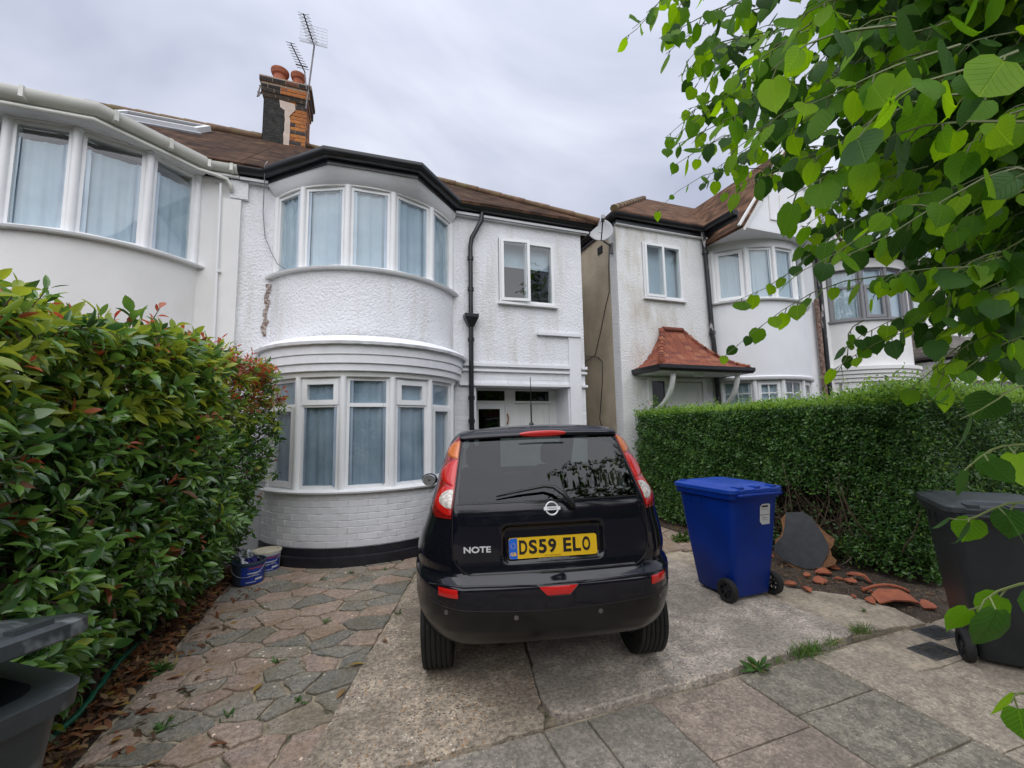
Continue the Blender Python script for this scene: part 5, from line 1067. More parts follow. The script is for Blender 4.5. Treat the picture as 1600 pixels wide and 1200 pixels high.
# ------------------------------------------------------------------ paint buckets with a plastic bag
M_['tub'] = mat('dark_blue_grey_tub', (.035,.055,.085), .5, .1, 8); M_['tubwhite'] = mat('white_tub', (.62,.63,.62), .45, .05, 8); M_['tublabel'] = mat('blue_label', (.015,.045,.30), .4, .2, 40)
M_['cream_lid'] = mat('cream_paint_lid', (.60,.56,.44), .6, .1, 14); M_['redprint'] = mat('red_print', (.35,.06,.05), .5)
def bucket(label, loc, m, lid, a0, a1, h=.22, r=.155):
    t = thing('paint_bucket', label, 'bucket', loc, 0, 'decorating buckets by the hedge'); k = r/.155
    g = MB(); g.lathe([(0,.0),(.138*k,.0),(.141*k,.006),(r-.006,h-.03),(r,h-.028),(r+.004,h-.012),(r,h),(r-.008,h),(r-.012,h-.02),(.136*k,.012),(0,.012)], 36); g.build('tub', m, t, angle=40)
    def wrap(za, zb, b0, b1, off, mm, name, par):
        g = MB(); f = lambda z: .141*k+(r-.006-.141*k)*(z/(h-.03))+off
        g.grid(lambda i, j: ((f(za+(zb-za)*j/3))*math.cos(math.radians(b0+(b1-b0)*i/24)), f(za+(zb-za)*j/3)*math.sin(math.radians(b0+(b1-b0)*i/24)), za+(zb-za)*j/3), 25, 4); return g.build(name, mm, par, smooth=True)
    lb = wrap(.01, h-.04, a0, a1, .0015, M_['tublabel'], 'label', t)
    for z_, d_, f0, f1 in ((h-.05,.012,.3,.95),(h*.55,.010,.25,.8),(h*.42,.006,.3,.75),(h*.28,.02,.55,.9),(h*.15,.006,.2,.6)): wrap(z_-d_, z_, a0+(a1-a0)*f0, a0+(a1-a0)*f1, .0026, M_['redprint'] if z_ == h-.05 else M_['tubwhite'], 'label_print', lb)
    g = MB(); g.tube([(r*math.cos(a)*1.02, r*math.sin(a)*1.02-.0, h-.035-.10*math.sin(q)) for a, q in [(math.radians(190+160*s/12), math.pi*s/12) for s in range(13)]], .003, 6); g.build('wire_handle', M_['alu'], t, smooth=True)
    if lid: g = MB(); g.lathe([(0,h-.012),(r-.02,h-.012),(r-.016,h+.004),(r+.006,h+.004),(r+.007,h-.008)], 36); g.build('lid', M_['cream_lid'], t, angle=40)
    return t
p = gz(386,912); bucket('dark blue tub with a plastic bag stuffed in it beside the hedge', (p[0],p[1]+.05,.004), M_['tub'], False, 255, 345)
p2 = gz(413,893); bucket('white paint bucket with a cream lid behind the tub', (p2[0],p2[1]+.06,.004), M_['tubwhite'], True, 250, 350, .21, .15)
M_['bag'] = glass_mat('thin_plastic', (.80,.83,.86), .3, refl=2.5); 
t = thing('plastic_bag', 'crumpled clear plastic bag with dark blue wrapping inside the tub', 'plastic bag', (p[0],p[1]+.05,.2))
rg = np.random.default_rng(3); g = MB(); NZ = {}
g.grid(lambda i, j: (lambda a, q: ((.10+.035*math.sin(a*5+q*3)+.02*rg.uniform(-1,1))*math.cos(a)*(1-q*.35)-.06*q, (.10+.03*math.cos(a*4+q*4)+.02*rg.uniform(-1,1))*math.sin(a)*(1-q*.35), -.03+.15*q+.03*rg.uniform(-1,1)))(2*math.pi*(i%20)/20, j/7), 20, 8); o = g.build('film', M_['bag'], t, smooth=True, fix=False)
g = MB(); g.grid(lambda i, j: (lambda a, q: ((.075+.02*rg.uniform(-1,1))*math.cos(a)*math.sin(q)+.02, (.075+.02*rg.uniform(-1,1))*math.sin(a)*math.sin(q)-.03, .0+.06*math.cos(q)))(2*math.pi*i/12, math.pi*j/7), 13, 8); g.build('wrapper', mat('navy_wrapper', (.015,.012,.10), .25, .3, 30), t, fix=False)
# ------------------------------------------------------------------ green hose
hz_ = [gz(345,902,.03), gz(318,921,.03), gz(290,940,.03), gz(250,970,.03), gz(215,1005,.03), gz(178,1050,.03), gz(150,1085,.03), gz(118,1122,.03), gz(85,1155,.03), gz(50,1188,.03), gz(20,1215,.03)]
hp_ = []
for i in range(len(hz_)-1):
    for k in range(4): q = hz_[i]+(hz_[i+1]-hz_[i])*k/4; hp_.append((q[0]+.01*math.sin(i*2+k), q[1], .045+.008*math.sin(i*1.3+k*.4)))
g = MB(); g.tube(hp_, .016, 10); tag(g.build('garden_hose', mat('green_hose', (.008,.115,.06), .35, .15, 30), smooth=True), 'green garden hose lying in the fallen leaves along the left hedge', 'hose')
# ------------------------------------------------------------------ stopcock covers
M_['iron'] = mat('cast_iron_cover', (.05,.05,.052), .6, .3, 30, .3, 80, dirt=((.13,.11,.08), 12, .55, .7, Z))
def cover(label, c, rz):
    t = thing('stopcock_cover', label, 'cover', (c[0], c[1], -.0185), rz, 'iron covers in the pavement'); g = MB(); g.prism(rrect(.135, .085, .008), -.02, .004, .003); g.build('plate', M_['iron'], t)
    g = MB(); e = [(.105*math.cos(2*math.pi*k/28), .066*math.sin(2*math.pi*k/28), .005) for k in range(29)]; g.tube(e, .005, 6, False); g.build('oval_rim', M_['iron'], t, smooth=True)
    for k in range(-4, 5):
        x = k*.022; h_ = .064*math.sqrt(max(0, 1-(x/.104)**2)); g = MB(); g.box(x-.004, x+.004, -h_, h_, .003, .009); g.build('tread_bar', M_['iron'], t)
    for k in range(-2, 3):
        y = k*.022; h_ = .10*math.sqrt(max(0, 1-(y/.066)**2)); g = MB(); g.box(-h_, h_, y-.003, y+.003, .003, .0082); g.build('tread_bar', M_['iron'], t)
cover('square iron cover with an oval grid, fully visible by the black bin', gz(1459,1017,-.018), math.radians(-2)); cover('iron cover half hidden behind the foot of the black bin', gz(1462,992,-.018)+np.array([.05,.02,0]), math.radians(-4))
# ------------------------------------------------------------------ broken slab and terracotta shards by the right hedge
p0_ = gz(1255,888); cdir = np.array([-p0_[0], -p0_[1], 0]); cdir /= np.linalg.norm(cdir); nn_ = cdir*.93+np.array([0,0,.36]); nn_ /= np.linalg.norm(nn_)
def onplane(px_, py_, off): d = ray(px_, py_); q = p0_+nn_*off; t_ = ((q-CC)@nn_)/(d@nn_); return CC+d*t_
def slab(pxs, off0, off1, name, m, par):
    P = [onplane(x, y, off0) for x, y in pxs]; n = len(P); g = MB(); Q = [q-nn_*(off0-off1) for q in P]
    g.add(P+Q, [tuple(range(n)), tuple(range(n,2*n))[::-1]]+[(i,(i+1)%n,n+(i+1)%n,n+i) for i in range(n)]); return g.build(name, m, par)
z7 = lambda L_: [(1180+x/5.333, 780+y/5.333) for x, y in L_]
t = thing('broken_slab', 'broken black slab with crumbling orange edges leaning against the right hedge', 'slab', tuple(p0_))
slab(z7([(255,110),(400,105),(470,150),(520,220),(560,285),(590,340),(615,395),(605,460),(570,530),(545,575),(480,582),(420,580),(330,552),(240,512),(190,465),(158,430),(155,390),(190,345),(230,305),(245,220)]), .0, -.012, 'black_face', mat('black_slab_face', (.028,.031,.036), .5, .25, 12, .2, 60, speck=((.6,.6,.6), 14, .975)), t)
slab(z7([(215,165),(250,125),(300,125),(480,170),(560,255),(660,330),(655,380),(625,415),(640,470),(680,510),(665,545),(590,570),(560,590),(430,585),(330,575),(270,545),(240,500),(200,440),(165,370),(170,330),(210,310),(230,240)]), -.0125, -.035, 'broken_backing', mat('crumbling_terracotta', (.30,.15,.07), .95, .3, 30, .8, 60, c2=(.20,.10,.05)), t)
rel(t)
def shard(px_, py_, size, label, seed, curve=.35, flat=.25, group=None, rim=False):
    rg = random.Random(seed); c = gz(px_, py_, .012); a = rg.uniform(0, 6.28); n = 7; pol = []
    for k in range(n): q = 2*math.pi*k/n+rg.uniform(-.3,.3); pol.append((size*.5*math.cos(q)*rg.uniform(.7,1.05), size*.38*math.sin(q)*rg.uniform(.7,1.05)))
    if rim: pol = [(-.17,-.09),(-.06,-.10),(.06,-.10),(.16,-.085),(.165,.03),(.08,.06),(-.08,.06),(-.165,.02)]
    t = thing('terracotta_shard', label, 'pot shard', (c[0], c[1], 0), (a if not rim else math.radians(-28)), group); g = MB(); T = .014; tilt = rg.uniform(.05,.45) if not rim else .25
    R_ = size*.9 if not rim else .30
    def bend(x, y, o): q = x/R_*curve/.35; X = (R_+o)*math.sin(q); Zz = (R_+o)*math.cos(q)-R_; return (X, y*math.cos(tilt)-Zz*math.sin(tilt), Zz*math.cos(tilt)+y*math.sin(tilt))
    # fan with a ring in between so the bend shows
    vs = []; 
    for o_ in (0, -T):
        vs.append(bend(0,0,o_)); vs += [bend(x*.55,y*.55,o_) for x, y in pol]; vs += [bend(x,y,o_) for x, y in pol]
    n = len(pol); h_ = 1+2*n; fs = []
    for b0 in (0, h_):
        for k in range(n):
            k2 = (k+1)%n; A = (b0, b0+1+k, b0+1+k2); B = (b0+1+k, b0+1+n+k, b0+1+n+k2, b0+1+k2)
            fs += [A if b0 == 0 else A[::-1], B if b0 == 0 else B[::-1]]
    for k in range(n): k2 = (k+1)%n; fs.append((1+n+k, h_+1+n+k, h_+1+n+k2, 1+n+k2))
    zmin = min(v[2] for v in vs); vs = [(x,y,z-zmin+.002) for x, y, z in vs]; g.add(vs, fs); g.build('fragment', M_['terracotta'] if not rim else M_['terracotta'], t)
    if rim:
        g = MB(); pts = [bend(-.19+.38*k/14, .075, .012) for k in range(15)]; g.tube([(x,y+.01,z-zmin+.0) for x,y,z in pts], [.014]*15, 8); g.build('rolled_rim', M_['terracotta'], t, smooth=True)
    return t
shard(1397,938,.34,'largest curved terracotta fragment with a rolled rim beside the soil',1,rim=True)
shard(1452,948,.17,'terracotta fragment lying just left of the black bin',2); shard(1354,922,.14,'pale terracotta fragment with a notch left of the big curved one',3)
shard(1345,905,.15,'curved terracotta fragment near the hedge stems',4,.8); shard(1281,909,.15,'flat terracotta fragment below the broken slab',6); shard(1203,868,.09,'rounded terracotta lump behind the blue bin wheel',8,.7)
for k, (x, y, s, lab_) in enumerate([(1236,913,.09,'small terracotta shard nearest the blue bin wheel'),(1261,921,.10,'small terracotta shard on the concrete edge below the broken slab'),(1262,899,.08,'small terracotta shard at the foot of the broken slab'),(1288,896,.14,'medium terracotta shard by the right foot of the broken slab'),(1302,888,.13,'brownish shard highest up at the slab\'s right corner'),(1311,905,.08,'small shard in the middle of the rubble line'),(1328,909,.10,'small arched shard left of the curved one by the stems'),(1358,938,.10,'shard tucked against the left end of the largest fragment'),(1335,932,.06,'tiny shard on the concrete edge in mid rubble')]):
    shard(x, y, s, lab_, 20+k, .5, group='small terracotta shards')
# ------------------------------------------------------------------ vegetation
def leafmat(name, c, c2, rough=.4, trans=.35, tc=None, veins=False, spec=.5, rndv=.15, tv=1.7):
    m = bpy.data.materials.new(name); m.use_nodes = True; n = m.node_tree; A = n.nodes.new; K = n.links.new; b = n.nodes['Principled BSDF']; out_ = n.nodes['Material Output']
    ge = A('ShaderNodeNewGeometry'); t = A('ShaderNodeTexNoise'); t.inputs['Scale'].default_value = 9; t.inputs['Detail'].default_value = 1; K(ge.outputs['Position'], t.inputs[0])
    r = A('ShaderNodeValToRGB'); r.color_ramp.elements[0].position = .38; r.color_ramp.elements[1].position = .62; r.color_ramp.elements[0].color = (*c2,1); r.color_ramp.elements[1].color = (*c,1); K(t.outputs[0], r.inputs[0]); cur = r.outputs[0]
    if veins:
        at = A('ShaderNodeAttribute'); at.attribute_name = 'lc'; sp_ = A('ShaderNodeSeparateXYZ'); K(at.outputs['Vector'], sp_.inputs[0])
        ab = A('ShaderNodeMath'); ab.operation = 'ABSOLUTE'; K(sp_.outputs[0], ab.inputs[0])
        ma = A('ShaderNodeMath'); ma.operation = 'MULTIPLY_ADD'; ma.inputs[1].default_value = -.75; K(ab.outputs[0], ma.inputs[0]); K(sp_.outputs[1], ma.inputs[2])
        ml = A('ShaderNodeMath'); ml.operation = 'MULTIPLY'; ml.inputs[1].default_value = 6.5; K(ma.outputs[0], ml.inputs[0]); fr = A('ShaderNodeMath'); fr.operation = 'PINGPONG'; fr.inputs[1].default_value = .5; K(ml.outputs[0], fr.inputs[0])
        l1 = A('ShaderNodeMapRange'); l1.inputs[1].default_value = .0; l1.inputs[2].default_value = .09; l1.inputs[3].default_value = 1; l1.inputs[4].default_value = 0; K(fr.outputs[0], l1.inputs[0])
        l2 = A('ShaderNodeMapRange'); l2.inputs[1].default_value = .008; l2.inputs[2].default_value = .022; l2.inputs[3].default_value = 1; l2.inputs[4].default_value = 0; K(ab.outputs[0], l2.inputs[0])
        mx_ = A('ShaderNodeMath'); mx_.operation = 'MAXIMUM'; K(l1.outputs[0], mx_.inputs[0]); K(l2.outputs[0], mx_.inputs[1])
        x = A('ShaderNodeMix'); x.data_type = 'RGBA'; K(mx_.outputs[0], x.inputs[0]); K(cur, x.inputs[6]); x.inputs[7].default_value = (min(1,c[0]*1.3), min(1,c[1]*1.16), min(1,c[2]*1.25), 1); cur = x.outputs[2]
        bp = A('ShaderNodeBump'); bp.inputs['Strength'].default_value = .5; bp.inputs['Distance'].default_value = .003; K(mx_.outputs[0], bp.inputs['Height']); K(bp.outputs[0], b.inputs['Normal'])
    K(cur, b.inputs['Base Color']); b.inputs['Roughness'].default_value = rough; b.inputs['Specular IOR Level'].default_value = spec
    if trans:
        tr = A('ShaderNodeBsdfTranslucent'); hs = A('ShaderNodeHueSaturation'); hs.inputs['Hue'].default_value = .485; hs.inputs['Value'].default_value = tv; hs.inputs['Saturation'].default_value = 1.05; K(cur, hs.inputs['Color']); K(hs.outputs[0], tr.inputs[0])
        mxs = A('ShaderNodeMixShader'); mxs.inputs[0].default_value = trans; K(b.outputs[0], mxs.inputs[1]); K(tr.outputs[0], mxs.inputs[2]); K(mxs.outputs[0], out_.inputs[0])
    return m
def rotmats(fwd, nrm):        # columns: side, forward(leaf axis), normal
    f = fwd/np.linalg.norm(fwd, axis=1, keepdims=True); n_ = nrm-(nrm*f).sum(1, keepdims=True)*f; n_ /= np.maximum(np.linalg.norm(n_, axis=1, keepdims=True), 1e-6); s = np.cross(f, n_); return np.stack([s, f, n_], axis=2)
def leaf_cloud(name, bv, bf, pos, R, scale, midx, mats, parent, lc=None, kind='stuff'):
    bv = np.asarray(bv, float); n, k = len(pos), len(bv); sc3 = np.asarray(scale, float); sc3 = sc3 if sc3.ndim == 2 else np.repeat(sc3[:, None], 3, 1); V = np.einsum('nij,nkj->nki', R, bv[None]*sc3[:, None, :])+pos[:, None, :]; V = V.reshape(-1, 3)
    lens = np.array([len(f) for f in bf]); flat = np.concatenate([np.array(f) for f in bf]); L_ = (flat[None, :]+(np.arange(n)*k)[:, None]).ravel().astype(np.int32)
    me = bpy.data.meshes.new(name); me.vertices.add(len(V)); me.vertices.foreach_set('co', V.astype(np.float32).ravel()); me.loops.add(len(L_)); me.loops.foreach_set('vertex_index', L_)
    nf_ = n*len(bf); me.polygons.add(nf_); ls = np.tile(lens, n); st_ = np.concatenate([[0], np.cumsum(ls)[:-1]]); me.polygons.foreach_set('loop_start', st_.astype(np.int32)); me.polygons.foreach_set('loop_total', ls.astype(np.int32))
    me.polygons.foreach_set('material_index', np.repeat(np.asarray(midx), len(bf)).astype(np.int32)); me.polygons.foreach_set('use_smooth', np.ones(nf_, bool))
    if lc is not None: at = me.attributes.new('lc', 'FLOAT_VECTOR', 'POINT'); at.data.foreach_set('vector', np.tile(np.asarray(lc, np.float32), (n, 1)).ravel())
    me.update(calc_edges=True); me.validate()
    for m in mats: me.materials.append(m)
    o = bpy.data.objects.new(name, me); link(o, parent)
    if kind: o['kind'] = kind
    return o
def single_leaves(name, bv, bf, pos, R, scale, midx, mats, parent, lc=None):
    mesh = {}
    for i in range(len(pos)):
        mi = int(midx[i])
        if mi not in mesh:
            me = bpy.data.meshes.new(name); me.from_pydata([tuple(v) for v in bv], [], bf); me.materials.append(mats[mi]); me.shade_smooth()
            if lc is not None: at = me.attributes.new('lc', 'FLOAT_VECTOR', 'POINT'); at.data.foreach_set('vector', np.asarray(lc, np.float32).ravel())
            mesh[mi] = me
        o = bpy.data.objects.new(name, mesh[mi]); link(o, parent); r_ = R[i]; s = np.broadcast_to(np.asarray(scale[i], float), 3); o.matrix_local = Matrix([[r_[q,0]*s[0], r_[q,1]*s[1], r_[q,2]*s[2], pos[i,q]] for q in range(3)]+[[0,0,0,1]])
def inframe(P, m=20):
    d = P-CC; k = d@CF; x = 800+FPX*(d@CR)/np.maximum(k, 1e-3); y = 600-FPX*(d@CU)/np.maximum(k, 1e-3); return (k > .05) & (x > -m) & (x < 1600+m) & (y > -m) & (y < 1200+m), x, y, k
def ribbon_leaf(st_, droop, fold):    # st_ = [(t, halfwidth)]; unit length along +Y, normal +Z
    v = []; f = []
    for i, (t, w) in enumerate(st_):
        z = -droop*t*t; v += [(-w, t, z+fold*w), (0, t, z), (w, t, z+fold*w)]
    for i in range(len(st_)-1):
        a = 3*i; f += [(a,a+1,a+4,a+3), (a+1,a+2,a+5,a+4)]
    return v, f
# ---- left hedge (large glossy leaves, red young shoots)
LH = thing('photinia_hedge', 'tall glossy green hedge with red young shoots along the left of the drive', 'hedge', (-1.8, 3.6, 0))
PV, PF = ribbon_leaf([(0,.012),(.12,.085),(.35,.185),(.6,.195),(.82,.12),(1.0,.004)], .16, .35)
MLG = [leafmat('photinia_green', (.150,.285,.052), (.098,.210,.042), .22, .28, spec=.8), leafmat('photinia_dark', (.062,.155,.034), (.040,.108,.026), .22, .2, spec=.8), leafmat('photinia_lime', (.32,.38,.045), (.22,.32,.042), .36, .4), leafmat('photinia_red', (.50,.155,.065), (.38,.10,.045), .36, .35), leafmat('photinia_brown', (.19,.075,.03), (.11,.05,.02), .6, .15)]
def ltop(y): return np.interp(y, [1.2,1.95,2.5,3.0,3.7,4.5,5.6], [1.94,2.00,2.09,2.13,2.18,2.24,2.29])
def lface(y, z): return np.interp(y, [1.2,2.0,2.6,4.6,5.5], [-1.42,-1.34,-1.24,-1.16,-1.06]) + .07*np.sin(y*3.1+z*2)+.05*np.sin(y*7.3-z*4.2) - .42*np.clip((.70-z)/.70, 0, 1)**1.3 + .03*np.clip(z-1.0, 0, 1)
rng = np.random.default_rng(21)
def sprigs(ns):
    o = []; d = []; dep = []; topf = []
    for _ in range(ns):
        q = rng.random()
        if q < .62:      # face to the drive
            y = rng.uniform(1.55, 5.55); z = ltop(y)*(1-rng.random()**1.25)*.97+.03; a = np.array([lface(y, z), y, z]); dr = np.array([1., rng.normal(0,.5), rng.normal(.35,.5)]); tf = 0
        elif q < .86:    # top
            y = rng.uniform(1.4, 5.55); x = rng.uniform(-2.6, lface(y, 2.0)); a = np.array([x, y, ltop(y)-.05+rng.normal(0,.03)]); dr = np.array([rng.normal(.15,.5), rng.normal(0,.5), 1.]); tf = 1
        else:            # ends
            e = rng.random() < .5; x = rng.uniform(-2.5, -1.2); z = rng.uniform(.1, 2.2); y = 5.55 if e else 1.5; a = np.array([x, y, z]); dr = np.array([rng.normal(0,.5), 1. if e else -1., rng.normal(.3,.4)]); tf = 0
        dp = rng.exponential(.09) if rng.random() < .72 else rng.uniform(.1,1.0); a = a - dr/np.linalg.norm(dr)*dp*np.array([1,.6,.6]); o.append(a); d.append(dr/np.linalg.norm(dr)); dep.append(dp); topf.append(tf)
    return np.array(o), np.array(d), np.array(dep), np.array(topf)
SO, SD, SDP, STF = sprigs(4700)
ns_ = 150; ys_ = rng.uniform(1.7, 5.6, ns_); xs2 = np.minimum(-1.15, -1.9+np.abs(rng.normal(0,.4,ns_)))   # young shoots standing above the clipped top
SO = np.concatenate([SO, np.stack([xs2, ys_, ltop(ys_)+rng.uniform(-.06,.03,ns_)], 1)]); SD = np.concatenate([SD, np.stack([rng.normal(.1,.2,ns_), rng.normal(0,.2,ns_), np.ones(ns_)], 1)]); SDP = np.concatenate([SDP, np.zeros(ns_)]); STF = np.concatenate([STF, np.full(ns_, 2)])
pos = []; fw = []; nr = []; sz = []; mi = []; dp_ = []; tw = MB()
for a, d, dp, tf in zip(SO, SD, SDP, STF):
    n_l = rng.integers(6, 10); ln = rng.uniform(.07, .15); up = np.array([0,0,1.]); w = np.cross(d, up); w /= max(np.linalg.norm(w), 1e-3); v = np.cross(w, d); ph = rng.uniform(0, 6.28)
    far = a[1]; red = (rng.random() < (.16 if tf else .02)) or (tf and far > 3.9 and rng.random() < .5) or (far > 4.2 and a[2] > 1.8 and rng.random() < .55)
    red = red or (tf == 2 and rng.random() < .7); lime = (not red) and (tf or a[2] > 1.6) and rng.random() < .6
    if dp < .25: tw.tube([a-d*.12, a, a+d*ln], [.004,.0035,.002], 4, False)
    for k in range(n_l):
        t = (k+.5)/n_l; ang = ph+k*2.4; rad = w*math.cos(ang)+v*math.sin(ang); f = d*(.35+.9*t)+rad*(1.1-.5*t)+rng.normal(0,.15,3)+np.array([.0,0,-.10]); f /= np.linalg.norm(f)
        nn = d*.9+up*.7-rad*.25+rng.normal(0,.25,3)
        pos.append(a+d*ln*t+f*.012); fw.append(f); nr.append(nn); s = rng.uniform(.05,.112)*(.75 if red else 1)*(1.0 if a[1] < 4.4 else .85); sz.append(s); dp_.append(dp)
        r_ = rng.random(); mi.append(3 if red and r_ < .85 else (2 if lime and r_ < .8 else (1 if (dp > .14 or r_ < .30) else (4 if r_ > .985 else (2 if r_ > .955 else 0)))))  # leaves set far in all take the dark green: hedge shade put into colour
pos, fw, nr, sz, mi, dp_ = map(np.array, (pos, fw, nr, sz, mi, dp_))
# keep clear of the bin standing at the near end
keep = ~((pos[:,0] > -1.62) & (pos[:,1] < 2.02) & (pos[:,2] < 1.45)); pos, fw, nr, sz, mi, dp_ = pos[keep], fw[keep], nr[keep], sz[keep], mi[keep], dp_[keep]
sz3 = np.stack([sz*rng.uniform(.75,1.25,len(sz)), sz, sz*rng.uniform(.2,2.6,len(sz))], 1); RM = rotmats(fw, nr); inf, px_, py_, kk = inframe(pos, -10); score = np.where(inf & (dp_ < .09) & (pos[:,0] > -1.75), sz/np.maximum(kk, .1), 0); big = np.argsort(-score)[:300]; mask = np.zeros(len(pos), bool); mask[big] = True
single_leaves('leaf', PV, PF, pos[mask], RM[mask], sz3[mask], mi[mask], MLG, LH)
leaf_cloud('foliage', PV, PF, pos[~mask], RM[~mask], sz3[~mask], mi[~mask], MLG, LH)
g = MB(); g.box(-2.55, -1.95, 1.7, 5.35, .25, 1.85); o = g.build('shade_core', mat('hedge_shade_dark', (.014,.014,.010), .95, .5, 14, .8, 25)); o.parent = LH; o['kind'] = 'stuff'  # plain dark box standing in for the shade inside the left hedge
M_['twig'] = mat('hedge_twig', (.07,.045,.03), .85, .3, 20); o = tw.build('twigs', M_['twig'], LH, fix=False); o['kind'] = 'stuff'
for k in range(16):
    y = 1.75+k*.245+random.uniform(-.08,.08); x = -1.55+random.uniform(-.15,.12); g = MB(); p = [(x,y,-.03)]
    for j in range(1, 7): p.append((x+random.uniform(-.1,.12)*j*.4, y+random.uniform(-.1,.1)*j*.4, .3*j))
    g.tube(p, [.026,.022,.018,.014,.011,.008,.005], 6); g.build('stem', M_['twig'], LH, smooth=True)
rel(LH)
# ---- right hedge (clipped, tiny leaves) running up the boundary and round the corner along the street
RH = thing('privet_hedge', 'clipped dense small-leaved hedge right of the drive, hollow at its foot', 'hedge', (5.5, 3.6, 0))
SVt, SF = ribbon_leaf([(0,.03),(.3,.24),(.7,.24),(1.0,.02)], .15, .35)
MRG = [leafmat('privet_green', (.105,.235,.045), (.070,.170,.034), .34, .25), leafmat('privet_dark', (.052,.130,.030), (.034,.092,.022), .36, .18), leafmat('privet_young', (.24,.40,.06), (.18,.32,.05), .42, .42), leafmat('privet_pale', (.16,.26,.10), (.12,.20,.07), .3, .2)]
def xfa(y): return np.interp(y, [2.6,3.6,6.3], [5.02,4.76,4.50])
NB = 150000; q = rng.random(NB); P = np.zeros((NB,3)); D = np.zeros((NB,3)); dep = np.abs(rng.normal(0,.045,NB)) + np.where(rng.random(NB) < .25, rng.uniform(0,.3,NB), 0)
A_ = q < .50; nA = A_.sum(); y = rng.uniform(2.5, 6.25, nA)**1.0; y = 2.5+(y-2.5)*1.0; z = .04+1.66*rng.random(nA)
hol = np.exp(-np.clip((np.abs(y-3.62)/.55)**2+(np.abs(z-.50)/.34)**2-.35, 0, 9)*1.6) + .55*np.exp(-((z-.05)/.14)**2)
kill = rng.random(nA) < np.clip(hol*1.3, 0, .955); dd = dep[A_]+np.where(kill, 9., 0)
bul = .035*np.sin(y*5+z*3)+.03*np.sin(y*11-z*7)*np.sin(z*9+y*4)+.025*np.sin(z*17+y*13)*np.sin(y*21-z*8)
P[A_] = np.stack([xfa(y)-bul+dd, y, z], 1); D[A_] = [-1,0,.25]; dep[A_] = dd
B_ = (q >= .50) & (q < .68); nB = B_.sum(); x = 5.0+rng.random(nB)**1.2*4.2; z = .04+1.66*rng.random(nB); P[B_] = np.stack([x, 2.5+.03*np.sin(x*5+z*4)+dep[B_], z], 1); D[B_] = [0,-1,.25]
T_ = q >= .68; nT = T_.sum(); s = rng.random(nT); y = np.where(s < .6, rng.uniform(2.5,6.3,nT), rng.uniform(2.5,3.3,nT)); x = np.where(s < .6, xfa(y)+rng.random(nT)*.85, 5.0+rng.random(nT)*4.2)
edge = np.exp(-(x-xfa(y))/.25); gr = np.abs(rng.normal(0,.045,nT))*(1+.9*np.exp(-((y-2.7)/.8)**2)); zt = 1.695+.02*np.sin(x*6)+.02*np.sin(y*5)+.03*np.exp(-((y-2.6)/.7)**2)
P[T_] = np.stack([x, y, zt+np.where(rng.random(nT) < .65, gr*1.25, -dep[T_])], 1); D[T_] = [0,-.1,1]
fwv = D*.6+rng.normal(0,.75,(NB,3))+[0,0,.25]; nrv = D*.8+rng.normal(0,.5,(NB,3))+[0,0,.5]; siz = rng.uniform(.018,.048,NB); r_ = rng.random(NB)
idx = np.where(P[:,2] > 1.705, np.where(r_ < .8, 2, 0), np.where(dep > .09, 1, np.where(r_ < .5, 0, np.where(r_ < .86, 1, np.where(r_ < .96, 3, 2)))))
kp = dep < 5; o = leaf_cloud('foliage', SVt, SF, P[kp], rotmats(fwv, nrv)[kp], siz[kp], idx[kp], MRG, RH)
g = MB(); g.box(5.22, 5.9, 2.85, 6.15, .02, 1.62); g.box(5.905, 9.2, 2.85, 3.4, .02, 1.62); o = g.build('shade_core', mat('hedge_shade_core_dark', (.012,.014,.009), .95, .5, 14, .8, 25)); o.parent = RH; o['kind'] = 'stuff'  # dark blocks in place of shaded privet depths, also stopping see-through
g = MB()
M_['privettwig'] = mat('privet_twig', (.16,.115,.08), .85, .3, 30)
for k in range(190):
    y = rng.uniform(2.9,4.4); x0 = xfa(y)+rng.uniform(.15,.5); p = [np.array([x0, y, rng.uniform(.0,.15)])]; d = np.array([rng.normal(-.05,.25), rng.normal(0,.45), 1.0])
    for j in range(6): d = d+rng.normal(0,.22,3); p.append(p[-1]+d/np.linalg.norm(d)*rng.uniform(.12,.2))
    r0 = rng.uniform(.004,.012); g.tube([tuple(q_) for q_ in p], [r0*(1-.13*j) for j in range(7)], 5, False)
o = g.build('twigs', M_['privettwig'], RH, fix=False); o['kind'] = 'stuff'
for k, y in enumerate((2.75,3.05,3.4,3.7,4.0,4.35,4.8,5.3,5.8)):
    g = MB(); x0 = xfa(y)+.28+.1*math.sin(k*3); g.tube([(x0+.12,y,-.03),(x0+.08,y+.05*math.sin(k),.25),(x0,y+.12*math.sin(k*2),.55),(x0-.02,y+.2*math.sin(k*2.5),.9),(x0+.1,y+.2*math.cos(k),1.4)], [.035,.028,.022,.016,.01], 7); g.build('stem', M_['privettwig'], RH, smooth=True)
rel(RH)
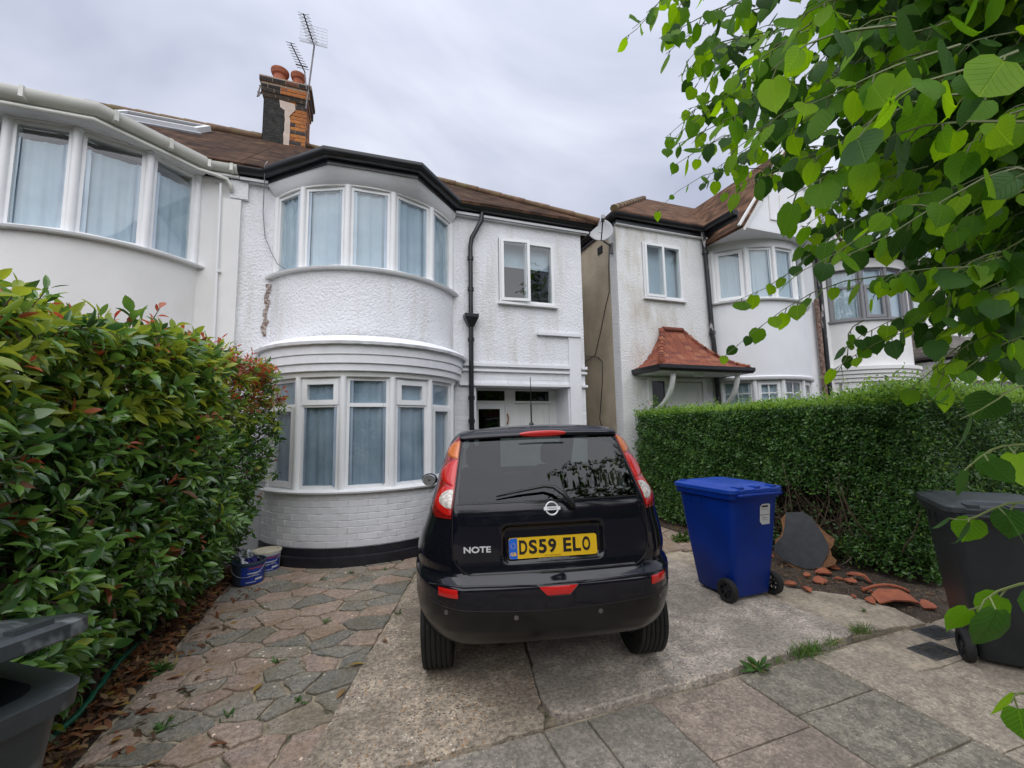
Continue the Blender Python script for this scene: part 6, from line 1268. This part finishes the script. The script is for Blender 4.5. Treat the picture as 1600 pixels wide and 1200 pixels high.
# rose bush poking up beside the porch, behind the far end of the hedge
RB = thing('rose_bush', 'small rose bush with pale blooms at the far end of the right hedge', 'bush', (4.95, 6.32, 0))
pos = []; fw = []; 
for k in range(260): a = rng.uniform(0,6.28); r_ = abs(rng.normal(0,.22)); pos.append((4.98+r_*math.cos(a), 6.34+.4*r_*math.sin(a)-.05, rng.uniform(1.3,2.12)-.6*r_)); fw.append(rng.normal(0,1,3))
leaf_cloud('foliage', PV, PF, np.array(pos), rotmats(np.array(fw), rng.normal(0,.6,(260,3))+[0,-.4,.8]), rng.uniform(.04,.075,260), rng.choice([0,2], 260), [MRG[0], MRG[1], MRG[2]], RB)
for x, z in ((4.78,1.93),(5.12,1.98)):
    g = MB()
    for k in range(9): a = k*2.4; g.add([(x,6.2,z),(x+.04*math.cos(a)+.015*math.cos(a+1.6),6.18-.01*(k%3),z+.04*math.sin(a)),(x+.05*math.cos(a+.5),6.17,z+.05*math.sin(a+.5)),(x+.03*math.cos(a+.9),6.19,z+.03*math.sin(a+.9))], [(0,1,2,3)])
    g.build('bloom', mat('pale_petal', (.70,.55,.58), .6), RB, fix=False)
g = MB()
for k in range(6): g.tube([(4.98+.05*math.cos(k), 6.36, -.03), (4.98+.12*math.cos(k), 6.35, .9), (4.98+.2*math.cos(k*1.1), 6.3, 1.85)], [.012,.009,.005], 5)
o = g.build('canes', M_['privettwig'], RB, fix=False); o['kind'] = 'stuff'; rel(RB)
# ---- leaf litter and weeds
N_ = 2600; yy = rng.uniform(1.7, 5.75, N_); xx = -1.25-np.abs(rng.normal(0,.16,N_)); xx[:150] = rng.uniform(-1.25,-.9,150)
PO = np.stack([xx, yy, .012+.03*rng.random(N_)], 1); PO[:150,2] = .010
n2 = 700; y2 = rng.uniform(2.3,6.0,n2); x2 = np.interp(y2,[2.16,2.4,2.74,3.05,3.65,4.38,6.3],[4.14,4.24,4.2,3.95,4.05,4.40,4.4])+np.abs(rng.normal(0,.35,n2)); PO2 = np.stack([x2, y2, .012+.02*rng.random(n2)], 1)
PA = np.concatenate([PO, PO2]); na_ = len(PA); ML = [leafmat('dead_leaf_orange', (.24,.095,.035), (.17,.065,.025), .75, .1), leafmat('dead_leaf_brown', (.13,.07,.035), (.09,.048,.026), .8, .1), leafmat('dead_leaf_tan', (.30,.19,.08), (.22,.14,.06), .75, .1), leafmat('dead_leaf_yellow', (.38,.27,.05), (.28,.18,.04), .7, .2)]
szz = rng.uniform(.035,.085,na_); szz[N_:] *= .45
leaf_cloud('fallen_leaves', PV, PF, PA, rotmats(rng.normal(0,1,(na_,3))*[1,1,.25], rng.normal(0,.35,(na_,3))+[0,0,1]), szz, rng.choice(4, na_, p=[.36,.40,.18,.06]), ML, None)
tag(bpy.context.scene.objects['fallen_leaves'], 'brown and orange fallen leaves lying under both hedges', 'leaf litter', kind='stuff')
LL = [(325,1166,.085,0,'orange dead leaf low on the crazy paving, nearest the bottom edge'),(605,1003,.07,0,'orange dead leaf at the concrete edge left of the car wheel'),(540,1075,.09,2,'tan dead leaf at the lower concrete edge'),(545,1040,.10,3,'yellow dead leaf lying across the paving joint above the tan leaf'),(255,1020,.06,1,'brown dead leaf on the paving beside the leaf litter'),(410,1068,.08,3,'long yellow leaf in the middle of the crazy paving'),(112,1088,.09,0,'large orange leaf on the litter next to the green hose')]
for k, (x, y, s, c, lab_) in enumerate(LL):
    p = gz(x, y, .012); single_leaves('fallen_leaf', PV, PF, np.array([p]), rotmats(np.array([[math.cos(k*2.1), math.sin(k*2.1), .08]]), np.array([[.1,.2,1.]])), [s], [c], ML, None)
    tag(col.objects[-1], lab_, 'fallen leaf', 'loose leaves on the paving')
GV, GF = ribbon_leaf([(0,.03),(.4,.035),(.8,.022),(1.0,.004)], .35, .4); DV, DF = ribbon_leaf([(0,.03),(.3,.08),(.55,.15),(.8,.12),(1,.01)], .45, .3)
MG = [leafmat('grass_green', (.10,.21,.03), (.07,.16,.02), .5, .3), leafmat('grass_dry', (.32,.27,.12), (.25,.2,.08), .7, .2), leafmat('weed_green', (.07,.17,.03), (.05,.12,.02), .5, .3)]
def weed(label, x, y, r, n, broad, group, hgt=.06, z=-.016, stretch=1.):
    c = gz(x, y, z); t = thing('weed', label, 'weed', (c[0], c[1], z), 0, group); P = np.stack([rng.normal(0,r,n)*stretch, rng.normal(0,r*.45,n), np.zeros(n)], 1); f = rng.normal(0,.7,(n,3)); f[:,2] = np.abs(f[:,2])+(.25 if broad else .7)
    leaf_cloud('blades', DV if broad else GV, DF if broad else GF, P, rotmats(f, rng.normal(0,.4,(n,3))+[0,0,1]), rng.uniform(.6,1.2,n)*hgt, np.where(rng.random(n) < (.1 if broad else .22), 1, 2 if broad else 0), MG, t)
weed('broad-leaved weed in the pavement joint in front of the car', 1184, 1046, .02, 26, True, 'weeds along the pavement joint', .085); weed('wide grass tuft in the pavement joint right of the flat weed', 1262, 1022, .05, 150, False, 'weeds along the pavement joint', .085, stretch=1.5); weed('small grass tuft between the flat weed and the wide tuft', 1218, 1035, .02, 30, False, 'weeds along the pavement joint', .05); weed('grass tuft at the rounded corner of the concrete drive', 1343, 988, .05, 110, False, 'weeds along the pavement joint', .07, stretch=1.2); weed('grass tuft right at the far end of the pavement joint strip', 1302, 1007, .04, 60, False, 'weeds along the pavement joint', .06)
weed('leafy green weed at the edge of the crazy paving by the hose', 246, 1050, .035, 40, True, 'weeds among the paving', .07, 0); weed('small green weed in a joint low in the crazy paving', 247, 1140, .02, 22, True, 'weeds among the paving', .05, 0); weed('tall weed at the end of the path by the blue bin', 1066, 845, .05, 60, True, 'weeds among the paving', .12, 0)
for x, y, lab_ in [(505,905,"tiny weed just in front of the bay's plinth by the buckets"),(550,895,"tiny weed in the paving before the middle of the bay"),(602,890,"tiny weed by the bay plinth closest to the car"),(510,972,"tiny weed in a joint halfway down the crazy paving"),(622,960,"tiny weed at the concrete edge level with the car bumper"),(432,1035,"tiny weed in the paving above the long yellow leaf"),(465,1098,"tiny weed low in the paving beside the concrete strip"),(355,1120,"tiny weed lowest in the middle of the crazy paving"),(1350,955,"tiny weed on the smooth concrete below the rubble")]: weed(lab_, x, y, .012, 12, True, 'tiny weeds in the paving joints', .038, 0)
# ---- lime tree overhanging from the right
LT = thing('lime_tree', 'leafy lime tree whose branches hang in from the top right', 'tree', (3.9, -.6, 0))
# heart-shaped leaf
prof_ = [(.0,.0,.0),(.0,.20,-.075),(.06,.36,-.03),(.18,.45,.0),(.33,.485,.0),(.48,.465,.0),(.63,.385,.0),(.76,.265,.0),(.87,.14,.0),(.94,.055,0),(1.03,.0,.0)]
HV = []; HLC = []; HF = []
for i, (t, w, dy) in enumerate(prof_):
    z = -.10*t*t
    if i == 0: row = [(0,.0,0)]
    elif i == len(prof_)-1: row = [(0,1.03,z-.03)]
    else: row = [(-w, t+dy, z+.05*w*2-.10*w*w*2), (-w*.5, t+dy*.4+.01, z+.06*w), (0, t if i > 1 else .02, z), (w*.5, t+dy*.4+.01, z+.06*w), (w, t+dy, z+.05*w*2-.10*w*w*2)]
    if 1 < i < len(prof_)-1:     # slight saw-tooth
        j = .012*(-1)**i; row[0] = (row[0][0]-j, row[0][1]+.012, row[0][2]); row[4] = (row[4][0]+j, row[4][1]+.012, row[4][2])
    HV += row
def rid(i, k): return 0 if i == 0 else (len(HV)-1 if i == len(prof_)-1 else 1+(i-1)*5+k)
for k in range(4): HF.append((0, rid(1,k+1), rid(1,k)))
for i in range(1, len(prof_)-2):
    for k in range(4): HF.append((rid(i,k), rid(i,k+1), rid(i+1,k+1), rid(i+1,k)))
for k in range(4): HF.append((rid(len(prof_)-2,k), rid(len(prof_)-2,k+1), len(HV)-1))
HLC = [(v[0], v[1], 0) for v in HV]
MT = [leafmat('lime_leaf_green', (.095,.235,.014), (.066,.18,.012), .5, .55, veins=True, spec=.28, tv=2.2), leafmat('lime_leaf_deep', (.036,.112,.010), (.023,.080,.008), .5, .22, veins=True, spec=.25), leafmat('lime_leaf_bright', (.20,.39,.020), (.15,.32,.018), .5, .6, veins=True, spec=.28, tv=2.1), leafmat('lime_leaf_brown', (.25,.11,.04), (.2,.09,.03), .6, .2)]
M_['bark'] = mat('lime_bark', (.075,.062,.05), .95, .4, 14, .9, 22, bdist=.03); M_['shoot'] = mat('green_shoot', (.12,.15,.045), .5, .15, 20)
rt = np.random.default_rng(77)
tp, tf_, tn, ts, tm, tprio = [], [], [], [], [], []
twg = MB()
def spray(p0, p1, nl, size, bright=.3, prio=0, sag=.04, thick=.0026):
    p0, p1 = np.array(p0), np.array(p1); L_ = np.linalg.norm(p1-p0); pts = []
    wob = rt.normal(0,.05,3)*L_; wob2 = rt.normal(0,.03,3)*L_
    for k in range(7): t = k/6; pts.append(p0+(p1-p0)*t+np.array([0,0,(sag+.06)*math.sin(math.pi*t)*L_])+wob*math.sin(math.pi*t)+wob2*math.sin(2*math.pi*t))
    twg.tube([tuple(q) for q in pts], [thick*(1-.11*k) for k in range(7)], 4, False)
    ax_ = (p1-p0)/L_
    for k in range(nl):
        t = (k+.6)/nl; i = min(5, int(t*6)); q = pts[i]+(pts[i+1]-pts[i])*(t*6-i); side = np.cross(ax_, (0,0,1.)); side /= max(np.linalg.norm(side), 1e-3); sgn = 1 if k % 2 else -1
        pd = side*sgn*rt.uniform(.3,.9)+ax_*rt.uniform(.2,.7)+np.array([0,0,-rt.uniform(.1,.9)])+rt.normal(0,.2,3); pd /= np.linalg.norm(pd); s = size*rt.uniform(.6,1.12)*(1-.25*t); b0 = q+pd*s*.35
        twg.tube([tuple(q), tuple(b0)], [.0016,.0012], 4, False)
        f = pd*.7+np.array([0,0,-rt.uniform(.35,1.0)])+rt.normal(0,.25,3); n_ = (np.array([0,0,1.])*.5 - CF*.55 + rt.normal(0,.5,3)) if (prio > 1 or (prio == 1 and q[0] < 1.9)) else (np.array([0,0,1.]) + rt.normal(0,.45,3))
        tp.append(b0); tf_.append(f); tn.append(n_); ts.append(s); r_ = rt.random(); tm.append(2 if r_ < bright else (0 if r_ < .35+bright else 1)); tprio.append(prio)
        
S_ = [((1150,-10),(988,45),2.1,5,.085),((1210,5),(1040,85),1.9,7,.085),((1260,40),(1060,120),2.0,8,.085),((1270,90),(1062,185),1.9,9,.085),((1260,150),(1035,235),1.8,9,.085),((1280,200),(1048,262),1.7,9,.09),((1240,270),(1020,335),2.3,7,.07),((1320,230),(1130,300),2.2,7,.075),
 ((1330,0),(1180,60),1.25,5,.095),((1400,40),(1205,110),1.0,4,.10),((1500,70),(1250,170),1.05,6,.10),((1590,80),(1330,230),.95,6,.10),((1560,150),(1270,250),1.1,7,.095),((1600,190),(1230,310),1.05,7,.10),((1620,270),(1320,400),1.05,6,.10),((1480,330),(1240,430),1.3,7,.095),((1450,260),(1260,350),1.6,7,.09),
 ((1430,430),(1128,560),1.55,11,.085),((1400,380),(1150,470),1.7,8,.085),((1500,440),(1320,545),1.6,7,.09),((1560,490),(1300,580),1.6,7,.085),((1600,420),(1400,520),1.6,6,.085),((1620,520),(1450,630),1.5,5,.09),((1640,620),(1500,655),1.15,2,.11),((1620,360),(1480,500),1.5,6,.085),
 ((1640,690),(1510,732),1.05,4,.085),((1640,790),(1490,812),1.1,4,.08),((1660,920),(1530,955),.95,4,.10),((1650,1080),(1580,1098),1.1,2,.08),((1250,-10),(1120,20),1.6,5,.09),((1130,30),(1085,75),1.9,3,.08),((1500,540),(1420,610),1.7,4,.08),((1350,500),(1280,610),1.8,4,.08),((1120,-30),(1010,20),2.0,5,.085),((1180,10),(1050,50),1.8,6,.085),((1220,60),(1085,140),1.9,7,.085),((1200,120),(1075,170),2.1,7,.08),((1230,170),(1080,225),1.9,8,.08),((1230,220),(1090,250),2.0,7,.08),((1200,240),(1100,290),2.1,5,.075),((1150,60),(1070,110),2.0,5,.085),((1080,-30),(975,60),1.9,4,.09),((1100,-20),(1030,60),1.8,5,.09),((1160,90),(1040,215),2.0,7,.085)]
for a, c, d, n_l, s in S_: spray(pxd(a[0], a[1], d*1.12), pxd(c[0], c[1], d), int(n_l*1.35)+1, s*(.86 if d > 1.65 else .74), .5 if c[0] < 1300 else .22, 2)  # fewer bright leaves to the right: the crown's shade put into leaf colour
poly_m = [(1140,-60),(1110,60),(1125,150),(1090,230),(1120,265),(1200,275),(1250,330),(1300,390),(1370,430),(1420,470),(1480,540),(1540,590),(1640,600),(1640,-60)]
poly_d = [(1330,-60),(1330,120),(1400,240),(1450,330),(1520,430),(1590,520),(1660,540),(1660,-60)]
def in_poly(p, x, y): return inside(p, x, y)
cnt = 0
while cnt < 130:
    x, y = rt.uniform(1080,1640), rt.uniform(-60,600)
    if not in_poly(poly_m, x, y): continue
    if in_poly([(1270,200),(1345,205),(1340,250),(1280,255)], x, y) and rt.random() < .7: continue
    d = rt.uniform(1.3,3.2); a = rt.uniform(-.75,-.15); l = rt.uniform(.28,.55)*FPX/d; spray(pxd(x-l*math.cos(a)*-.6, y+l*math.sin(a)*.6, d*1.08), pxd(x-l*.4*math.cos(a), y-l*.4*math.sin(a), d), rt.integers(8,13), .072, .3 if d < 2.2 else .15, 1); cnt += 1
cnt = 0
while cnt < 760:
    x, y = rt.uniform(1300,1700), rt.uniform(-80,560)
    if not in_poly(poly_d, x, y): continue
    d = rt.uniform(1.8,5.5); a = rt.uniform(-.9,-.1); l = .5*FPX/d; spray(pxd(x+l*.6, y-l*.3, d*1.08), pxd(x-l*.4, y+l*.3, d), rt.integers(8,12), .085, .05, 0); cnt += 1  # deep layer gets mostly dark leaves, its shade carried by the colour mix
NF_ = len(tp)
cnt = 0
while cnt < 520:      # unseen canopy above the view, added to shade the leaves on the right
    x, y, d = rt.uniform(1300,2400), rt.uniform(-1300,-110), rt.uniform(1.6,4.6); l = .45*FPX/d
    spray(pxd(x+l*.5, y-l*.4, d*1.05), pxd(x-l*.3, y+l*.1, d), 9, .09, .1, -1); cnt += 1
# the rest of the crown, out of the picture
cnt = 0
while cnt < 1200:
    p = rt.normal(0,1,3); p = p/np.linalg.norm(p)*rt.random()**.4*np.array([2.5,2.6,2.4])+np.array([5.5,-.8,4.7])
    d = p-CC; k = d@CF
    if k > 0:
        x, y = 800+FPX*(d@CR)/k, 600-FPX*(d@CU)/k
        if -120 < x < 1720 and -120 < y < 1300: continue
    if np.linalg.norm(d) < .7: continue
    dr = rt.normal(0,1,3); dr[2] = -abs(dr[2])*.5; dr /= np.linalg.norm(dr); e = p+dr*.45; de = e-CC; ke = de@CF
    if ke > 0:
        x, y = 800+FPX*(de@CR)/ke, 600-FPX*(de@CU)/ke
        if -100 < x < 1700 and -100 < y < 1300: continue
    spray(p, e, 9, .095, .1, -1); cnt += 1
tp, tf_, tn, ts, tm, tprio = map(np.array, (tp, tf_, tn, ts, tm, tprio)); RMt = rotmats(tf_, tn); ts3 = np.stack([ts*rt.uniform(.78,1.08,len(ts)), ts, ts*rt.uniform(.2,2.4,len(ts))*np.where(rt.random(len(ts)) < .25, -1, 1)], 1)
inf, _, _, kk = inframe(tp, -5); sc_ = np.where(inf & (tprio >= 1), ts/np.maximum(kk,.1)*np.where(tprio == 2, 1.5, 1), 0); big = np.argsort(-sc_)[:300]; mask = np.zeros(len(tp), bool); mask[big] = True
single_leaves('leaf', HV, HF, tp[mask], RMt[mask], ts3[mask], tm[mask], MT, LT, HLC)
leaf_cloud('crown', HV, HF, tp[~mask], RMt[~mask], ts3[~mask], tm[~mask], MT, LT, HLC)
o = twg.build('twigs', M_['shoot'], LT, fix=False); o['kind'] = 'stuff'
g = MB(); g.tube([(3.9,-.6,-.1),(3.88,-.58,.5),(3.86,-.56,1.2),(3.85,-.5,2.0),(3.8,-.45,3.0),(3.75,-.4,4.2),(3.7,-.35,5.6)], [.24,.19,.17,.16,.13,.10,.05], 14); g.build('trunk', M_['bark'], LT, smooth=True)
for k, e_ in enumerate([pxd(1640,60,2.2), pxd(1660,250,1.9), pxd(1620,-40,2.6), pxd(1650,420,2.6), (2.6,-.9,4.9), (3.0,-2.0,4.8), (5.6,-1.6,4.8), (5.4,.8,5.2), (3.6,.6,5.8)]):
    e_ = np.array(e_); z0 = 1.9+.22*k; s_ = np.array([3.84,-.5,z0]); m1 = s_+(e_-s_)*.35+np.array([0,0,.35]); m2 = s_+(e_-s_)*.7+np.array([0,0,.3]); g = MB(); g.tube([tuple(s_), tuple(m1), tuple(m2), tuple(e_)], [.06,.04,.025,.008], 8); g.build('limb', M_['bark'], LT, smooth=True)
rel(LT)
# ------------------------------------------------------------------ the other side of the street (out of view, added for panes and paintwork to reflect)
M_['redbrick'] = mat('red_brick_far', (.20,.085,.055), .9, .2, 6, .4, 40); 
for k, (x, m_, lab) in enumerate(((-13,'redbrick','leftmost added red brick house across the street behind the viewer'),(-3.5,'smoothwhite','added white house across the street, directly behind the viewer'),(6,'redbrick','added red brick house across the street behind the lime tree'),(15.5,'smoothwhite','rightmost added white house across the street behind the viewer'))):
    h = thing('added_house', lab, 'house', (x, -15, 0), 0, 'added houses across the street'); b = MB(); b.box(x-4.2, x+4.2, -22, -15, -.1, 5.3); b.build('wall', M_[m_], h)
    roof_mesh(h, [(x-4.5,-14.7,5.3),(x+4.5,-14.7,5.3),(x+4.5,-18.5,8.4),(x-4.5,-18.5,8.4),(x+4.5,-22.3,5.3),(x-4.5,-22.3,5.3)], [(0,1,2,3),(3,2,4,5),(0,3,5),(1,4,2)], M_['tile'])
    for xx in (-2.6,0,2.6):
        for z in (1.0,3.6):
            b = MB(); b.box(x+xx-.7, x+xx+.7, -15.02, -14.95, z, z+1.2); w = b.build('window', M_['upvc'], h)
            b = MB(); b.box(x+xx-.62, x+xx+.62, -14.949, -14.94, z+.08, z+1.12); b.build('pane', M_['dark'], w)
    rel(h)
ht = thing('added_hedge', 'added dark hedge along the front of the houses opposite', 'hedge', (0, -9.5, 0))
n = 9000; P = np.stack([rng.uniform(-17,19,n), -9.6+rng.normal(0,.25,n), rng.uniform(0,1.9,n)], 1); P[:3500] = np.stack([-6+rng.normal(0,1.4,3500), -9.5+rng.normal(0,1.2,3500), 4.2+rng.normal(0,1.2,3500)], 1); 
leaf_cloud('foliage', PV, PF, P[3500:], rotmats(rng.normal(0,1,(n-3500,3)), rng.normal(0,1,(n-3500,3))+[0,0,.5]), rng.uniform(.25,.4,n-3500), rng.choice([0,1],n-3500), MLG, ht); rel(ht)
tt = thing('added_tree', 'added round street tree across the road behind the viewer', 'tree', (-6, -9.5, 0)); leaf_cloud('crown', PV, PF, P[:3500], rotmats(rng.normal(0,1,(3500,3)), rng.normal(0,1,(3500,3))+[0,0,.5]), rng.uniform(.2,.32,3500), rng.choice([0,1],3500), MLG, tt)
b = MB(); b.tube([(-6,-9.5,-.1),(-6.05,-9.5,1.5),(-6,-9.45,3.2),(-5.9,-9.5,4.6)], [.18,.14,.12,.05], 10); b.build('trunk', M_['bark'], tt, smooth=True); rel(tt)
